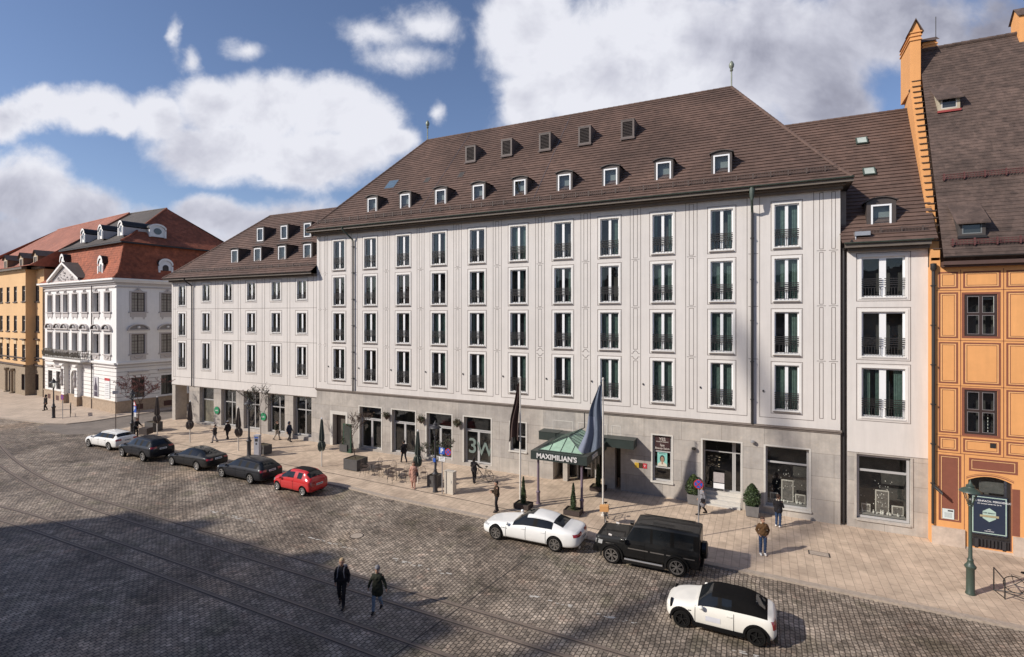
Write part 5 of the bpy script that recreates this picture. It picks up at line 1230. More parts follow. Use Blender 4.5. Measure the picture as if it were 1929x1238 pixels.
q = FW.hit(312, 505, x=-.45); eye_dormer(side_T(0), q.y, .45, q.z-.8, 1.4, 1.65, 1.2, False, roof_slate)
b = MB(); xx = FW.hit(173, 600, y=-.1).x; b.tube((xx,-.12,15.0),(xx,-.12,.8),.06,n=6); b.tube((-WT-.05,-.12,15.0),(-WT-.05,-.12,.8),.07,n=6); b.build('downpipe', metal_brown, wh)
# ------------------------------------------------------------------ yellow house
FYH = Frame(-84.05, 1.0, -6.5)
yh = thing('yellow_house', 'ochre yellow town house with brown stone ground floor and gabled dormers at the left edge', 'building', (-84.05,1.0,0), FYH.rz)
yel = mat('plaster_ochre', (.66, .42, .21), .85, var=.04, scale=2, var2=.06)
tuff = mat('brown_rustic_stone', (.30, .235, .165), .9, var=.25, scale=6, bump=.5, bscale=20)
BD = 1.0; BX = -3.1
b = MB(); holes_f = []; rows_y = [(538.5,568),(594.7,624.6),(649.7,678.7)]
zz = [(FYH.hit(45, q, y=-BD).z, FYH.hit(45, p, y=-BD).z) for p, q in rows_y]
colsp = [FYH.hit(p, 600, y=-BD).x for p in (2.5, 15.3, 29, 44.6)]; colsp += [colsp[0]-3*(k+1) for k in range(6)]
wwy = 1.25
hf = [(c-wwy/2, c+wwy/2, a, e, .25) for c in colsp for a, e in zz]
gfz = (FYH.hit(45, 735, y=-BD).z, FYH.hit(45, 705, y=-BD).z); dx = FYH.hit(22.5, 700, y=-BD).x
ZS = 5.0; ZY = 17.6
wall_holes(b, -34, BX, ZS, ZY, [h for h in hf], m=0, mr=1, y=-BD)
b.quad((BX,-BD,ZS),(BX,.0,ZS),(BX,.0,ZY),(BX,-BD,ZY), 0); rc = FYH.hit(70.6, 600, y=0).x
wall_holes(b, BX, 0, ZS, ZY, [(rc-wwy/2, rc+wwy/2, a, e, .25) for a, e in zz], m=0, mr=1)
for c, yb in [(c, -BD) for c in colsp]+[(rc, 0)]:
    for j, (a, e) in enumerate(zz):
        b.box(c-wwy/2-.14, c+wwy/2+.14, yb-.12, yb+.001, a-.14, a, 1)
        if j == 2: b.box(c-wwy/2-.2, c+wwy/2+.2, yb-.22, yb+.001, e+.65, e+.8, 1); b.box(c-wwy/2+.1, c+wwy/2-.1, yb-.06, yb+.001, e+.05, e+.55, 2)
b.box(-34, BX+.1, -BD-.15, -BD, ZS+.9, ZS+1.02, 1); b.box(BX, 0, -.15, 0, ZS+.9, ZS+1.02, 1); b.box(-34, BX+.1, -BD-.1, -BD+.0, ZY-.25, ZY, 2)
b.quad((-34,-BD,0),(-34,12,0),(-34,12,ZY),(-34,-BD,ZY),0); b.quad((0,0,0),(0,0,ZY),(0,12,ZY),(0,12,0),0); b.quad((-34,12,0),(0,12,0),(0,12,ZY),(-34,12,ZY),0)
b.build('wall', [yel, metal_brown, mat('ochre_trim', (.62,.46,.28), .85)], yh)
b = MB(); gh = [(dx-.85, dx+.85, .7, 4.0, .5)]+[(c-.65, c+.65, gfz[0], gfz[1], .3) for c in (colsp[3], colsp[4], colsp[6])]
wall_holes(b, -34, BX, 0, ZS, gh, m=0, mr=1, y=-BD-.05); b.quad((BX,-BD-.05,0),(BX,0,0),(BX,0,ZS),(BX,-BD-.05,ZS),0); wall_holes(b, BX, 0, 0, ZS, [(rc-.6, rc+.6, gfz[0], gfz[1], .3)], m=0, mr=1, y=-.05)
b.box(-34, BX+.1, -BD-.25, -BD, ZS-.1, ZS+.08, 1); b.box(BX, 0, -.25, 0, ZS-.1, ZS+.08, 1)
for s in (-1, 1): b.lathe((dx+s*1.15,-BD-.3,.8), [(.3,0),(.3,.4),(.16,.5),(.16,3.2),(.28,3.4),(.28,3.6)], 8, 0)
b.build('stone_base', [tuff, metal_brown], yh)
for c in colsp:
    for a, e in zz: far_window(yh, None, c, a, wwy, e-a, fr=mat('frame_cream', (.5,.44,.36)), depth=-BD+.22, lattice=False, rows=(.7,))
for a, e in zz: far_window(yh, None, rc, a, wwy, e-a, fr=MATS['frame_cream'], depth=.22, lattice=False, rows=(.7,))
b = MB(); b.box(dx-.85, dx+.85, -BD+.3, -BD+.35, .7, 4); b.build('door', dark_in, yh)
for x0_, x1_, y_ in [(rc-.6, rc+.6, .2)]+[(c-.65, c+.65, -BD+.18) for c in (colsp[3], colsp[4], colsp[6])]: b = MB(); b.box(x0_, x1_, y_, y_+.02, gfz[0], gfz[1]); b.build('shop_window', dark_in, yh)
b = MB(); b.box(-34.4, BX+.5, -BD-.55, -BD-.001, ZY, ZY+.3); b.box(BX+.5, .3, -.55, -.001, ZY, ZY+.3); b.build('eaves', eaves_m, yh)
b = MB(); a0, a1 = Vector((-105,11.5,25.7)), Vector((-79.0,8.4,25.7))
def toL(v): d = Vector((v.x, v.y))-FYH.o; return Vector((d.dot(FYH.x), d.dot(FYH.y), v.z))
r0, r1 = toL(a0), toL(a1)
roof_courses(b, [((-34.6,-BD-.6,ZY+.3),(.4,-BD-.6,ZY+.3)),((-33,.6,ZY+1.0),(.8,.6,ZY+1.0)),(r0,r1)], .28, .025); b.face([(-34.6,-BD-.6,ZY+.3),(-34.6,20,ZY+.3),r0]); b.quad(r0, r1, (.4,22,ZY), (-34.6,20,ZY+.3)); b.face([(.4,-BD-.6,ZY+.3),(.4,22,ZY),r1])
ridge_cap(b, [r0, r1], .12); b.build('roof', roof_pink, yh)
def gable_dormer(c, yf, z0, w, h, depth):
    b = MB(); wall_holes(b, c-w/2-.18, c+w/2+.18, z0-.5, z0+h+.12, [(c-w/2, c+w/2, z0, z0+h, .08)], y=yf, m=0)
    W_ = w/2+.18; b.face([(c-W_,yf,z0+h+.12),(c+W_,yf,z0+h+.12),(c,yf,z0+h+.75)], 0)
    for s in (-1,1):
        b.quad((c+s*W_,yf,z0-.5),(c+s*W_,yf,z0+h+.12),(c+s*W_,yf+depth,z0+h+.12),(c+s*W_,yf+depth,z0-.5), 1)
        b.quad((c+s*(W_+.2),yf-.2,z0+h),(c,yf-.2,z0+h+.82),(c,yf+depth,z0+h+.82),(c+s*(W_+.2),yf+depth,z0+h), 2)
    d = b.build('dormer', [mat('dormer_tan', (.42,.32,.2), .8), mat('dormer_brown', (.16,.105,.065), .8, var=.15), roof_slate], yh)
    f = MB(); rect_line(f, c-w/2, c+w/2, z0, z0+h, 0, .12, y=yf, d=.03); f.box(c-.05, c+.05, yf-.02, yf+.02, z0, z0+h); f.build('window_frame', MATS['frame_cream'], d)
    g = MB(); g.quad((c-w/2,yf+.03,z0),(c+w/2,yf+.03,z0),(c+w/2,yf+.03,z0+h),(c-w/2,yf+.03,z0+h)); g.build('pane', MATS['pane_far'], d)
for px, p0, p1 in ((10.5,512,491),(40,508.7,487),(67,505,482.5)):
    q0, q1 = FYH.hit(px, p0, y=.0), FYH.hit(px, p1, y=.0); gable_dormer(q0.x, .0, q0.z, 1.15, q1.z-q0.z, 4.2)
# ------------------------------------------------------------------ houses across the street (behind the camera: they throw the shade on the setts and stand in the panes)
def plain_house(name, label, x0, x1, yf, ze, zr_, depth, m, rm, cols, floors, gable=False, dorm=3, chim=1.3):
    t = thing(name, label, 'building', (0,0,0)); b = MB(); fl = ze/floors; hl = []
    for k in range(cols):
        c = x0+(x1-x0)*(k+.5)/cols
        for j in range(floors): hl.append((c-.65, c+.65, .9+fl*j, .9+fl*j+fl*.62, .2))
    b.T = lambda u, d, z: (u, 2*yf-(yf+d), z)            # mirrored: this front faces +y
    wall_holes(b, x0, x1, -.5, ze, hl, m=0, mr=0)
    b.quad((x0,0,-.5),(x0,depth,-.5),(x0,depth,ze),(x0,0,ze)); b.quad((x1,0,-.5),(x1,depth,-.5),(x1,depth,ze),(x1,0,ze)); b.quad((x0,depth,-.5),(x1,depth,-.5),(x1,depth,ze),(x0,depth,ze))
    for h in hl: b.quad((h[0],.2,h[2]),(h[1],.2,h[2]),(h[1],.2,h[3]),(h[0],.2,h[3]), 1)
    b.build('wall', [m, MATS['pane_far']], t)
    r_ = MB(); r_.T = b.T; d2 = depth/2
    r_.quad((x0-.3,-.5,ze),(x1+.3,-.5,ze),(x1+.3,d2,zr_),(x0-.3,d2,zr_)); r_.quad((x0-.3,depth+.5,ze),(x1+.3,depth+.5,ze),(x1+.3,d2,zr_),(x0-.3,d2,zr_)); r_.face([(x0-.3,-.5,ze),(x0-.3,depth+.5,ze),(x0-.3,d2,zr_)]); r_.face([(x1+.3,-.5,ze),(x1+.3,depth+.5,ze),(x1+.3,d2,zr_)])
    for k in range(dorm):
        c = x0+(x1-x0)*(k+.5)/dorm; r_.box(c-.35, c+.35, d2-1.2, d2-.4, zr_-2, zr_+chim)
        z1 = ze+(zr_-ze)*.35; yy = -.5+(d2+.5)*.2; r_.box(c-2.0, c-.8, yy, yy+2, z1-1.2, z1+.6)
    r_.build('roof', rm, t); return t
plain_house('town_house', 'cream town house across the street behind the viewer, lower than its neighbour', -125, -51, -36.2, 12.6, 16.4, 12, yel, roof_red, 22, 4, dorm=9)
plain_house('town_house', 'tall grey town house across the street behind the viewer', -50.6, -33.5, -35.8, 17.5, 22.2, 12, stone_light, roof_slate, 5, 5, dorm=2, chim=.4)
plain_house('town_house', 'pale town house from which the photograph was taken', -33.2, 40, -34.35, 12.6, 17.0, 12, plaster, roof_m, 20, 4, dorm=8)
# ------------------------------------------------------------------ vehicles
def paint(name, col, coat=1.0, rough=.5, metal=0.0): return mat('paint_'+name, col, rough, metal, var=.03, scale=2, coat=coat, spec=.15)
car_glass = mat('car_glass', (.012, .014, .016), .04, var=.2, scale=1.5, spec=.45)
rubber = mat('tyre_rubber', (.010,.0095,.009), .85, var=.1, spec=.15)
trim = mat('black_trim', (.008,.0075,.0075), .6, var=.1, spec=.1)
chrome = mat('chrome', (.6,.6,.6), .2, 1.0, var=.05)
lamp_red = mat('tail_lamp_red', (.32,.012,.015), .15, var=.1, coat=1)
lamp_clear = mat('head_lamp', (.42,.42,.41), .35, .0, var=.2, coat=1)
plate_m = mat('number_plate', (.7,.7,.68), .4, var=.05)
alloy = mat('alloy', (.50,.49,.48), .3, .8, var=.05); alloy_dark = mat('alloy_dark', (.30,.28,.26), .35, .7, var=.1); alloy_black = mat('alloy_black', (.01,.01,.01), .25, var=.1)
def mesh_from(o):
    dg = bpy.context.evaluated_depsgraph_get(); return bpy.data.meshes.new_from_object(o.evaluated_get(dg))
def car_shell(st, subd=2, crease=0.0, wheels=(), R_=.33, W=1.8, roofpow=.72):
    """st: stations (x, z_sill, z_belt, z_top, half width, half belt width, half roof width, tag); tag is the face group up to the next station:
    'b' all paint, 'w' sloping front glass, 's' side glass under a painted roof, 'p' pillar, 'r' sloping rear glass"""
    bm = bmesh.new(); rings = []
    for (x, zs, zb, zt, wm, wb, wr, *_) in st:
        h = zb-zs
        half = [(0,zs),(wm*.82,zs),(wm*.97,zs+h*.12),(wm,zs+h*.50),(wm*.985,zs+h*.80),(wb,zb),(wr,zb+(zt-zb)*.86),(wr*roofpow,zt-.012),(0,zt)]
        ring = [bm.verts.new((x, y, z)) for y, z in half]+[bm.verts.new((x, -y, z)) for y, z in half[-2:0:-1]]
        rings.append(ring)
    n = len(rings[0]); sg = {5, n-6}; top = {6, 7, n-8, n-7}
    sg = {5, 10}; roof = {6, 7, 8, 9}
    cl = bm.edges.layers.float.new('crease_edge')
    for k in range(len(rings)-1):
        t = st[k][7]; A, B = rings[k], rings[k+1]
        for i in range(n):
            j = (i+1) % n; f = bm.faces.new((A[i], A[j], B[j], B[i])); f.smooth = True; m = 0
            if i in sg and t in 'ws': m = 1
            if i in sg and t == 'r': m = 0
            if t == 'w' and i in roof: m = 2
            if t == 'r' and i in roof: m = 3
            if t in 'spc' and i in roof: m = 4
            if t in 'xy' and i in (7, 8): m = 4
            if i in sg and t == 'x': m = 1
            if i in sg and t == 'p': m = 5
            if i in sg and t == 'c': m = 4
            f.material_index = m
    for r_ in (rings[0], rings[-1]):
        f = bm.faces.new(r_ if r_ is rings[-1] else r_[::-1]); f.smooth = True
    bm.edges.ensure_lookup_table()
    if crease:
        for k in range(len(rings)):
            for i in (1, 5, 6, n-1, 11, 10):
                pass
        for e in bm.edges: e[cl] = crease
    for r_ in (rings[0], rings[-1]):
        for i in range(n):
            e = bm.edges.get((r_[i], r_[(i+1) % n]))
            if e: e[cl] = max(.35, crease)
    bmesh.ops.recalc_face_normals(bm, faces=bm.faces)
    me = bpy.data.meshes.new('shell'); bm.to_mesh(me); bm.free()
    for k in range(6): me.materials.append(None)
    o = bpy.data.objects.new('shell', me); COL.objects.link(o)
    if subd: s = o.modifiers.new('s', 'SUBSURF'); s.levels = s.render_levels = subd
    cut = MB()
    for (xw, rw) in wheels:
        for s in (-1, 1):
            a = (xw, s*(W/2-.30), rw); e_ = (xw, s*(W/2+.2), rw); cut.tube(a, e_, R_+.055, R_+.055, 28, 5)
    co = cut.build('cutter', [None]*6)
    bo = o.modifiers.new('b', 'BOOLEAN'); bo.object = co; bo.operation = 'DIFFERENCE'; bo.solver = 'EXACT'
    res = mesh_from(o); bpy.data.objects.remove(o); bpy.data.objects.remove(co)
    return res
def split_shell(me, parent, mats, names):
    bm = bmesh.new(); bm.from_mesh(me); out = {}
    idx = sorted({f.material_index for f in bm.faces})
    groups = {0: [0, 5]}
    for i in idx:
        if i in (0, 5): continue
        groups[i] = [i]
    bm.faces.ensure_lookup_table(); jobs = []
    for g, ids in groups.items():
        fl = [f for f in bm.faces if f.material_index in ids]
        if g != 1: jobs.append((g, ids, fl)); continue
        seen = set()
        for f0 in fl:                                  # every side pane is a part of its own
            if f0.index in seen: continue
            comp = []; stack = [f0]; seen.add(f0.index)
            while stack:
                f = stack.pop(); comp.append(f)
                for e in f.edges:
                    for h in e.link_faces:
                        if h.material_index == 1 and h.index not in seen: seen.add(h.index); stack.append(h)
            jobs.append((g, ids, comp))
    for g, ids, fl in jobs:
        vm = {}; vs = []; fs = []; ms = []; sm = []
        for f in fl:
            if True:
                fc = []
                for v in f.verts:
                    if v.index not in vm: vm[v.index] = len(vs); vs.append(v.co[:])
                    fc.append(vm[v.index])
                fs.append(fc); ms.append(ids.index(f.material_index))
        if not fs: continue
        m2 = bpy.data.meshes.new(names[g]); m2.from_pydata(vs, [], fs)
        for i in ids: m2.materials.append(mats[i])
        m2.polygons.foreach_set('material_index', ms); m2.polygons.foreach_set('use_smooth', [True]*len(fs)); m2.update()
        try: m2.set_sharp_from_angle(angle=R(38))
        except Exception: pass
        o = bpy.data.objects.new(names[g], m2); COL.objects.link(o); o.parent = parent; out[names[g]] = o
    bvh = BVHTree.FromBMesh(bm); bm.free(); return out, bvh
def patch(bvh, parent, name, m, corners, d, nu=8, nv=4, off=.008):
    """a lamp, plate or badge laid on the bodywork: the quad's grid is dropped along d onto the shell"""
    a, b_, c, e = [Vector(q) for q in corners]; d = Vector(d).normalized(); b = MB(); P = []
    for j in range(nv+1):
        for i in range(nu+1):
            p = a.lerp(b_, i/nu).lerp(e.lerp(c, i/nu), j/nv); h = bvh.ray_cast(p-d*1.5, d)
            q = h[0] if h[0] is not None else p
            P.append(b.p(q-d*off))
    for j in range(nv):
        for i in range(nu):
            k = j*(nu+1)+i; b.f.append([P[k], P[k+1], P[k+nu+2], P[k+nu+1]]); b.m.append(0)
    return b.build(name, m, parent, smooth=True)
def seamline(bvh, mb, pts, d, w=.020, off=.004):
    d = Vector(d).normalized(); Q = []
    for a, c in zip(pts, pts[1:]):
        a, c = Vector(a), Vector(c); n = max(2, int((c-a).length/.07))
        for k in range(n+1):
            p = a.lerp(c, k/n); h = bvh.ray_cast(p-d*1.5, d)
            if h[0] is not None: Q.append(h[0]-d*off)
    for p, q in zip(Q, Q[1:]):
        if (p-q).length > .4 or (p-q).length < 1e-5: continue
        t = (q-p).normalized().cross(d)*w/2; mb.quad(p-t, p+t, q+t, q-t)
def wheel(parent, x, y, r, wdt, side, rim_m, spokes=5, double=False):
    """tyre and rim; side = -1/+1 is the outward direction along y"""
    w = MB(lambda a, c, z: (x+a, y+z, r+c)); hw = wdt/2
    w.lathe((0,0,0), [(r*.70,-hw),(r*.92,-hw),(r,-hw*.7),(r,hw*.7),(r*.92,hw),(r*.70,hw)], 28, 0, False)
    # keep the outside open: rim sits inside
    t = w.build('tyre', rubber, parent, smooth=True, angle=35); o = side*hw
    q = MB(lambda a, c, z: (x+a, y+z, r+c)); R1 = r*.72
    q.lathe((0,0,o*1.0), [(R1*1.0, -.0),(R1*1.0, side*.012),(R1*.90, side*.012),(R1*.88,-side*.05)], 28, 0, cap=False)
    q.lathe((0,0,o*.55), [(.001,0),(R1*.9,0)], 20, 1, cap=False)
    q.lathe((0,0,o*.80), [(R1*.22,0),(R1*.20,side*.03),(.001,side*.035)], 12, 0, cap=False)
    for k in range(spokes):
        for dd in ((-.16,.16) if double else (0,)):
            a = 2*math.pi*k/spokes+.3; c0, s0 = math.cos(a+dd*.4), math.sin(a+dd*.4); c1, s1 = math.cos(a+dd), math.sin(a+dd)
            wd = R1*(.10 if double else .16); n_ = Vector((-s1, c1, 0))
            p0, p1 = Vector((c0*R1*.15, s0*R1*.15, o*.86)), Vector((c1*R1*.92, s1*R1*.92, o*.96))
            for u in (0, 1):
                h_ = side*.0 if u == 0 else -side*.03
                q.quad(p0-n_*wd/2+Vector((0,0,h_)), p0+n_*wd/2+Vector((0,0,h_)), p1+n_*wd*.6+Vector((0,0,h_)), p1-n_*wd*.6+Vector((0,0,h_)), 0)
    q.build('rim', [rim_m, trim], t); return t
NAMES = {0:'body',1:'side_window',2:'windscreen',3:'rear_window',4:'roof'}
def make_car(name, label, cat, px_front, px_rear, L_, W, wb, fo, R_, st, pm, rim_m, roof_m2=None, group=None, subd=2, crease=0, spokes=5, double=False, roofpow=.72, arch=None, extras=None, tail=None, plate=True, doors=2, z_h=(.62,.80), tw=.22, mirror=None, sill_z=.30):
    """front of the car points to local +x; origin on the ground under the middle of the wheelbase"""
    A, B = ground(*px_front), ground(*px_rear); d = Vector((A.x-B.x, A.y-B.y)); ang = math.atan2(d.y, d.x)
    mid_ = Vector(((A.x+B.x)/2, (A.y+B.y)/2)); nrm = Vector((d.y, -d.x)).normalized()       # away from the camera side
    if nrm.y < 0: nrm = -nrm
    c = mid_+nrm*(W/2-.02)
    t = thing(name, label, cat, (c.x, c.y, gz(c.x)-.036), ang, group); t.rotation_euler = (0, -math.atan(SLOPE)*math.cos(ang) if 0 else 0, ang)
    whx = (wb/2, -wb/2)
    me = car_shell(st, subd, crease, [(x, R_) for x in whx], R_, W, roofpow)
    parts, bvh = split_shell(me, t, [pm, car_glass, car_glass, car_glass, roof_m2 or pm, trim], NAMES)
    for x in whx:
        for s in (-1, 1): wheel(t, x, s*(W/2-tw/2-.012), R_, tw, s, rim_m, spokes, double)
    if arch:
        for x in whx:
            for s in (-1, 1):
                b = MB(); n = 14
                for k in range(n):
                    a0, a1 = math.pi*(-.06+1.12*k/n), math.pi*(-.06+1.12*(k+1)/n)
                    P = lambda a, r_, y_: (x+r_*math.cos(a), s*y_, R_+r_*math.sin(a))
                    b.quad(P(a0,R_+.04,W/2+.012), P(a1,R_+.04,W/2+.012), P(a1,R_+.12,W/2+.005), P(a0,R_+.12,W/2+.005)); b.quad(P(a0,R_+.12,W/2+.005), P(a1,R_+.12,W/2+.005), P(a1,R_+.125,W/2-.1), P(a0,R_+.125,W/2-.1))
                b.build('wheel_arch', arch, t)
        for s in (-1, 1): b = MB(); b.box(-wb/2+R_+.1, wb/2-R_-.1, min(s*(W/2-.03), s*(W/2+.012)), max(s*(W/2-.03), s*(W/2+.012)), .20, .34); b.build('side_skirt', arch, t)
    xf, xr = fo, fo-L_
    # seams
    b = MB(); zs, zb = st[len(st)//2][1], st[len(st)//2][2]
    for s in (-1, 1):
        for (xa, xb) in doors if isinstance(doors, (list, tuple)) else ():
            seamline(bvh, b, [(xa,0,zs+.10),(xa,0,zb-.02)], (0,-s,0)); seamline(bvh, b, [(xb,0,zs+.10),(xb,0,zb-.02)], (0,-s,0)); seamline(bvh, b, [(xa,0,zs+.10),(xb,0,zs+.10)], (0,-s,0))
    if b.f: b.build('door_seam', trim, t)
    hb = MB()
    for s in (-1, 1):
        for (xa, xb) in doors if isinstance(doors, (list, tuple)) else ():
            h = bvh.ray_cast(Vector((xa+.16, s*2, zb-.13)), Vector((0,-s,0)))
            if h[0] is not None: y = h[0].y; hb.box(xa+.06, xa+.24, min(y, y+s*.028), max(y, y+s*.028), zb-.145, zb-.115)
    hb.build('door_handle', pm if arch is None else pm, t)
    if tail:
        for s in (-1, 1):
            y0, y1, z0, z1 = tail[:4]; sweep = tail[4] if len(tail) > 4 else .5
            patch(bvh, t, 'tail_light', lamp_red, ((xr-.3, s*y0, z0+tail[5] if len(tail) > 5 else z0), (xr-.3+sweep, s*y1, z0), (xr-.3+sweep, s*y1, z1), (xr-.3, s*y0, z1)), (1,-s*.55,0), 8, 3)
    hy = W/2
    for s in (-1, 1):
        patch(bvh, t, 'headlight', lamp_clear, ((xf+.2, s*(hy*.50), z_h[0]), (xf-.25, s*(hy*.97), z_h[0]+.05), (xf-.25, s*(hy*.97), z_h[1]+.03), (xf+.2, s*(hy*.50), z_h[1])), (-1,-s*.45,-.15), 8, 3)
    if plate:
        p = patch(bvh, t, 'number_plate', plate_m, ((xr-.3,.26,plate),(xr-.3,-.26,plate),(xr-.3,-.26,plate+.115),(xr-.3,.26,plate+.115)), (1,0,0), 4, 2, .02)
        q = MB(); rr = random.Random(len(label)); y = .2
        while y > -.22: q.box(-.001, 0, y-.028, y, .03, .085); y -= .045 if rr.random() < .8 else .07
        h = bvh.ray_cast(Vector((xr-1,0,plate+.05)), Vector((1,0,0))); X = (h[0].x if h[0] is not None else xr)-.032
        q.build('lettering', trim, p, loc=(X, 0, plate))
    if mirror:
        x, z = mirror; q = MB()
        for s in (-1, 1):
            z = mirror[1]-.06; h = bvh.ray_cast(Vector((x, s*2, z-.05)), Vector((0,-s,0))); y = h[0].y if h[0] is not None else s*W/2
            q2 = MB(); q2.lathe((x, y+s*.13, z), [(.02,-.07),(.065,-.05),(.08,0),(.065,.05),(.02,.07)], 10); q2.tube((x,y-s*.02,z-.05),(x,y+s*.1,z-.03),.025,n=6); q2.build('mirror', pm, t, smooth=True)
    if extras: extras(t, bvh, xf, xr, W)
    return t
def prof(L_, fo, W, rows, tags=None):
    """rows of (fraction from the nose, z_sill, z_belt, z_top, width factor, belt factor, roof factor, tag)"""
    return [(fo-L_*f, zs, zb, zt, W/2*wm, W/2*wb, W/2*wr, tg) for f, zs, zb, zt, wm, wb, wr, tg in rows]
# --- white sports saloon
L_, W, wb = 5.26, 1.95, 3.17; fo = wb/2+.92
st = prof(L_, fo, W, [(0,.32,.52,.58,.50,.50,.40,'b'),(.02,.24,.60,.70,.80,.74,.60,'b'),(.09,.20,.70,.80,.95,.88,.70,'b'),(.20,.18,.80,.90,1,.90,.74,'b'),(.315,.18,.87,.965,1,.92,.78,'b'),(.335,.18,.88,.985,1,.92,.76,'w'),
 (.43,.18,.92,1.34,1,.91,.64,'w'),(.475,.18,.93,1.44,1,.91,.62,'s'),(.565,.18,.94,1.475,1,.91,.62,'p'),(.58,.18,.94,1.475,1,.91,.62,'s'),(.68,.18,.96,1.44,1,.92,.60,'s'),(.735,.19,.98,1.38,1,.93,.58,'r'),(.86,.21,1.02,1.10,1,.90,.66,'b'),(.875,.21,1.02,1.07,1,.90,.70,'b'),(.95,.25,1.0,1.04,.95,.86,.70,'b'),(.99,.34,.88,.95,.82,.74,.60,'b'),(1.0,.42,.70,.78,.62,.58,.5,'b')])
def ex(t, bvh, xf, xr, W):
    p = patch(bvh, t, 'sunroof', car_glass, ((.42,.42,3),(-.28,.42,3),(-.28,-.42,3),(.42,-.42,3)), (0,0,-1), 6, 6, .012)
    b = MB(); [seamline(bvh, b, [(1.28-.12*k, 0, .72),(1.20-.12*k,0,.70)], (0,-s,0), .035, .006) for k in range(3) for s in (-1,1)]; b.build('side_vent', trim, t)
    b = MB(); [seamline(bvh, b, [(-.2,s*.60,0),(xr+.9,s*.60,0)], (0,0,-1), .012) for s in (-1,1)]; b.build('roof_seam', trim, t)
    patch(bvh, t, 'grille', trim, ((xf+.2,.42,.40),(xf+.2,-.42,.40),(xf+.2,-.36,.66),(xf+.2,.36,.66)), (-1,0,0), 6, 3)
    b = MB(); [b.tube((xr+.05,y,.30),(xr-.03,y,.30),.045,n=10) for y in (-.62,-.5,.5,.62)]; b.build('exhaust', chrome, t)
white_p, black_p = paint('white', (.78,.77,.74)), paint('black', (.008,.008,.008), .4)
make_car('parked_car', 'white sports saloon with dark sunroof parked in front of the hotel canopy', 'car', (935.3,1015.7), (1042.3,1038.9), L_, W, wb, fo, .365, st, white_p, alloy_dark, spokes=7, double=True, tail=(.40,.93,.80,.93,.45), plate=.58, doors=[(-.05,1.02),(-1.12,-.05)], mirror=(.95,1.0), z_h=(.62,.72), extras=ex, tw=.24)
# --- black boxy off-roader
L_, W, wb = 4.62, 1.93, 2.89; fo = wb/2+.78
st = prof(L_, fo, W, [(0,.55,1.05,1.12,.86,.80,.76,'b'),(.012,.42,1.12,1.20,.93,.86,.80,'b'),(.17,.38,1.15,1.235,.95,.86,.80,'b'),(.30,.36,1.17,1.27,.95,.87,.80,'b'),(.315,.36,1.18,1.30,.95,.88,.82,'w'),(.385,.36,1.20,1.90,.95,.88,.78,'s'),
 (.545,.36,1.20,1.955,.95,.88,.80,'p'),(.565,.36,1.20,1.955,.95,.88,.80,'s'),(.735,.36,1.20,1.95,.95,.88,.80,'p'),(.765,.36,1.20,1.95,.95,.88,.80,'s'),(.945,.36,1.20,1.94,.95,.88,.80,'p'),(.985,.38,1.20,1.93,.95,.88,.79,'b'),(1.0,.45,1.19,1.90,.93,.86,.77,'b')])
def ex(t, bvh, xf, xr, W):
    b = MB(lambda a, c, z: (xr-.13+z, c, 1.02+a)); b.lathe((0,0,0), [(.30,-.13),(.37,-.09),(.37,.09),(.30,.12)], 28); b.build('spare_wheel', black_p, t, smooth=True, angle=35)
    b = MB(); b.box(xr-.10, xr+.12, -W/2+.12, W/2-.12, .42, .58); b.box(xf-.12, xf+.10, -W/2+.06, W/2-.06, .45, .70); b.build('bumper', trim, t)
    b = MB()
    for s in (-1,1):
        b.tube((wb/2-.6,s*(W/2-.02),.36),(-wb/2+.6,s*(W/2-.02),.36),.045,n=8)
    b.build('side_step', alloy, t)
    b = MB()
    for s in (-1,1): seamline(bvh, b, [(xf-.5,0,.93),(wb/2-.1,0,.93)], (0,-s,0), .03, .012); seamline(bvh, b, [(wb/2-.75,0,.86),(-.2,0,.86)], (0,-s,0), .045, .012); seamline(bvh, b, [(-.3,0,.86),(-.9,0,.86)], (0,-s,0), .045, .012); seamline(bvh, b, [(-1.0,0,.86),(xr+.2,0,.86)], (0,-s,0), .045, .012)
    b.build('side_moulding', alloy_dark, t)
    b = MB(); [b.tube((xf-.75,s*(W/2-.22),1.24),(xf-.60,s*(W/2-.22),1.27),.045,n=8) for s in (-1,1)]; b.build('indicator', mat('lamp_amber', (.7,.65,.6), .2), t)
    patch(bvh, t, 'grille', trim, ((xf+.2,.5,.72),(xf+.2,-.5,.72),(xf+.2,-.5,1.02),(xf+.2,.5,1.02)), (-1,0,0), 6, 3)
    for s in (-1,1): b = MB(); b.box(xr+.3, xf-2.0, s*.62-.02, s*.62+.02, 1.955, 1.975); b.build('roof_rail', black_p, t)
    b = MB(); [b.lathe((.92,s*(W/2+.12),1.24),[(.03,-.09),(.10,-.06),(.11,.02),(.09,.09),(.02,.10)],10) for s in (-1,1)]; b.build('mirror', black_p, t, smooth=True)
    b = MB(); [b.box(.84,.98,s*(W/2+.12)-.09,s*(W/2+.12)+.09,1.26,1.33) for s in (-1,1)]; b.build('mirror_cap', alloy, t)
make_car('parked_car', 'black boxy off-roader with a spare wheel on its tail parked behind the white saloon', 'car', (1153.9,1060.7), (1272.2,1085.8), L_, W, wb, fo, .41, st, black_p, alloy_dark, paint('black_roof', (.014,.014,.014), .3), subd=2, crease=.88, spokes=6, double=True, roofpow=.93, arch=black_p, tail=(.72,.90,.72,.90,.05), plate=False, doors=[(-.05,.93),(-1.02,-.05)], z_h=(.80,1.0), extras=ex, tw=.27)
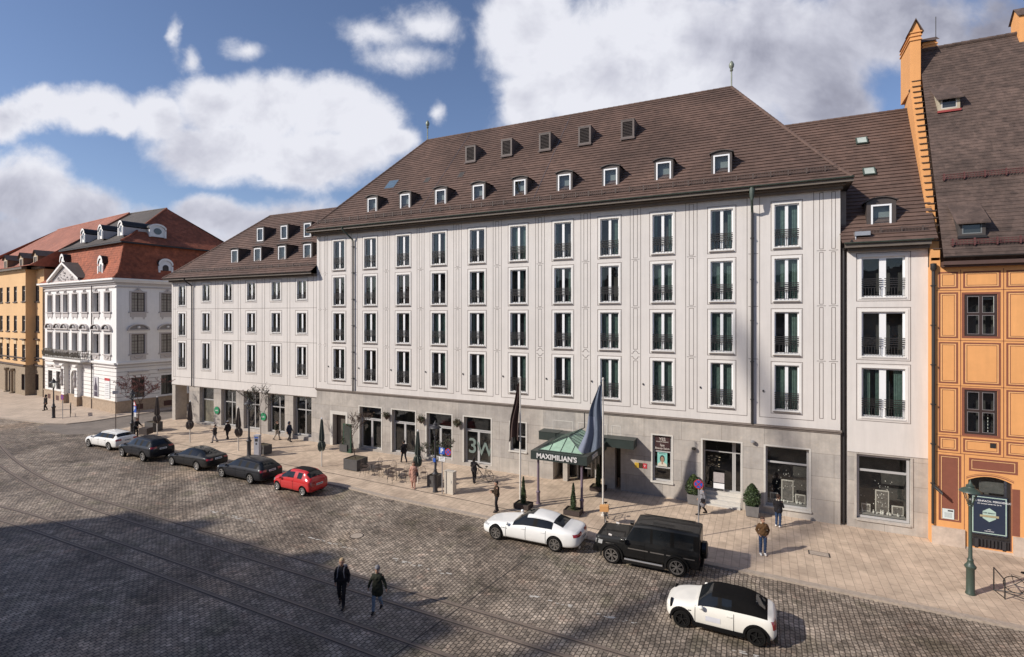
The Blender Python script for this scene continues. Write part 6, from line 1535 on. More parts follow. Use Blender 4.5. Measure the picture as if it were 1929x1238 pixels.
# --- white soft-top
L_, W, wb = 3.76, 1.73, 2.49; fo = wb/2+.62
st = prof(L_, fo, W, [(0,.34,.62,.66,.52,.48,.38,'b'),(.025,.24,.70,.77,.80,.72,.55,'b'),(.09,.18,.80,.88,.94,.85,.66,'b'),(.20,.17,.86,.955,1,.91,.74,'b'),(.285,.17,.90,1.0,1,.92,.76,'b'),(.30,.17,.91,1.02,1,.92,.76,'w'),(.39,.17,.92,1.30,1,.92,.66,'w'),(.43,.17,.925,1.38,1,.92,.64,'s'),
 (.50,.17,.93,1.41,1,.92,.66,'p'),(.51,.17,.93,1.41,1,.92,.66,'s'),(.62,.17,.94,1.41,1,.92,.66,'c'),(.69,.17,.94,1.40,1,.92,.66,'c'),(.78,.18,.95,1.37,1,.92,.66,'c'),(.86,.18,.96,1.22,1,.91,.68,'c'),(.925,.20,.97,1.03,.99,.90,.74,'b'),(.965,.22,.94,1.0,.94,.86,.70,'b'),(.99,.30,.84,.92,.84,.76,.6,'b'),(1.0,.40,.64,.70,.66,.58,.45,'b')])


canvas = mat('canvas_black', (.007,.0065,.0065), .9, var=.15, scale=8, spec=.1)
def ex(t, bvh, xf, xr, W):
    patch(bvh, t, 'rear_window', car_glass, ((-1.22,.40,3),(-1.52,.36,3),(-1.52,-.36,3),(-1.22,-.40,3)), (0,0,-1), 6, 6, .012)
    for s in (-1, 1):
        p = patch(bvh, t, 'door_sticker', mat('sticker_white', (.62,.62,.66), .5, var=.1), ((.42,0,.66),(-.08,0,.66),(-.08,0,.48),(.42,0,.48)), (0,-s,0), 6, 3)
    if 1:
        b = MB(); [seamline(bvh, b, [(.26-.05*k,0,.60-.03*(k%2)),(.22-.05*k,0,.53+.02*(k%2))], (0,1,0), .02, .014) for k in range(5)]; b.build('lettering', trim, t)
    b = MB()
    for s in (-1,1):
        h = bvh.ray_cast(Vector((xf-.24, s*.57, 3)), Vector((0,0,-1)))
        c = h[0] if h[0] is not None else Vector((xf-.2, s*.56,.85)); q = MB(lambda a, d_, z: (c.x+.015+z*.80-d_*.0+a*.0, c.y+a, c.z-.10+d_+ -z*.0)); q.lathe((0,0,.02), [(.175,-.06),(.175,.02),(.15,.035)], 20, 1, cap=False); q.lathe((0,0,.045),[(.15,0),(.09,.02),(.001,.03)],20,0,cap=False); q.build('headlight', [lamp_clear, trim], t, smooth=True, angle=40)
    patch(bvh, t, 'grille', trim, ((xf+.2,.40,.30),(xf+.2,-.40,.30),(xf+.2,-.34,.58),(xf+.2,.34,.58)), (-1,0,0), 6, 3)
    b = MB(); [seamline(bvh, b, [(xf-.95,0,.72),(xf-.84,0,.71)], (0,-s,0), .035, .008) for s in (-1,1)]; b.build('side_repeater', trim, t)
    b = MB(); b.box(xr-.02, xr+.10, -W/2+.14, W/2-.14, .22, .40); b.build('bumper', trim, t)
make_car('parked_car', 'small white soft-top car with black fabric roof and black wheels nearest the viewer', 'car', (1285.7,1180.3), (1423,1216.6), L_, W, wb, fo, .315, [(*s[:7], 's' if s[7] == 'x' else s[7]) for s in st], paint('cream_white', (.78,.75,.68)), alloy_black, canvas, spokes=5, tail=(.60,.93,.66,.92,.20), plate=.50, doors=[(-.52,.78)], mirror=(.56,1.0), z_h=(.60,.62), arch=trim, extras=ex, tw=.20)
# --- red bubble car with a dark folding roof
L_, W, wb = 3.55, 1.63, 2.30; fo = wb/2+.62
st = prof(L_, fo, W, [(0,.32,.58,.64,.50,.46,.38,'b'),(.03,.23,.72,.82,.80,.72,.56,'b'),(.10,.18,.84,.95,.95,.86,.68,'b'),(.19,.17,.89,1.01,1,.90,.74,'b'),(.25,.17,.90,1.02,1,.91,.76,'w'),(.36,.17,.92,1.34,1,.91,.68,'w'),(.42,.17,.93,1.44,1,.91,.66,'x'),
 (.60,.17,.94,1.48,1,.91,.66,'y'),(.64,.17,.94,1.48,1,.91,.66,'x'),(.79,.18,.95,1.46,1,.91,.66,'y'),(.84,.18,.96,1.42,1,.91,.64,'r'),(.95,.20,.97,1.07,.97,.89,.68,'b'),(.975,.24,.92,1.0,.93,.85,.66,'b'),(.995,.32,.74,.82,.80,.72,.55,'b'),(1.0,.38,.62,.70,.74,.66,.5,'b')])
make_car('parked_car', 'small red hatchback with a dark folding fabric roof parked nearest in the row', 'car', (523,923), (568,933.8), L_, W, wb, fo, .295, st, paint('red', (.50,.018,.02)), alloy, mat('canvas_grey', (.020,.019,.019), .9, var=.15, spec=.1), group=None, spokes=8, tail=(.55,.92,.62,.86,.2), plate=.62, doors=[(-.30,.80)], mirror=(.78,.98), z_h=(.58,.76), tw=.19)
# --- dark estate, dark saloon, dark sport-utility, white estate
navy_p = paint('midnight', (.008,.009,.013), .45); char_p = paint('charcoal', (.009,.009,.010), .45)
def estate(L_, W, fo, H=1.49):
    k = H/1.49
    return prof(L_, fo, W, [(0,.30,.58,.64,.60,.56,.45,'b'),(.02,.22,.68,.78,.86,.78,.62,'b'),(.09,.19,.78,.88,.97,.88,.70,'b'),(.20,.18,.86*k,.96*k,1,.90,.74,'b'),(.275,.18,.90*k,1.0*k,1,.91,.76,'b'),(.29,.18,.91*k,1.02*k,1,.91,.76,'w'),(.385,.18,.93*k,1.36*k,1,.90,.66,'w'),(.43,.18,.94*k,1.45*k,1,.90,.64,'s'),
     (.52,.18,.95*k,1.485*k,1,.90,.64,'p'),(.535,.18,.95*k,1.485*k,1,.90,.64,'s'),(.675,.18,.96*k,1.48*k,1,.90,.64,'p'),(.69,.18,.96*k,1.475*k,1,.90,.64,'s'),(.85,.19,.98*k,1.44*k,1,.90,.62,'p'),(.88,.19,.98*k,1.42*k,1,.90,.62,'r'),(.965,.22,1.0*k,1.10*k,.97,.88,.70,'b'),(.985,.26,.92,1.0,.92,.84,.66,'b'),(.997,.34,.78,.84,.84,.76,.6,'b'),(1.0,.40,.66,.72,.72,.66,.5,'b')])
def rails(z):
    def f(t, bvh, xf, xr, W):
        for s in (-1,1):
            b = MB(); seamline(bvh, b, [(.55,s*.56,3),(-1.75,s*.56,3)], (0,0,-1), .035, .03); b.build('roof_rail', trim, t)
    return f
L_, W, wb = 4.9, 1.86, 2.97; fo = wb/2+.87
make_car('parked_car', 'dark blue-black estate car with bright alloy wheels parked behind the red hatchback', 'car', (418.6,898.8), (469,911), L_, W, wb, fo, .345, estate(L_, W, fo), navy_p, alloy, None, 'dark cars parked along the kerb', spokes=6, tail=(.62,.93,.82,.96,.30), plate=.80, doors=[(.0,1.0),(-1.0,.0)], mirror=(.95,1.02), z_h=(.62,.74), extras=rails(1.5))
L_, W, wb = 4.85, 1.86, 2.87; fo = wb/2+.86
st = prof(L_, fo, W, [(0,.30,.56,.62,.60,.56,.45,'b'),(.02,.22,.66,.76,.86,.78,.62,'b'),(.09,.19,.76,.86,.97,.88,.70,'b'),(.20,.18,.85,.95,1,.90,.74,'b'),(.29,.18,.89,.99,1,.91,.76,'b'),(.305,.18,.90,1.01,1,.91,.74,'w'),(.41,.18,.92,1.33,1,.90,.64,'w'),(.46,.18,.93,1.41,1,.90,.62,'s'),
 (.56,.18,.94,1.44,1,.90,.62,'p'),(.572,.18,.94,1.44,1,.90,.62,'s'),(.68,.18,.96,1.40,1,.90,.60,'s'),(.74,.19,.98,1.34,1,.91,.58,'r'),(.87,.21,1.0,1.08,.99,.88,.68,'b'),(.885,.22,1.0,1.06,.98,.88,.70,'b'),(.96,.26,.97,1.02,.93,.84,.68,'b'),(.992,.34,.84,.92,.84,.76,.6,'b'),(1.0,.42,.68,.75,.7,.62,.5,'b')])
make_car('parked_car', 'dark saloon car with a sloping roof parked between the estate and the tall dark car', 'car', (325.8,876.8), (367.3,885.9), L_, W, wb, fo, .345, st, char_p, alloy, car_glass, 'dark cars parked along the kerb', spokes=7, double=True, tail=(.60,.93,.78,.90,.30), plate=.78, doors=[(.0,1.0),(-1.0,.0)], mirror=(.95,1.0), z_h=(.62,.74))
L_, W, wb = 4.75, 1.94, 2.87; fo = wb/2+.88
st = [(s[0], s[1]+.10, s[2]*1.10+.02, s[3]*1.115, *s[4:]) for s in estate(L_, W, fo)]
make_car('parked_car', 'tall dark sport-utility car parked right behind the white estate', 'car', (230.7,860), (267,869), L_, W, wb, fo, .385, st, navy_p, alloy, None, 'dark cars parked along the kerb', spokes=5, double=True, tail=(.62,.93,1.0,1.12,.30), plate=.88, doors=[(.0,1.0),(-1.0,.0)], mirror=(.95,1.14), z_h=(.74,.88))
L_, W, wb = 4.52, 1.82, 2.76; fo = wb/2+.80
make_car('parked_car', 'white estate car with a black roof rail at the far end of the parked row', 'car', (167.7,841.3), (202.7,847.8), L_, W, wb, fo, .325, estate(L_, W, fo, 1.42), white_p, alloy, None, spokes=5, tail=(.62,.91,.78,.92,.30), plate=.72, doors=[(.0,.95),(-.95,.0)], mirror=(.9,1.0), z_h=(.62,.74), extras=rails(1.45))
# ------------------------------------------------------------------ people: capsules fused into one skin by a voxel remesh; clothes are looser shells of the same pose
import numpy as np
def fuse(name, caps, voxel, m, parent, smooth_it=2):
    b = MB()
    for (a, c, r0, r1) in caps:
        a, c = Vector(a), Vector(c); b.tube(a, c, r0, r1, 12)
        for q, r in ((a, r0), (c, r1)):
            b.lathe(q, [(r*.01,-r),(r*.5,-r*.866),(r*.866,-r*.5),(r,0),(r*.866,r*.5),(r*.5,r*.866),(r*.01,r)], 12)
    o = b.build('t', m); mo = o.modifiers.new('r', 'REMESH'); mo.mode = 'VOXEL'; mo.voxel_size = voxel; mo.use_smooth_shade = True
    sm = o.modifiers.new('s', 'SMOOTH'); sm.iterations = smooth_it; sm.factor = .5
    me = mesh_from(o); me.name = name; old = o.data; bpy.data.objects.remove(o); bpy.data.meshes.remove(old)
    if name in ('jacket', 'coat', 'trousers'):                  # folds in the cloth
        n_ = len(me.vertices); co = np.empty(n_*3); no_ = np.empty(n_*3); me.vertices.foreach_get('co', co); me.vertices.foreach_get('normal', no_); co = co.reshape(-1,3); no_ = no_.reshape(-1,3)
        kz = 34 if name == 'trousers' else 17; f_ = np.sin(co[:,0]*31+co[:,1]*23+co[:,2]*kz)+np.sin(co[:,1]*37-co[:,2]*kz*1.7+co[:,0]*11)+.7*np.sin(co[:,2]*kz*2.9+co[:,0]*41)
        me.vertices.foreach_set('co', (co+no_*(f_*.0042)[:,None]).ravel())
    me.materials.clear(); me.materials.append(m); me.polygons.foreach_set('use_smooth', [True]*len(me.polygons))
    n = bpy.data.objects.new(name, me); COL.objects.link(n); n.parent = parent; return n
def cloth(name, col, rough=.9): return mat('cloth_'+name, col, rough, var=.18, scale=9, spec=.2, bump=.3, bscale=25)
skin = mat('skin', (.42,.24,.165), .6, var=.06, scale=12)
def person(label, gpx, h, face, top, legs_c, shoes, hair_c, pose='stand', hat=None, coat_len=.0, skirt=False, bag=None, hairstyle='short', stride=.0, arms=None, group=None, lean=0.0, head_turn=0.0, phase=1, collar=None, g=None, detail=.012):
    """face: heading in degrees (world); the figure's own front is local +x"""
    if g is None:
        g = ground(*gpx); z0 = gz(g.x)+(.045 if g.y > -7.6 else -.036)
    else: z0 = g.z
    t = thing('person', label, 'person', (g.x, g.y, z0), R(face), group)
    k = h/1.75; V3 = lambda x, y, z: Vector((x*k, y*k, z*k))
    # skeleton
    hip = {s: V3(0, s*.095, .93) for s in (-1, 1)}
    foot = {}; knee = {}
    for s in (-1, 1):
        sw = stride*s*phase
        a = V3(sw, s*.10, .085+max(0,-sw)*.22); foot[s] = a
        kx = sw*.45+(.05 if stride else .02)+max(0,-sw)*.18; knee[s] = V3(kx, s*.10, .50-.02*abs(stride))
    L_ = lean
    pelvis = V3(0,0,.97); waist = V3(.01+L_*.10,0,1.10); chest = V3(.0+L_*.28,0,1.33); neck = V3(-.01+L_*.42,0,1.47); headc = V3(.02+L_*.52,0,1.635)
    sh = {s: V3(-.01+L_*.36, s*.185, 1.405) for s in (-1, 1)}
    arms = arms or {}
    elb, wri = {}, {}
    for s in (-1, 1):
        e_, w_ = arms.get(s, ((-.02-stride*.25*s*-phase*-1, .235, 1.13), (.06-stride*.45*s*phase, .25, .90)))
        elb[s] = V3(e_[0]+L_*.3, s*e_[1], e_[2]); wri[s] = V3(w_[0]+L_*.3, s*w_[1], w_[2])
    caps = [(pelvis+V3(0,-.06,0), pelvis+V3(0,.06,0), .125*k, .125*k), (pelvis, waist, .13*k, .115*k), (waist, chest, .115*k, .135*k), (chest+V3(0,-.07,0), chest+V3(0,.07,0), .125*k, .125*k), (chest, neck, .11*k, .06*k), (neck, headc-V3(0,0,.05), .055*k, .052*k)]
    ht = Matrix.Rotation(R(head_turn), 3, 'Z')
    def hd(x, y, z): return headc+ht @ V3(x, y, z)
    caps += [(hd(-.02,0,.035), hd(.0,0,.03), .098*k, .092*k), (hd(.015,0,-.04), hd(.03,0,-.075), .075*k, .052*k), (hd(.088,0,-.005), hd(.108,0,-.028), .012*k, .017*k), (hd(.07,0,-.062), hd(.076,0,-.062), .022*k, .018*k)]
    for s in (-1, 1):
        caps += [(hd(-.01,s*.095,.0), hd(-.015,s*.098,-.03), .016*k, .012*k)]
        caps += [(hip[s], knee[s], .085*k, .058*k), (knee[s], foot[s], .055*k, .038*k), (foot[s]-V3(.03,0,.03), foot[s]+V3(.13,0,-.045), .042*k, .032*k)]
        caps += [(sh[s], elb[s], .052*k, .040*k), (elb[s], wri[s], .038*k, .027*k)]
        d = (wri[s]-elb[s]).normalized(); side = Vector((0, s, 0)); fwd = side.cross(d)*s
        if fwd.length < .1: fwd = Vector((1,0,0))
        fwd.normalize(); nrm = d.cross(fwd).normalized(); palm = wri[s]+d*.075*k
        caps += [(wri[s], palm+fwd*.018*k, .026*k, .022*k), (wri[s], palm-fwd*.018*k, .026*k, .022*k)]
        inw = -side
        for i, (o_, ln) in enumerate(((.030,.070),(.010,.080),(-.010,.074),(-.030,.058))):
            p0 = palm+fwd*o_*k+d*.008*k; p1 = p0+(d+inw*.25)*ln*.55*k; p2 = p1+(d*.75+inw*.65)*ln*.5*k
            caps += [(p0, p1, .0105*k, .010*k), (p1, p2, .010*k, .0085*k)]
        tb = wri[s]+d*.03*k+fwd*.026*k; caps += [(tb, tb+(fwd*.8+d*.9)*.035*k, .013*k, .011*k), (tb+(fwd*.8+d*.9)*.035*k, tb+(fwd*.9+d*1.9)*.038*k, .011*k, .009*k)]
    body = fuse('body', caps, max(.0085, detail*.8), skin, t, 1)
    # trousers and shoes
    c = [(pelvis+V3(0,-.065,-.02), pelvis+V3(0,.065,-.02), .135*k, .135*k)]
    for s in (-1, 1): c += [(hip[s], knee[s], .098*k, .072*k), (knee[s], foot[s]+V3(-.01,0,.03), .070*k, .056*k)]
    fuse('trousers', c, detail, legs_c, t)
    for s in (-1, 1): fuse('shoe', [(foot[s]-V3(.045,0,.035), foot[s]+V3(.15,0,-.042), .046*k, .040*k), (foot[s]+V3(0,0,.0), foot[s]+V3(.05,0,-.03), .05*k, .045*k)], detail, shoes, t)
    # jacket or coat
    hem = .90-coat_len
    c = [(waist, chest, .150*k, .165*k), (chest+V3(0,-.085,0), chest+V3(0,.085,0), .150*k, .150*k), (chest, neck-V3(0,0,.03), .14*k, .085*k), (V3(.0,-.075,hem+.12), V3(.0,.075,hem+.12), .155*k, .155*k), (V3(0,-.075,hem+.12), waist+V3(0,-.06,0), .155*k, .135*k), (V3(0,.075,hem+.12), waist+V3(0,.06,0), .155*k, .135*k), (V3(0,0,hem+.12), waist, .165*k, .155*k)]
    for s in (-1, 1):
        c += [(sh[s]-V3(0,s*.015,.012), elb[s], .070*k, .058*k), (elb[s], elb[s].lerp(wri[s], .93), .060*k, .048*k)]
        if coat_len > .2: c += [(V3(0,s*.08,.90), V3(stride*.25*s*phase, s*.09, hem+.1), .13*k, .125*k)]
    jk = fuse('coat' if coat_len > .2 else 'jacket', c, detail, top, t)
    fuse('collar', [(neck+V3(-.02,-.05,-.03), neck+V3(-.02,.05,-.03), .065*k, .065*k), (neck+V3(.04,-.045,-.06), neck+V3(.04,.045,-.06), .045*k, .045*k)], detail, collar or top, t)
    # hair, hat, bag
    if hairstyle != 'bald':
        hc = [(hd(-.032,0,.052), hd(-.012,0,.058), .103*k, .094*k), (hd(-.05,0,-.0), hd(-.045,0,.04), .080*k, .09*k)]
        if hairstyle == 'long': hc += [(hd(-.05,s*.05,.0), hd(-.06,s*.05,-.20), .06*k, .045*k) for s in (-1, 1)]
        if hairstyle == 'beard': hc += [(hd(.045,0,-.085), hd(.02,0,-.085), .040*k, .05*k)]
        fuse('hair', hc, detail*.9, hair_c, body)
    if hat:
        hc = [(hd(-.015,0,.075), hd(-.0,0,.07), .108*k, .10*k)]
        if hat[1] == 'hood': hc = [(hd(-.05,0,-.02), hd(-.03,0,.05), .12*k, .115*k)]
        fuse('hat', hc, detail, hat[0], body)
    e = MB()
    for s in (-1, 1): e.lathe(hd(.083, s*.034, .008), [(.001,-.011*k),(.010*k,-.004*k),(.010*k,.004*k),(.001,.011*k)], 8)
    e.build('eyes', iron, body)
    if bag:
        m_, s, kind = bag
        if kind == 'backpack':
            for q in (-1, 1):
                b = MB(); b.path([sh[q]+V3(-.06,-q*.07,.075), sh[q]+V3(.09,-q*.075,.045), chest+V3(.175,q*.11,-.02), waist+V3(.15,q*.14,.02)], .020*k, 6); b.build('strap', m_, t)
            fuse('backpack', [(chest+V3(-.19,-.07,.04), chest+V3(-.18,.07,.04), .10*k, .10*k), (waist+V3(-.19,-.07,.05), waist+V3(-.19,.07,.05), .105*k, .105*k), (chest+V3(-.17,0,0), waist+V3(-.18,0,0), .12*k, .12*k)], detail, m_, t)
        elif kind == 'shoulder': fuse('shoulder_bag', [(V3(-.02,s*.27,.98), V3(.10,s*.27,.98), .075*k, .075*k), (V3(-.02,s*.27,.88), V3(.10,s*.27,.88), .08*k, .08*k)], detail, m_, t); b = MB(); b.tube(V3(.04,s*.26,1.0), sh[s]+V3(0,0,.07), .012*k, n=5); b.build('strap', m_, t)
        elif kind == 'case': b = MB(); p = wri[s]+V3(.0,0,-.09); b.box(p.x-.19*k, p.x+.19*k, p.y-.05*k, p.y+.05*k, p.z-.32*k, p.z-.03*k); b.tube(p+V3(-.05,0,-.03), p+V3(.05,0,-.03), .012*k, n=5); b.build('briefcase', m_, t)
    return t
blk, drk, navyc, denim, denim_l = cloth('black', (.022,.020,.022)), cloth('charcoal', (.045,.040,.040)), cloth('navy', (.022,.028,.05)), cloth('denim', (.035,.06,.12)), cloth('denim_pale', (.16,.21,.27))
brownc, suede, olive, pinkc, greyc, beige, whitec, fleece = cloth('brown', (.05,.032,.02)), cloth('suede', (.115,.062,.028)), cloth('olive', (.030,.032,.022)), cloth('dusty_pink', (.46,.26,.20)), cloth('mid_grey', (.20,.195,.21)), cloth('beige', (.42,.37,.31)), cloth('white', (.75,.73,.70)), cloth('fleece', (.62,.54,.42))
hb, hblond, hgrey, hdark = mat('hair_brown', (.06,.03,.018), .7), mat('hair_blond', (.42,.30,.17), .7), mat('hair_grey', (.35,.33,.30), .7), mat('hair_dark', (.018,.013,.011), .7)
carry = {1: ((.0,.24,1.13), (.26,.10,1.16)), -1: ((.0,.24,1.13), (.26,.10,1.18))}       # both hands at chest height
pocket = {1: ((-.06,.27,1.14), (.05,.19,.99)), -1: ((-.06,.27,1.14), (.05,.19,.99))}
person('fair-haired man in a black jacket and dark trousers walking on the cobbles', (644,1140), 1.84, -62, blk, blk, drk, hblond, bag=(greyc,1,'backpack'), stride=.17, arms={1:((-.03,.25,1.13),(.05,.25,.90)), -1:((-.05,.25,1.14),(.0,.24,.90))}, collar=greyc, detail=.010)
person('person in a grey cap, long dark parka and pale jeans walking on the cobbles', (711,1149), 1.70, -70, olive, denim_l, blk, hdark, stride=.20, phase=-1, coat_len=.28, hat=(greyc,'cap'), arms={1:((.0,.29,1.15),(.02,.36,.92)), -1:((.0,.29,1.15),(.0,.36,.92))}, collar=beige, detail=.010)
person('man in a brown fleece-collared jacket, blue jeans and white trainers with hands in pockets', (1437,1047), 1.78, -75, suede, denim, whitec, hb, stride=.0, hairstyle='beard', arms=pocket, collar=fleece, head_turn=25, detail=.010)
person('person in a black puffer coat and jeans looking at the shop window', (1466,994), 1.74, 60, blk, denim, whitec, hb, arms={1:((.02,.25,1.13),(.10,.22,.92)), -1:((.05,.25,1.14),(.24,.12,1.20))}, coat_len=.12, collar=fleece)
person('woman in a grey knee-length coat with a shoulder bag walking past the shop steps', (1323,971), 1.68, 200, greyc, blk, blk, hb, stride=.24, coat_len=.40, hairstyle='long', bag=(blk,1,'shoulder'))
person('man in a brown jacket standing by the kerb looking down at his phone', (936,966), 1.76, 215, brownc, blk, blk, hdark, arms=carry, stride=.05, lean=.05, detail=.010)
person('woman in a long dusty pink coat with a black shoulder bag beside the cafe parasol', (779,921), 1.70, -65, pinkc, pinkc, pinkc, hb, stride=.10, coat_len=.48, hairstyle='long', bag=(blk,1,'shoulder'))
person('person in a short black coat striding past the cafe doors', (761,873), 1.68, 150, blk, blk, blk, hdark, stride=.30, coat_len=.15, arms={1:((-.08,.25,1.13),(-.06,.25,.90)), -1:((.08,.25,1.14),(.28,.20,1.10))})
person('person with long dark hair pushing a bicycle beside the cafe window', (893,912), 1.72, 95, drk, blk, blk, hdark, stride=.14, coat_len=.10, hairstyle='long', arms={1:((.08,.25,1.13),(.30,.20,1.05)), -1:((.15,.30,1.12),(.30,.42,1.02))})
person('walker in a dark coat, pale hat and grey trousers between the parasols', (405,835), 1.55, 205, drk, greyc, drk, hdark, stride=.20, coat_len=.12, hat=(beige,'cap'), arms=carry)
person('walker in a black coat and white hat right beside the walker with the pale hat', (429,829), 1.62, 180, blk, blk, blk, hdark, stride=.22, phase=-1, coat_len=.15, hat=(whitec,'cap'))
person('walker in an olive jacket and beige trousers carrying a briefcase', (521,830), 1.72, 20, olive, beige, drk, hdark, stride=.24, bag=(blk,1,'case'), arms={1:((-.02,.24,1.13),(.0,.25,.90)), -1:((.06,.22,1.2),(.12,.10,1.45))})
person('walker in a navy hooded coat beside the last wing window', (545,833), 1.74, 10, navyc, drk, blk, hdark, stride=.20, phase=-1, coat_len=.22, hat=(navyc,'hood'))
person('person in a long dark coat carrying a pale bag in front of the white house', (86,774), 1.75, 250, drk, blk, blk, hdark, stride=.12, coat_len=.25, hat=(drk,'hood'))
def bicycle(name, label, g, ang, col, box=None, cargo=False, lean=5, scale=1.0):
    t = thing(name, label, 'bicycle', (g.x, g.y, gz(g.x)+.045), R(ang)); t.rotation_euler = (R(lean), 0, R(ang)); t.scale = (scale,)*3
    r = .34; wb = 1.06
    for x in (-wb/2, wb/2):
        b = MB(); n = 24
        for k in range(n):
            a0, a1 = 2*math.pi*k/n, 2*math.pi*(k+1)/n; b.tube((x+r*math.cos(a0),0,r+r*math.sin(a0)), (x+r*math.cos(a1),0,r+r*math.sin(a1)), .017, n=5, cap=False)
        w = b.build('wheel', rubber, t); b = MB()
        for k in range(14): a0 = math.pi*k/7; b.tube((x,0,r),(x+(r-.02)*math.cos(a0),0,r+(r-.02)*math.sin(a0)), .0035, n=3, cap=False)
        b.build('spokes', galv, w)
    b = MB(); bb, st, hdt, hb_, rr_, fr_ = (-.08,0,.28), (-.20,0,.80), (.40,0,.88), (.45,0,.62), (-wb/2,0,r), (wb/2,0,r)
    for a, c in ((bb,st),(bb,hb_),(st,(.42,0,.80)) if not cargo else (bb,(.42,0,.72)),(hdt,hb_),(hb_,fr_),(bb,rr_),((-.19,0,.72),rr_)): b.tube(a, c, .017, n=6)
    b.build('frame', col, t)
    b = MB(); b.tube(hdt,(.36,0,1.02),.013,n=6); b.path([(.20,.28,1.02),(.36,.20,1.05),(.38,0,1.04),(.36,-.20,1.05),(.20,-.28,1.02)], .013, 6); b.build('handlebar', iron, t)
    b = MB(); b.tube(st,(-.23,0,.94),.014,n=6); b.lathe((-.25,0,.94), [(.02,-.03),(.10,0),(.09,.03),(.02,.05)], 10); b.build('saddle', trim, t)
    b = MB(); b.lathe((0,0,0), [(.001,0),(.09,0)], 12); b.tube((-.08,-.08,.28),(-.08,.08,.28),.02,n=6); b.tube((-.08,.08,.28),(.06,.10,.20),.01,n=5); b.tube((-.08,-.08,.28),(-.22,-.10,.36),.01,n=5); b.build('crank', iron, t)
    b = MB(); b.tube((-.25,-.06,.72),(-.70,-.06,.74),.008,n=5); b.tube((-.25,.06,.72),(-.70,.06,.74),.008,n=5); b.tube((-.62,.06,.74),rr_,.008,n=5); b.tube((-.62,-.06,.74),rr_,.008,n=5); b.build('rack', iron, t)
    if box: b = MB(); b.box(.34,.72,-.23,.23,.78,1.06); b.build('front_box', box, t)
    if cargo: b = MB(); b.box(.30,1.15,-.32,.32,.40,.95); b.build('cargo_box', mat('cargo_brown', (.06,.045,.04), .8), t)
    return t
g = ground(910, 906); bicycle('bicycle', 'dark bicycle with a rear rack pushed by the long-haired person', g, 170, iron)
g = ground(1143, 984); bicycle('bicycle', 'bicycle with an orange-brown box on the front leaning beside the right flagpole', g, -80, iron, mat('box_orange', (.62,.32,.12), .7, var=.08))
g = ground(262, 826); bt = bicycle('cargo_bicycle', 'cargo bicycle with a dark box behind the white estate car', g, 15, iron, None, True, 2)
person('rider in black on the cargo bicycle behind the white estate car', None, 1.75, 15, blk, blk, blk, hdark, lean=.25, arms={1:((.16,.25,1.14),(.34,.24,1.06)), -1:((.16,.25,1.14),(.34,.24,1.06))}, g=Vector((g.x-.35*math.cos(R(15))-.02, g.y-.35*math.sin(R(15))-.0, gz(g.x)+.045)), stride=.10)
g = ground(1945, 1128); bicycle('bicycle', 'black bicycle at the right edge leaning on the cycle stand', g, -20, iron)
# ------------------------------------------------------------------ street furniture
def on_ground(px, py): g = ground(px, py); return g.x, g.y, gz(g.x)+.042
# street lamps: fluted base, slim shaft, glazed lantern under a wide cap
def make_lamp(label, x, y, z, h, m=iron_green, k=1.0):
    t = thing('street_lamp', label, 'street lamp', (x,y,z), 0, 'old-style lantern lamps')
    b = MB(); b.lathe((0,0,0), [(.17,0),(.17,.06),(.145,.10),(.14,1.02),(.16,1.06),(.20,1.12),(.20,1.17),(.13,1.26),(.10,1.36),(.11,1.42),(.07,1.5),(.05,h-1.05),(.09,h-1.0),(.05,h-.92)], 16); b.build('pole', m, t, smooth=True, angle=35)
    b = MB()
    for i in range(6):
        a = 2*math.pi*i/6; c, s = math.cos(a), math.sin(a); b.tube((.07*c,.07*s,h-.95),(.26*c,.26*s,h-.42),.014,n=5)
    b.lathe((0,0,h-.96), [(.05,0),(.12,.02),(.04,.05)], 12); b.lathe((0,0,h-.42), [(.38,0),(.37,.03),(.26,.12),(.17,.16),(.14,.22),(.16,.25),(.08,.31),(.04,.40),(.012,.50)], 18, cap=True); b.build('lantern_frame', m, t, smooth=True, angle=40)
    b = MB()
    for i in range(6):
        a0, a1 = 2*math.pi*i/6, 2*math.pi*(i+1)/6; b.quad((.07*math.cos(a0),.07*math.sin(a0),h-.93),(.07*math.cos(a1),.07*math.sin(a1),h-.93),(.255*math.cos(a1),.255*math.sin(a1),h-.43),(.255*math.cos(a0),.255*math.sin(a0),h-.43))
    b.build('lantern_glass', shop_pane, t)
    return t
make_lamp('tall green lantern lamp post on the pavement in front of the orange house', *on_ground(1828,1121), 4.65)
make_lamp('dark lantern lamp post with a small blue sticker beside the blue parking sign', *on_ground(820,928), 4.5, iron)
make_lamp('dark lantern lamp post by the grey parking meter', *on_ground(469,859), 4.5, iron)
make_lamp('dark lantern lamp post on the pavement of the white house', *on_ground(101,788), 4.1, iron)
make_lamp('dark lantern lamp post by the cargo bicycle and bare reddish tree', *on_ground(249,822), 4.2, iron)
b = MB(); X = on_ground(820,928); b.box(-.09,.09,-.13,-.10,-.12,.12); o = b.build('sticker', signblue, None, loc=(0,0,2.05)); o.parent = [c for c in COL.objects if c.name.startswith('street_lamp') and 'sticker' in c['label']][0]
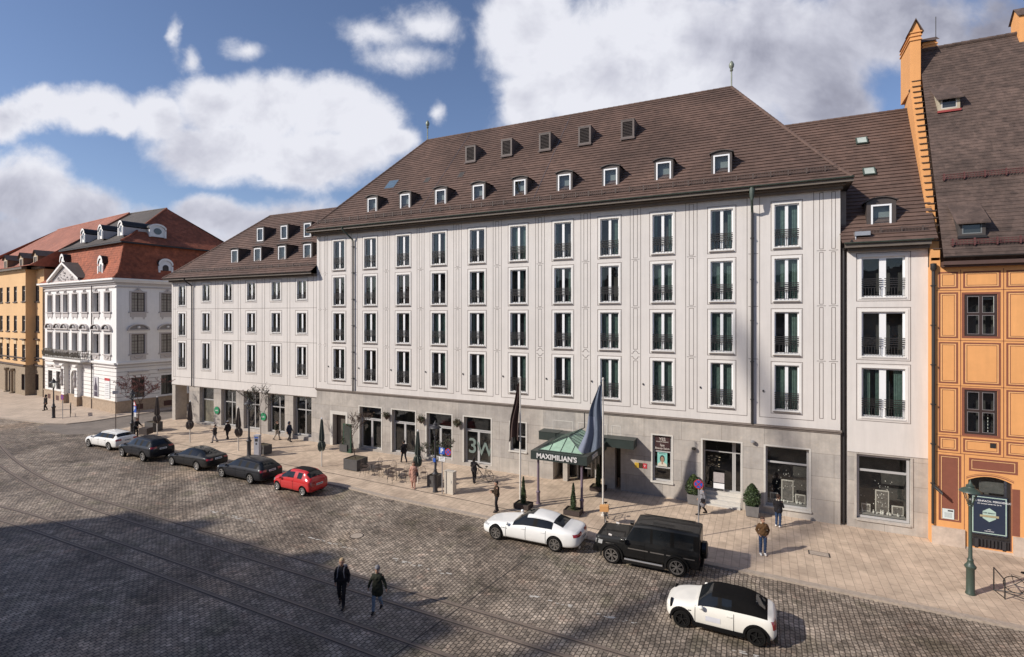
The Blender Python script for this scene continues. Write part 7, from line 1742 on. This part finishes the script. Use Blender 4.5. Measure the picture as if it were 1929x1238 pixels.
def sign_pole(label, x, y, z, h, signs, rz=0, name='road_sign', pm=galv):
    t = thing(name, label, 'road sign', (x,y,z), R(rz)); b = MB(); b.tube((0,0,0),(0,0,h),.033,n=8); b.build('pole', pm, t)
    for kind, zc, w_, *dx in signs:
        dx = dx[0] if dx else 0; n = 24
        circ = [(w_/2*math.cos(2*math.pi*i/n), w_/2*math.sin(2*math.pi*i/n)) for i in range(n)]
        f = lambda yy: (lambda u, v: (u+dx, yy, v+zc))
        b = MB()
        if kind == 'nostop':
            b.prism(circ, f(-.05), f(-.035), 1); b.prism([(u*.82, v*.82) for u, v in circ], f(-.056), f(-.05), 0)
            for a in (45, -45): c, s = math.cos(R(a)), math.sin(R(a)); b.prism([(c*p-s*q, s*p+c*q) for p, q in ((-w_*.42,-w_*.05),(w_*.42,-w_*.05),(w_*.42,w_*.05),(-w_*.42,w_*.05))], f(-.062-.001*(a>0)), f(-.056), 1)
            b.build('sign_disc', [signblue, signred], t)
        elif kind == 'P':
            b.box(dx-w_/2, dx+w_/2, -.05, -.035, zc-w_/2, zc+w_/2, 0); o = b.build('sign_plate', signblue, t); textmesh('P', w_*.95, 'lettering', signwhite, o, Matrix.Translation((dx,-.053,zc)) @ FACE, .002, .012)
        elif kind == 'plate':
            b.box(dx-w_/2, dx+w_/2, -.05, -.035, zc-w_*.32, zc+w_*.32, 0); [b.box(dx-w_*.38, dx+w_*.38, -.053, -.05, zc-w_*.2+.09*j, zc-w_*.2+.03+.09*j, 1) for j in range(3)]; b.build('sign_plate', [signwhite, iron], t)
        elif kind == 'tri':
            b.prism([(-w_/2,-w_*.4),(w_/2,-w_*.4),(0,w_*.45)], f(-.05), f(-.035), 1); b.prism([(-w_*.3,-w_*.28),(w_*.3,-w_*.28),(0,w_*.24)], f(-.056), f(-.05), 0); b.build('sign_triangle', [signwhite, signred], t)
    return t
sign_pole('no-stopping sign on a grey pole beside the woman in the grey coat', *on_ground(1316,1012), 2.95, [('nostop',2.70,.48)])
sign_pole('blue parking sign beside a round no-stopping sign on one pole by the pale cabinet', *on_ground(833,932), 2.95, [('P',2.72,.40,.0),('nostop',2.70,.46,.47),('plate',2.22,.44)])
sign_pole('no-stopping sign on a short pole beside the lamp of the white house', *on_ground(118,790), 2.4, [('nostop',2.25,.62)])
sign_pole('blue parking sign under a warning triangle behind the cargo bicycle', *on_ground(254,822), 2.9, [('tri',2.95,.62),('P',2.42,.58),('plate',1.92,.56)])
sign_pole('thin street pole with two flat name plates by the street corner', *on_ground(218,812), 4.2, [('plate',3.6,.5)], 60, 'street_pole', metal_brown)
# flagpoles
def flagpole(label, x, y, z, h, m, lines, seed, w_=1.3, drop=4.6, bottomw=.62):
    t = thing('flagpole', label, 'flagpole', (x,y,z), 0, None); b = MB(); b.lathe((0,0,0), [(.12,0),(.12,.08),(.055,.10),(.04,h-.1),(.02,h),(.06,h+.02),(.06,h+.10),(.01,h+.14)], 12); b.build('pole', pole_white, t, smooth=True, angle=40)
    b = MB(); n, mm = 26, 40; rr = random.Random(seed); P = []
    for j in range(mm+1):
        v = j/mm; wv_ = bottomw*(.12+.88*v**.9) if v > .02 else .05
        for i in range(n+1):
            u = i/n; x_ = -.05-wv_*u*(1+.08*math.sin(9*v+seed)); y_ = .16*(.3+v)*math.sin(u*11+2.2*math.sin(v*3+seed))*(1-.3*u)
            z_ = h-.25-drop*v-(.16*math.sin(u*5+seed)+.28*u)*v
            P.append(b.p((x_, y_, z_)))
    for j in range(mm):
        for i in range(n): k = j*(n+1)+i; b.f.append([P[k],P[k+1],P[k+n+2],P[k+n+1]]); b.m.append(1 if lines and (j > mm*.45 and i > n*.55) and lines == 2 else 0)
    b.build('flag', m, t, smooth=True); return t
fl_b = mat('flag_brown', (.075,.045,.038), .85, var=.15, scale=3); fl_s = mat('flag_slate', (.105,.125,.165), .85, var=.12, scale=3); fl_l = mat('flag_pale', (.17,.19,.25), .85, var=.1)
flagpole('flagpole with a limp dark brown flag left of the canopy', *on_ground(980,950), 7.5, fl_b, 0, 2, drop=3.3, bottomw=.82)
flagpole('flagpole with a limp slate blue flag in front of the canopy', *on_ground(1136,973), 7.7, [fl_s, fl_l], 2, 5, drop=3.7, bottomw=1.35)
# closed parasols
par_c = mat('parasol_canvas', (.115,.092,.078), .9, var=.2, scale=5)
def make_parasol(label, x, y, z, m=par_c, h=3.55, seed=0):
    t = thing('closed_parasol', label, 'parasol', (x,y,z), .4*seed, 'closed parasols on the pavement')
    b = MB(); b.tube((0,0,0),(0,0,h),.045,n=10); b.build('pole', pole_white, t)
    b = MB(); n = 20; rings = []
    prof_ = [(.04,h-.05),(.07,h-.15),(.12,h-.8),(.16,h-1.3),(.17,h-1.55),(.11,h-1.68),(.21,h-1.8),(.25,h-2.0),(.22,h-2.2),(.12,h-2.38)]
    for j, (r, zz_) in enumerate(prof_):
        ring = []
        for i in range(n): a = 2*math.pi*i/n; q = r*(1+(.28 if i % 2 else -.20)*(j > 0)*(1+.3*math.sin(i*3+seed))); ring.append(b.p((q*math.cos(a+.05*j), q*math.sin(a+.05*j), zz_+(.09*math.sin(i*2.1+seed) if j > 7 else 0))))
        rings.append(ring)
    for A_, B_ in zip(rings, rings[1:]):
        for i in range(n): k = (i+1) % n; b.f.append([A_[i],A_[k],B_[k],B_[i]]); b.m.append(0)
    b.build('canvas', m, t); b = MB(); b.tube((0,0,h-1.72),(0,0,h-1.64),.19,n=12); b.build('tie', m, t)
    b = MB(); b.lathe((0,0,h-.05), [(.05,0),(.06,.05),(.01,.10)], 8); b.build('finial', signwhite, t); return t
pg2 = mat('parasol_green_grey', (.085,.10,.085), .9, var=.2, scale=5)
for k, (p, lab, m_) in enumerate((((296,822),'closed brown parasol furthest left by the parked cars',par_c),((358,834),'closed brown parasol in front of the wing\'s first pillar',par_c),((449,850),'closed brown parasol between the walkers and the lamp',par_c),((606,880),'closed green-grey parasol behind the red car',pg2),((787,912),'closed green-grey parasol by the woman in pink and the cafe tables',pg2))):
    make_parasol(lab, *on_ground(*p), m_, seed=k)
# planters and plants
box_m = mat('planter_grey', (.075,.07,.068), .7, var=.15, scale=4); soil = mat('soil', (.07,.055,.03), .95, var=.4, scale=14, bump=.6); leaf_d = mat('leaf_dark', (.030,.050,.018), .6, var=.35, scale=9); leaf_g = mat('leaf_green', (.055,.085,.028), .55, var=.35, scale=9); twig = mat('twig', (.075,.05,.04), .9, var=.2, scale=9); leaf_b = mat('leaf_brown', (.10,.065,.03), .8, var=.4, scale=9); bud = mat('bud_red', (.20,.07,.06), .8, var=.3)
def planter(label, x, y, z, w, d, h, rz=0, name='planter', m=box_m, taper=1.0, group=None):
    t = thing(name, label, 'planter', (x,y,z), R(rz), group); b = MB()
    def P(sx, sy, zz): k = taper+(1-taper)*zz/h; return (sx*w/2*k, sy*d/2*k, zz)
    for (a, c) in (((-1,-1),(1,-1)),((1,-1),(1,1)),((1,1),(-1,1)),((-1,1),(-1,-1))):
        b.quad(P(*a,.04), P(*c,.04), P(*c,h), P(*a,h)); b.quad(P(*a,h), P(*c,h), (c[0]*(w/2-.05),c[1]*(d/2-.05),h), (a[0]*(w/2-.05),a[1]*(d/2-.05),h))
    for sx in (-1,1):
        for sy in (-1,1): b.box(sx*(w/2-.12)*taper-.05, sx*(w/2-.12)*taper+.05, sy*(d/2-.12)*taper-.05, sy*(d/2-.12)*taper+.05, 0, .05)
    b.build('box', m, t); b = MB(); b.quad((-w/2+.05,-d/2+.05,h-.05),(w/2-.05,-d/2+.05,h-.05),(w/2-.05,d/2-.05,h-.05),(-w/2+.05,d/2-.05,h-.05)); b.build('soil', soil, t); return t
def leaves(b, pts, size, rr, mm=1):
    for p in pts:
        p = Vector(p); a, e = rr.uniform(0, 6.28), rr.uniform(-.9, .9); d = Vector((math.cos(a)*math.cos(e), math.sin(a)*math.cos(e), math.sin(e))); u = d.orthogonal().normalized(); s = size*rr.uniform(.6, 1.4)
        u = (u*math.cos(a*3)+d.cross(u)*math.sin(a*3)); b.face([p-d*s, p+u*s*.45, p+d*s, p-u*s*.45], rr.randrange(mm))
def topiary(label, x, y, z, rx, h, mats_, seed, n=3200, base=0.0, shape='egg', sz=.045, name='clipped_bush'):
    t = thing(name, label, 'bush', (x,y,z)); rr = random.Random(seed); b = MB(); P = []
    for k in range(n):
        v = rr.random()**(.8 if shape == 'egg' else 1.0); a = rr.uniform(0, 6.28)
        if shape == 'egg': r = rx*math.sin(math.pi*min(1, (.12+v*.88)))**.62*(1.0-.35*v)
        else: r = rx*(1-v**1.6)**.6*(.75+.25*math.sin(math.pi*min(1, v*1.6)))
        r *= (1+.10*math.sin(a*5+v*9+seed)+.06*math.sin(a*11-v*17))*rr.uniform(.80, 1.04)
        P.append((r*math.cos(a), r*math.sin(a), base+h*v))
    leaves(b, P, sz, rr, len(mats_)); b.build('foliage', mats_, t)
    b = MB(); b.tube((0,0,-.05),(0,0,base+h*.8),.035,.015,n=6); m = 10; rings = []
    for j in range(7):
        v = j/6; r = rx*.72*(math.sin(math.pi*min(1,.15+v*.85))**.6*(1-.35*v) if shape == 'egg' else (1-v**1.6)**.6); rings.append((max(.01, r), base+h*(.03+.9*v)))
    b.build('stem', twig, t); c = MB(); c.lathe((0,0,0), rings, 12); c.build('inner_foliage', leaf_d, t, smooth=True); return t
for (px, py), lab in (((1307,950),'grey planter left of the shop steps'),((1417,973),'grey tapered planter right of the shop steps')):
    x, y, z = on_ground(px, py); planter(lab, x, y, z, .72, .72, .62, taper=.85, m=mat('planter_stone', (.16,.15,.145), .8, var=.15, scale=5))
x, y, z = on_ground(1307,950); topiary('bright green rounded bush left of the shop steps', x, y, z+.55, .52, 1.22, [leaf_g, leaf_g, leaf_d, mat('leaf_bright', (.10,.13,.03), .5, var=.3)], 1)
x, y, z = on_ground(1417,973); topiary('dark green egg-shaped bush right of the shop steps', x, y, z+.55, .50, 1.28, [leaf_d, leaf_g], 2)
for (px, py), lab, hh, sd in (((986,958),'slim cypress by the left flagpole',1.55,3),((1080,970),'slim cypress between the canopy posts behind the white saloon',1.5,4),((1127,925),'dark slim conifer behind the right flagpole',1.45,5)):
    x, y, z = on_ground(px, py); planter('low dark planter box under the '+lab, x, y, z, .95, .75, .30, m=mat('planter_brown', (.05,.035,.03), .8, var=.15)); topiary(lab, x, y, z+.28, .17, hh, [leaf_d, leaf_g, leaf_d], sd, 1500, shape='col', sz=.04, name='cypress')
def bare_tree(label, x, y, z, h, seed, lean=(0,0), spread=1.0, leafn=0, lm=None, r0=.04, depth=4, trunk=.42, group=None, extra=None, droop=0.0):
    t = thing('bare_tree', label, 'tree', (x,y,z), 0, group); rr = random.Random(seed); b = MB(); tips = []; tr = MB()
    top = Vector((lean[0], lean[1], h*trunk)); tr.tube((0,0,0), top*.5+Vector((0,0,0)), r0, r0*.85, 7); tr.tube(top*.5, top, r0*.85, r0*.7, 7)
    def grow(p, d, l, r, k):
        q = p+d*l; m_ = p.lerp(q, .5)+Vector((rr.uniform(-.05,.05), rr.uniform(-.05,.05), rr.uniform(-.03,.05)))*l; b.tube(p, m_, r, r*.85, 5, cap=False); b.tube(m_, q, r*.85, r*.6, 5, cap=False)
        tips.append(q); tips.append(m_)
        if k == 0: return
        for _ in range(rr.choice((2,3,3))):
            a = rr.uniform(0, 6.28); nd = (d+Vector((math.cos(a), math.sin(a), rr.uniform(-.1,.5)-droop*(depth-k)*.3))*rr.uniform(.45,.85)*spread).normalized(); grow(p.lerp(q, rr.uniform(.55,1)), nd, l*rr.uniform(.6,.82), max(.010, r*.66), k-1)
    for _ in range(4):
        a = rr.uniform(0, 6.28); grow(top*rr.uniform(.75,1), Vector((math.cos(a)*.55*spread, math.sin(a)*.55*spread, 1)).normalized(), h*.22, r0*.55, depth)
    tr.build('trunk', twig, t); b.build('branches', twig, t)
    if leafn: l = MB(); leaves(l, [tips[rr.randrange(len(tips))]+Vector((rr.gauss(0,.04), rr.gauss(0,.04), rr.gauss(0,.04))) for _ in range(leafn)], .055, rr, 1); l.build('foliage', lm, t)
    return t
x, y, z = on_ground(670, 884); planter('large square grey planter with mossy soil and a leaning bare tree', x, y, z, 1.25, 1.15, .80); bare_tree('leaning bare tree with a wide fan of thin branches in the square planter', x-.05, y, z+.74, 4.6, 21, (-.45,.1), 1.35, 200, leaf_b, .034, 4, .36)
x, y, z = on_ground(652, 851); planter('small grey planter by the service door', x, y, z, .80, .7, .62); topiary('low brownish shrub in the small planter by the service door', x, y, z+.55, .42, .85, [leaf_b, leaf_d, leaf_g], 9, 700, sz=.05, name='shrub')
x, y, z = on_ground(497, 855); planter('long dark planter behind the parking meter', x, y, z, 1.1, .7, .72, -5); bare_tree('young bare tree with a few dark leaves behind the parking meter', x-.35, y, z+.6, 5.0, 33, (.0,.0), .8, 520, leaf_d, .03, 4, .5)
x, y, z = on_ground(811, 915); planter('dark planter hidden between the lamp post and the pale cabinet', x+.35, y, z, .7, .8, .75); bare_tree('bare shrub with dark seed heads by the parasol', x+.3, y+.1, z+.7, 3.2, 41, (.1,.1), 1.5, 700, leaf_d, .025, 4, .3)
x, y, z = on_ground(270, 815); planter('dark planter box beside the cargo bicycle', x+.2, y+.8, z, 1.3, .9, .85)
x, y, z = on_ground(246, 812); bare_tree('bare reddish tree in front of the white house\'s shaded side', x-.3, y+.8, z, 6.6, 52, (.1,.1), 1.35, 1700, bud, .05, 4, .40)
# hanging wall baskets between the cafe doors
for k, (px, py, lab) in enumerate(((728,783,'between the first and second cafe doors'),(793,790,'between the second and third cafe doors'),(861,797,'between the third and fourth cafe doors'))):
    q = plane(px, py, -.25); t = thing('wall_basket', 'brown dried-out wall basket '+lab, 'hanging basket', (q.x,-.24,q.z)); rr = random.Random(60+k)
    b = MB(); b.lathe((0,0,-.34), [(.03,0),(.12,.12),(.20,.28),(.22,.34)], 12); b.build('basket', wood_dark, t); b = MB(); leaves(b, [(rr.gauss(0,.13), rr.gauss(0,.10)-.02, rr.gauss(.04,.11)) for _ in range(420)], .06, rr, 2); b.build('foliage', [leaf_b, leaf_d], t); b = MB(); b.box(-.02,.02,.05,.24,-.05,.02); b.build('bracket', iron, t)
# cabinet, parking meter, cafe board
x, y, z = on_ground(845, 932); t = thing('utility_cabinet', 'pale concrete utility cabinet on the pavement right of the lamp post', 'cabinet', (x,y,z), R(-4)); cm = mat('concrete_pale', (.52,.47,.40), .8, var=.08, scale=5)
b = MB(); b.box(-.34,.34,0,.36,0,1.38); b.box(-.36,.36,-.02,.38,1.38,1.42); b.box(-.335,.335,-.004,-.0,.08,1.34); b.build('housing', cm, t); b = MB(); b.box(-.33,-.325,-.006,-.002,.08,1.34); b.box(.2,.24,-.02,-.004,.7,.85); b.build('latch', galv, t)
x, y, z = on_ground(485, 861); t = thing('parking_meter', 'grey parking ticket machine behind the dark estate car', 'parking meter', (x,y,z), R(20))
b = MB(); b.box(-.2,.2,-.16,.16,0,1.62); b.box(-.22,.22,-.18,.18,1.62,1.70); b.build('housing', mat('meter_grey', (.40,.40,.44), .5, var=.06), t); b = MB(); b.box(-.12,.12,-.165,-.16,1.2,1.42); b.box(-.06,.06,-.165,-.16,.95,1.1); b.build('display', iron, t); b = MB(); b.box(-.15,.15,-.166,-.16,1.46,1.56); b.build('sign_plate', signblue, t)
x, y, z = on_ground(603, 870); y += 2.9; t = thing('menu_board', 'tall dark green menu board against the wall behind the green-grey parasol', 'menu board', (x,y,z)); b = MB(); b.box(-.42,.42,-.05,.05,.1,2.3); b.box(-.46,.46,-.12,.12,0,.1); b.build('frame', mat('board_green', (.02,.06,.035), .5), t); b = MB(); b.box(-.34,.34,-.056,-.05,.3,2.2); b.build('panel', mat('board_panel', (.05,.055,.05), .3, var=.3, scale=3), t)
# advertising bench-like frame by the white house, cycle stands at the right
x, y, z = on_ground(133, 783); t = thing('street_bench', 'low dark bench frame beside the lamp of the white house', 'bench', (x,y,z), R(-25)); b = MB(); b.box(-1.3,1.3,-.04,.04,1.0,1.2); b.build('backrest', metal_dark, t)
for s in (-1,1): b = MB(); b.tube((s*1.2,0,0),(s*1.2,0,1.2),.03,n=6); b.build('leg', metal_dark, t)
b = MB(); b.tube((-1.2,0,.25),(1.2,0,.25),.02,n=5); b.build('rail', metal_dark, t)
for k, (px, py, lab) in enumerate(((1893,1131,'left cycle stand of bent steel at the right edge by the street lamp'),)):
    x, y, z = on_ground(px, py); t = thing('cycle_stand', lab, 'cycle stand', (x,y,z), R(-12)); b = MB()
    b.path([(0,0,0),(0,0,.78),(-.28,.62,.98),(-.28,.62,.02)], .025, 6); b.path([(0,0,.30),(1.7,-.1,.05)], .02, 6); b.path([(-.28,.62,.05),(1.5,.5,.30)], .02, 6); b.tube((-.28,.62,.04),(0,0,.04),.02,n=5); b.build('frame', metal_dark, t)
# cafe tables and chairs
def bistro_table(label, x, y, z):
    t = thing('cafe_table', label, 'table', (x,y,z), 0, 'folding cafe tables on the pavement'); b = MB(); b.lathe((0,0,.72), [(.001,0),(.33,0),(.33,.02),(.001,.02)], 20); b.build('tabletop', metal_brown, t)
    for a in range(3): b = MB(); c, s = math.cos(a*2.09), math.sin(a*2.09); b.path([(c*.05,s*.05,.72),(c*.04,s*.04,.35),(c*.27,s*.27,0)], .012, 5); b.build('leg', iron, t)
    return t
def bistro_chair(label, x, y, z, rz, first=True):
    t = thing('cafe_chair', label, 'chair', (x,y,z), R(rz), 'metal cafe chairs on the pavement')
    b = MB(); [b.box(-.19,.19,-.20+.075*k,-.15+.075*k,.44,.455) for k in range(6)]; b.build('seat', metal_brown, t); b = MB(); b.path([(-.20,.19,.44),(-.19,.24,.80),(-.10,.26,.90),(.10,.26,.90),(.19,.24,.80),(.20,.19,.44)], .012, 5); [b.tube((q,.21,.46),(q,.255,.88),.008,n=4) for q in (-.09,0,.09)]; b.build('backrest', metal_brown, t)
    for sx in (-1,1):
        for sy in (-1,1): b = MB(); b.tube((sx*.19,sy*.18,.44),(sx*.21,sy*.22+(.05 if sy > 0 else -.03),0),.011,n=5); b.build('leg', iron, t)
    return t
TB = [((700,893),'leftmost cafe table next to the square planter'),((727,900),'second cafe table from the square planter'),((752,906),'cafe table nearest the woman in pink')]
rr = random.Random(77); proto_c = None
for k, ((px, py), lab) in enumerate(TB):
    x, y, z = on_ground(px, py); bistro_table(lab, x, y, z)
    for j, (dx, dy, rz) in enumerate(((-.62,.05,95),(.60,-.1,-85),(.05,.62,0),(-.1,-.62,180))[:(4 if k != 1 else 3)]):
        nm = ('left','right','far','near')[j]; lb = 'metal cafe chair on the %s side of the %s' % (nm, lab.replace('cafe ','', 1))
        if proto_c is None: proto_c = bistro_chair(lb, x+dx, y+dy, z, rz+rr.uniform(-15,15))
        else: dup(proto_c, (x+dx, y+dy, z), R(rz+rr.uniform(-15,15)), lb)
x, y, z = on_ground(795, 905); dup(proto_c, (x, y+.2, z), R(200), 'single metal cafe chair right of the parasol and the woman in pink')
# ------------------------------------------------------------------ made-up unseen crane behind the opposite houses, added so its boom throws the long slanting shadow on the hotel front
t = thing('mobile_crane', 'tall mobile crane with a slanting boom standing behind the houses across the street', 'crane', (0,0,0))
b = MB(); b.tube((-26.4,-50,2),(-47.9,-48.6,54.6),.42,.40,8); b.build('boom', mat('crane_yellow', (.55,.38,.05), .5), t)
b = MB(); b.box(-31,-22,-51.5,-48.5,.9,2.4); b.box(-25,-23,-51.4,-49.4,2.4,3.8); b.build('chassis', MATS['crane_yellow'], t)
for x in (-30,-28,-25,-23): b = MB(lambda a, c, z, x=x: (x+a, -50+z, .55+c)); b.lathe((0,0,0),[(.3,-1.6),(.55,-1.5),(.55,1.5),(.3,1.6)],14); b.build('wheel', rubber, t)
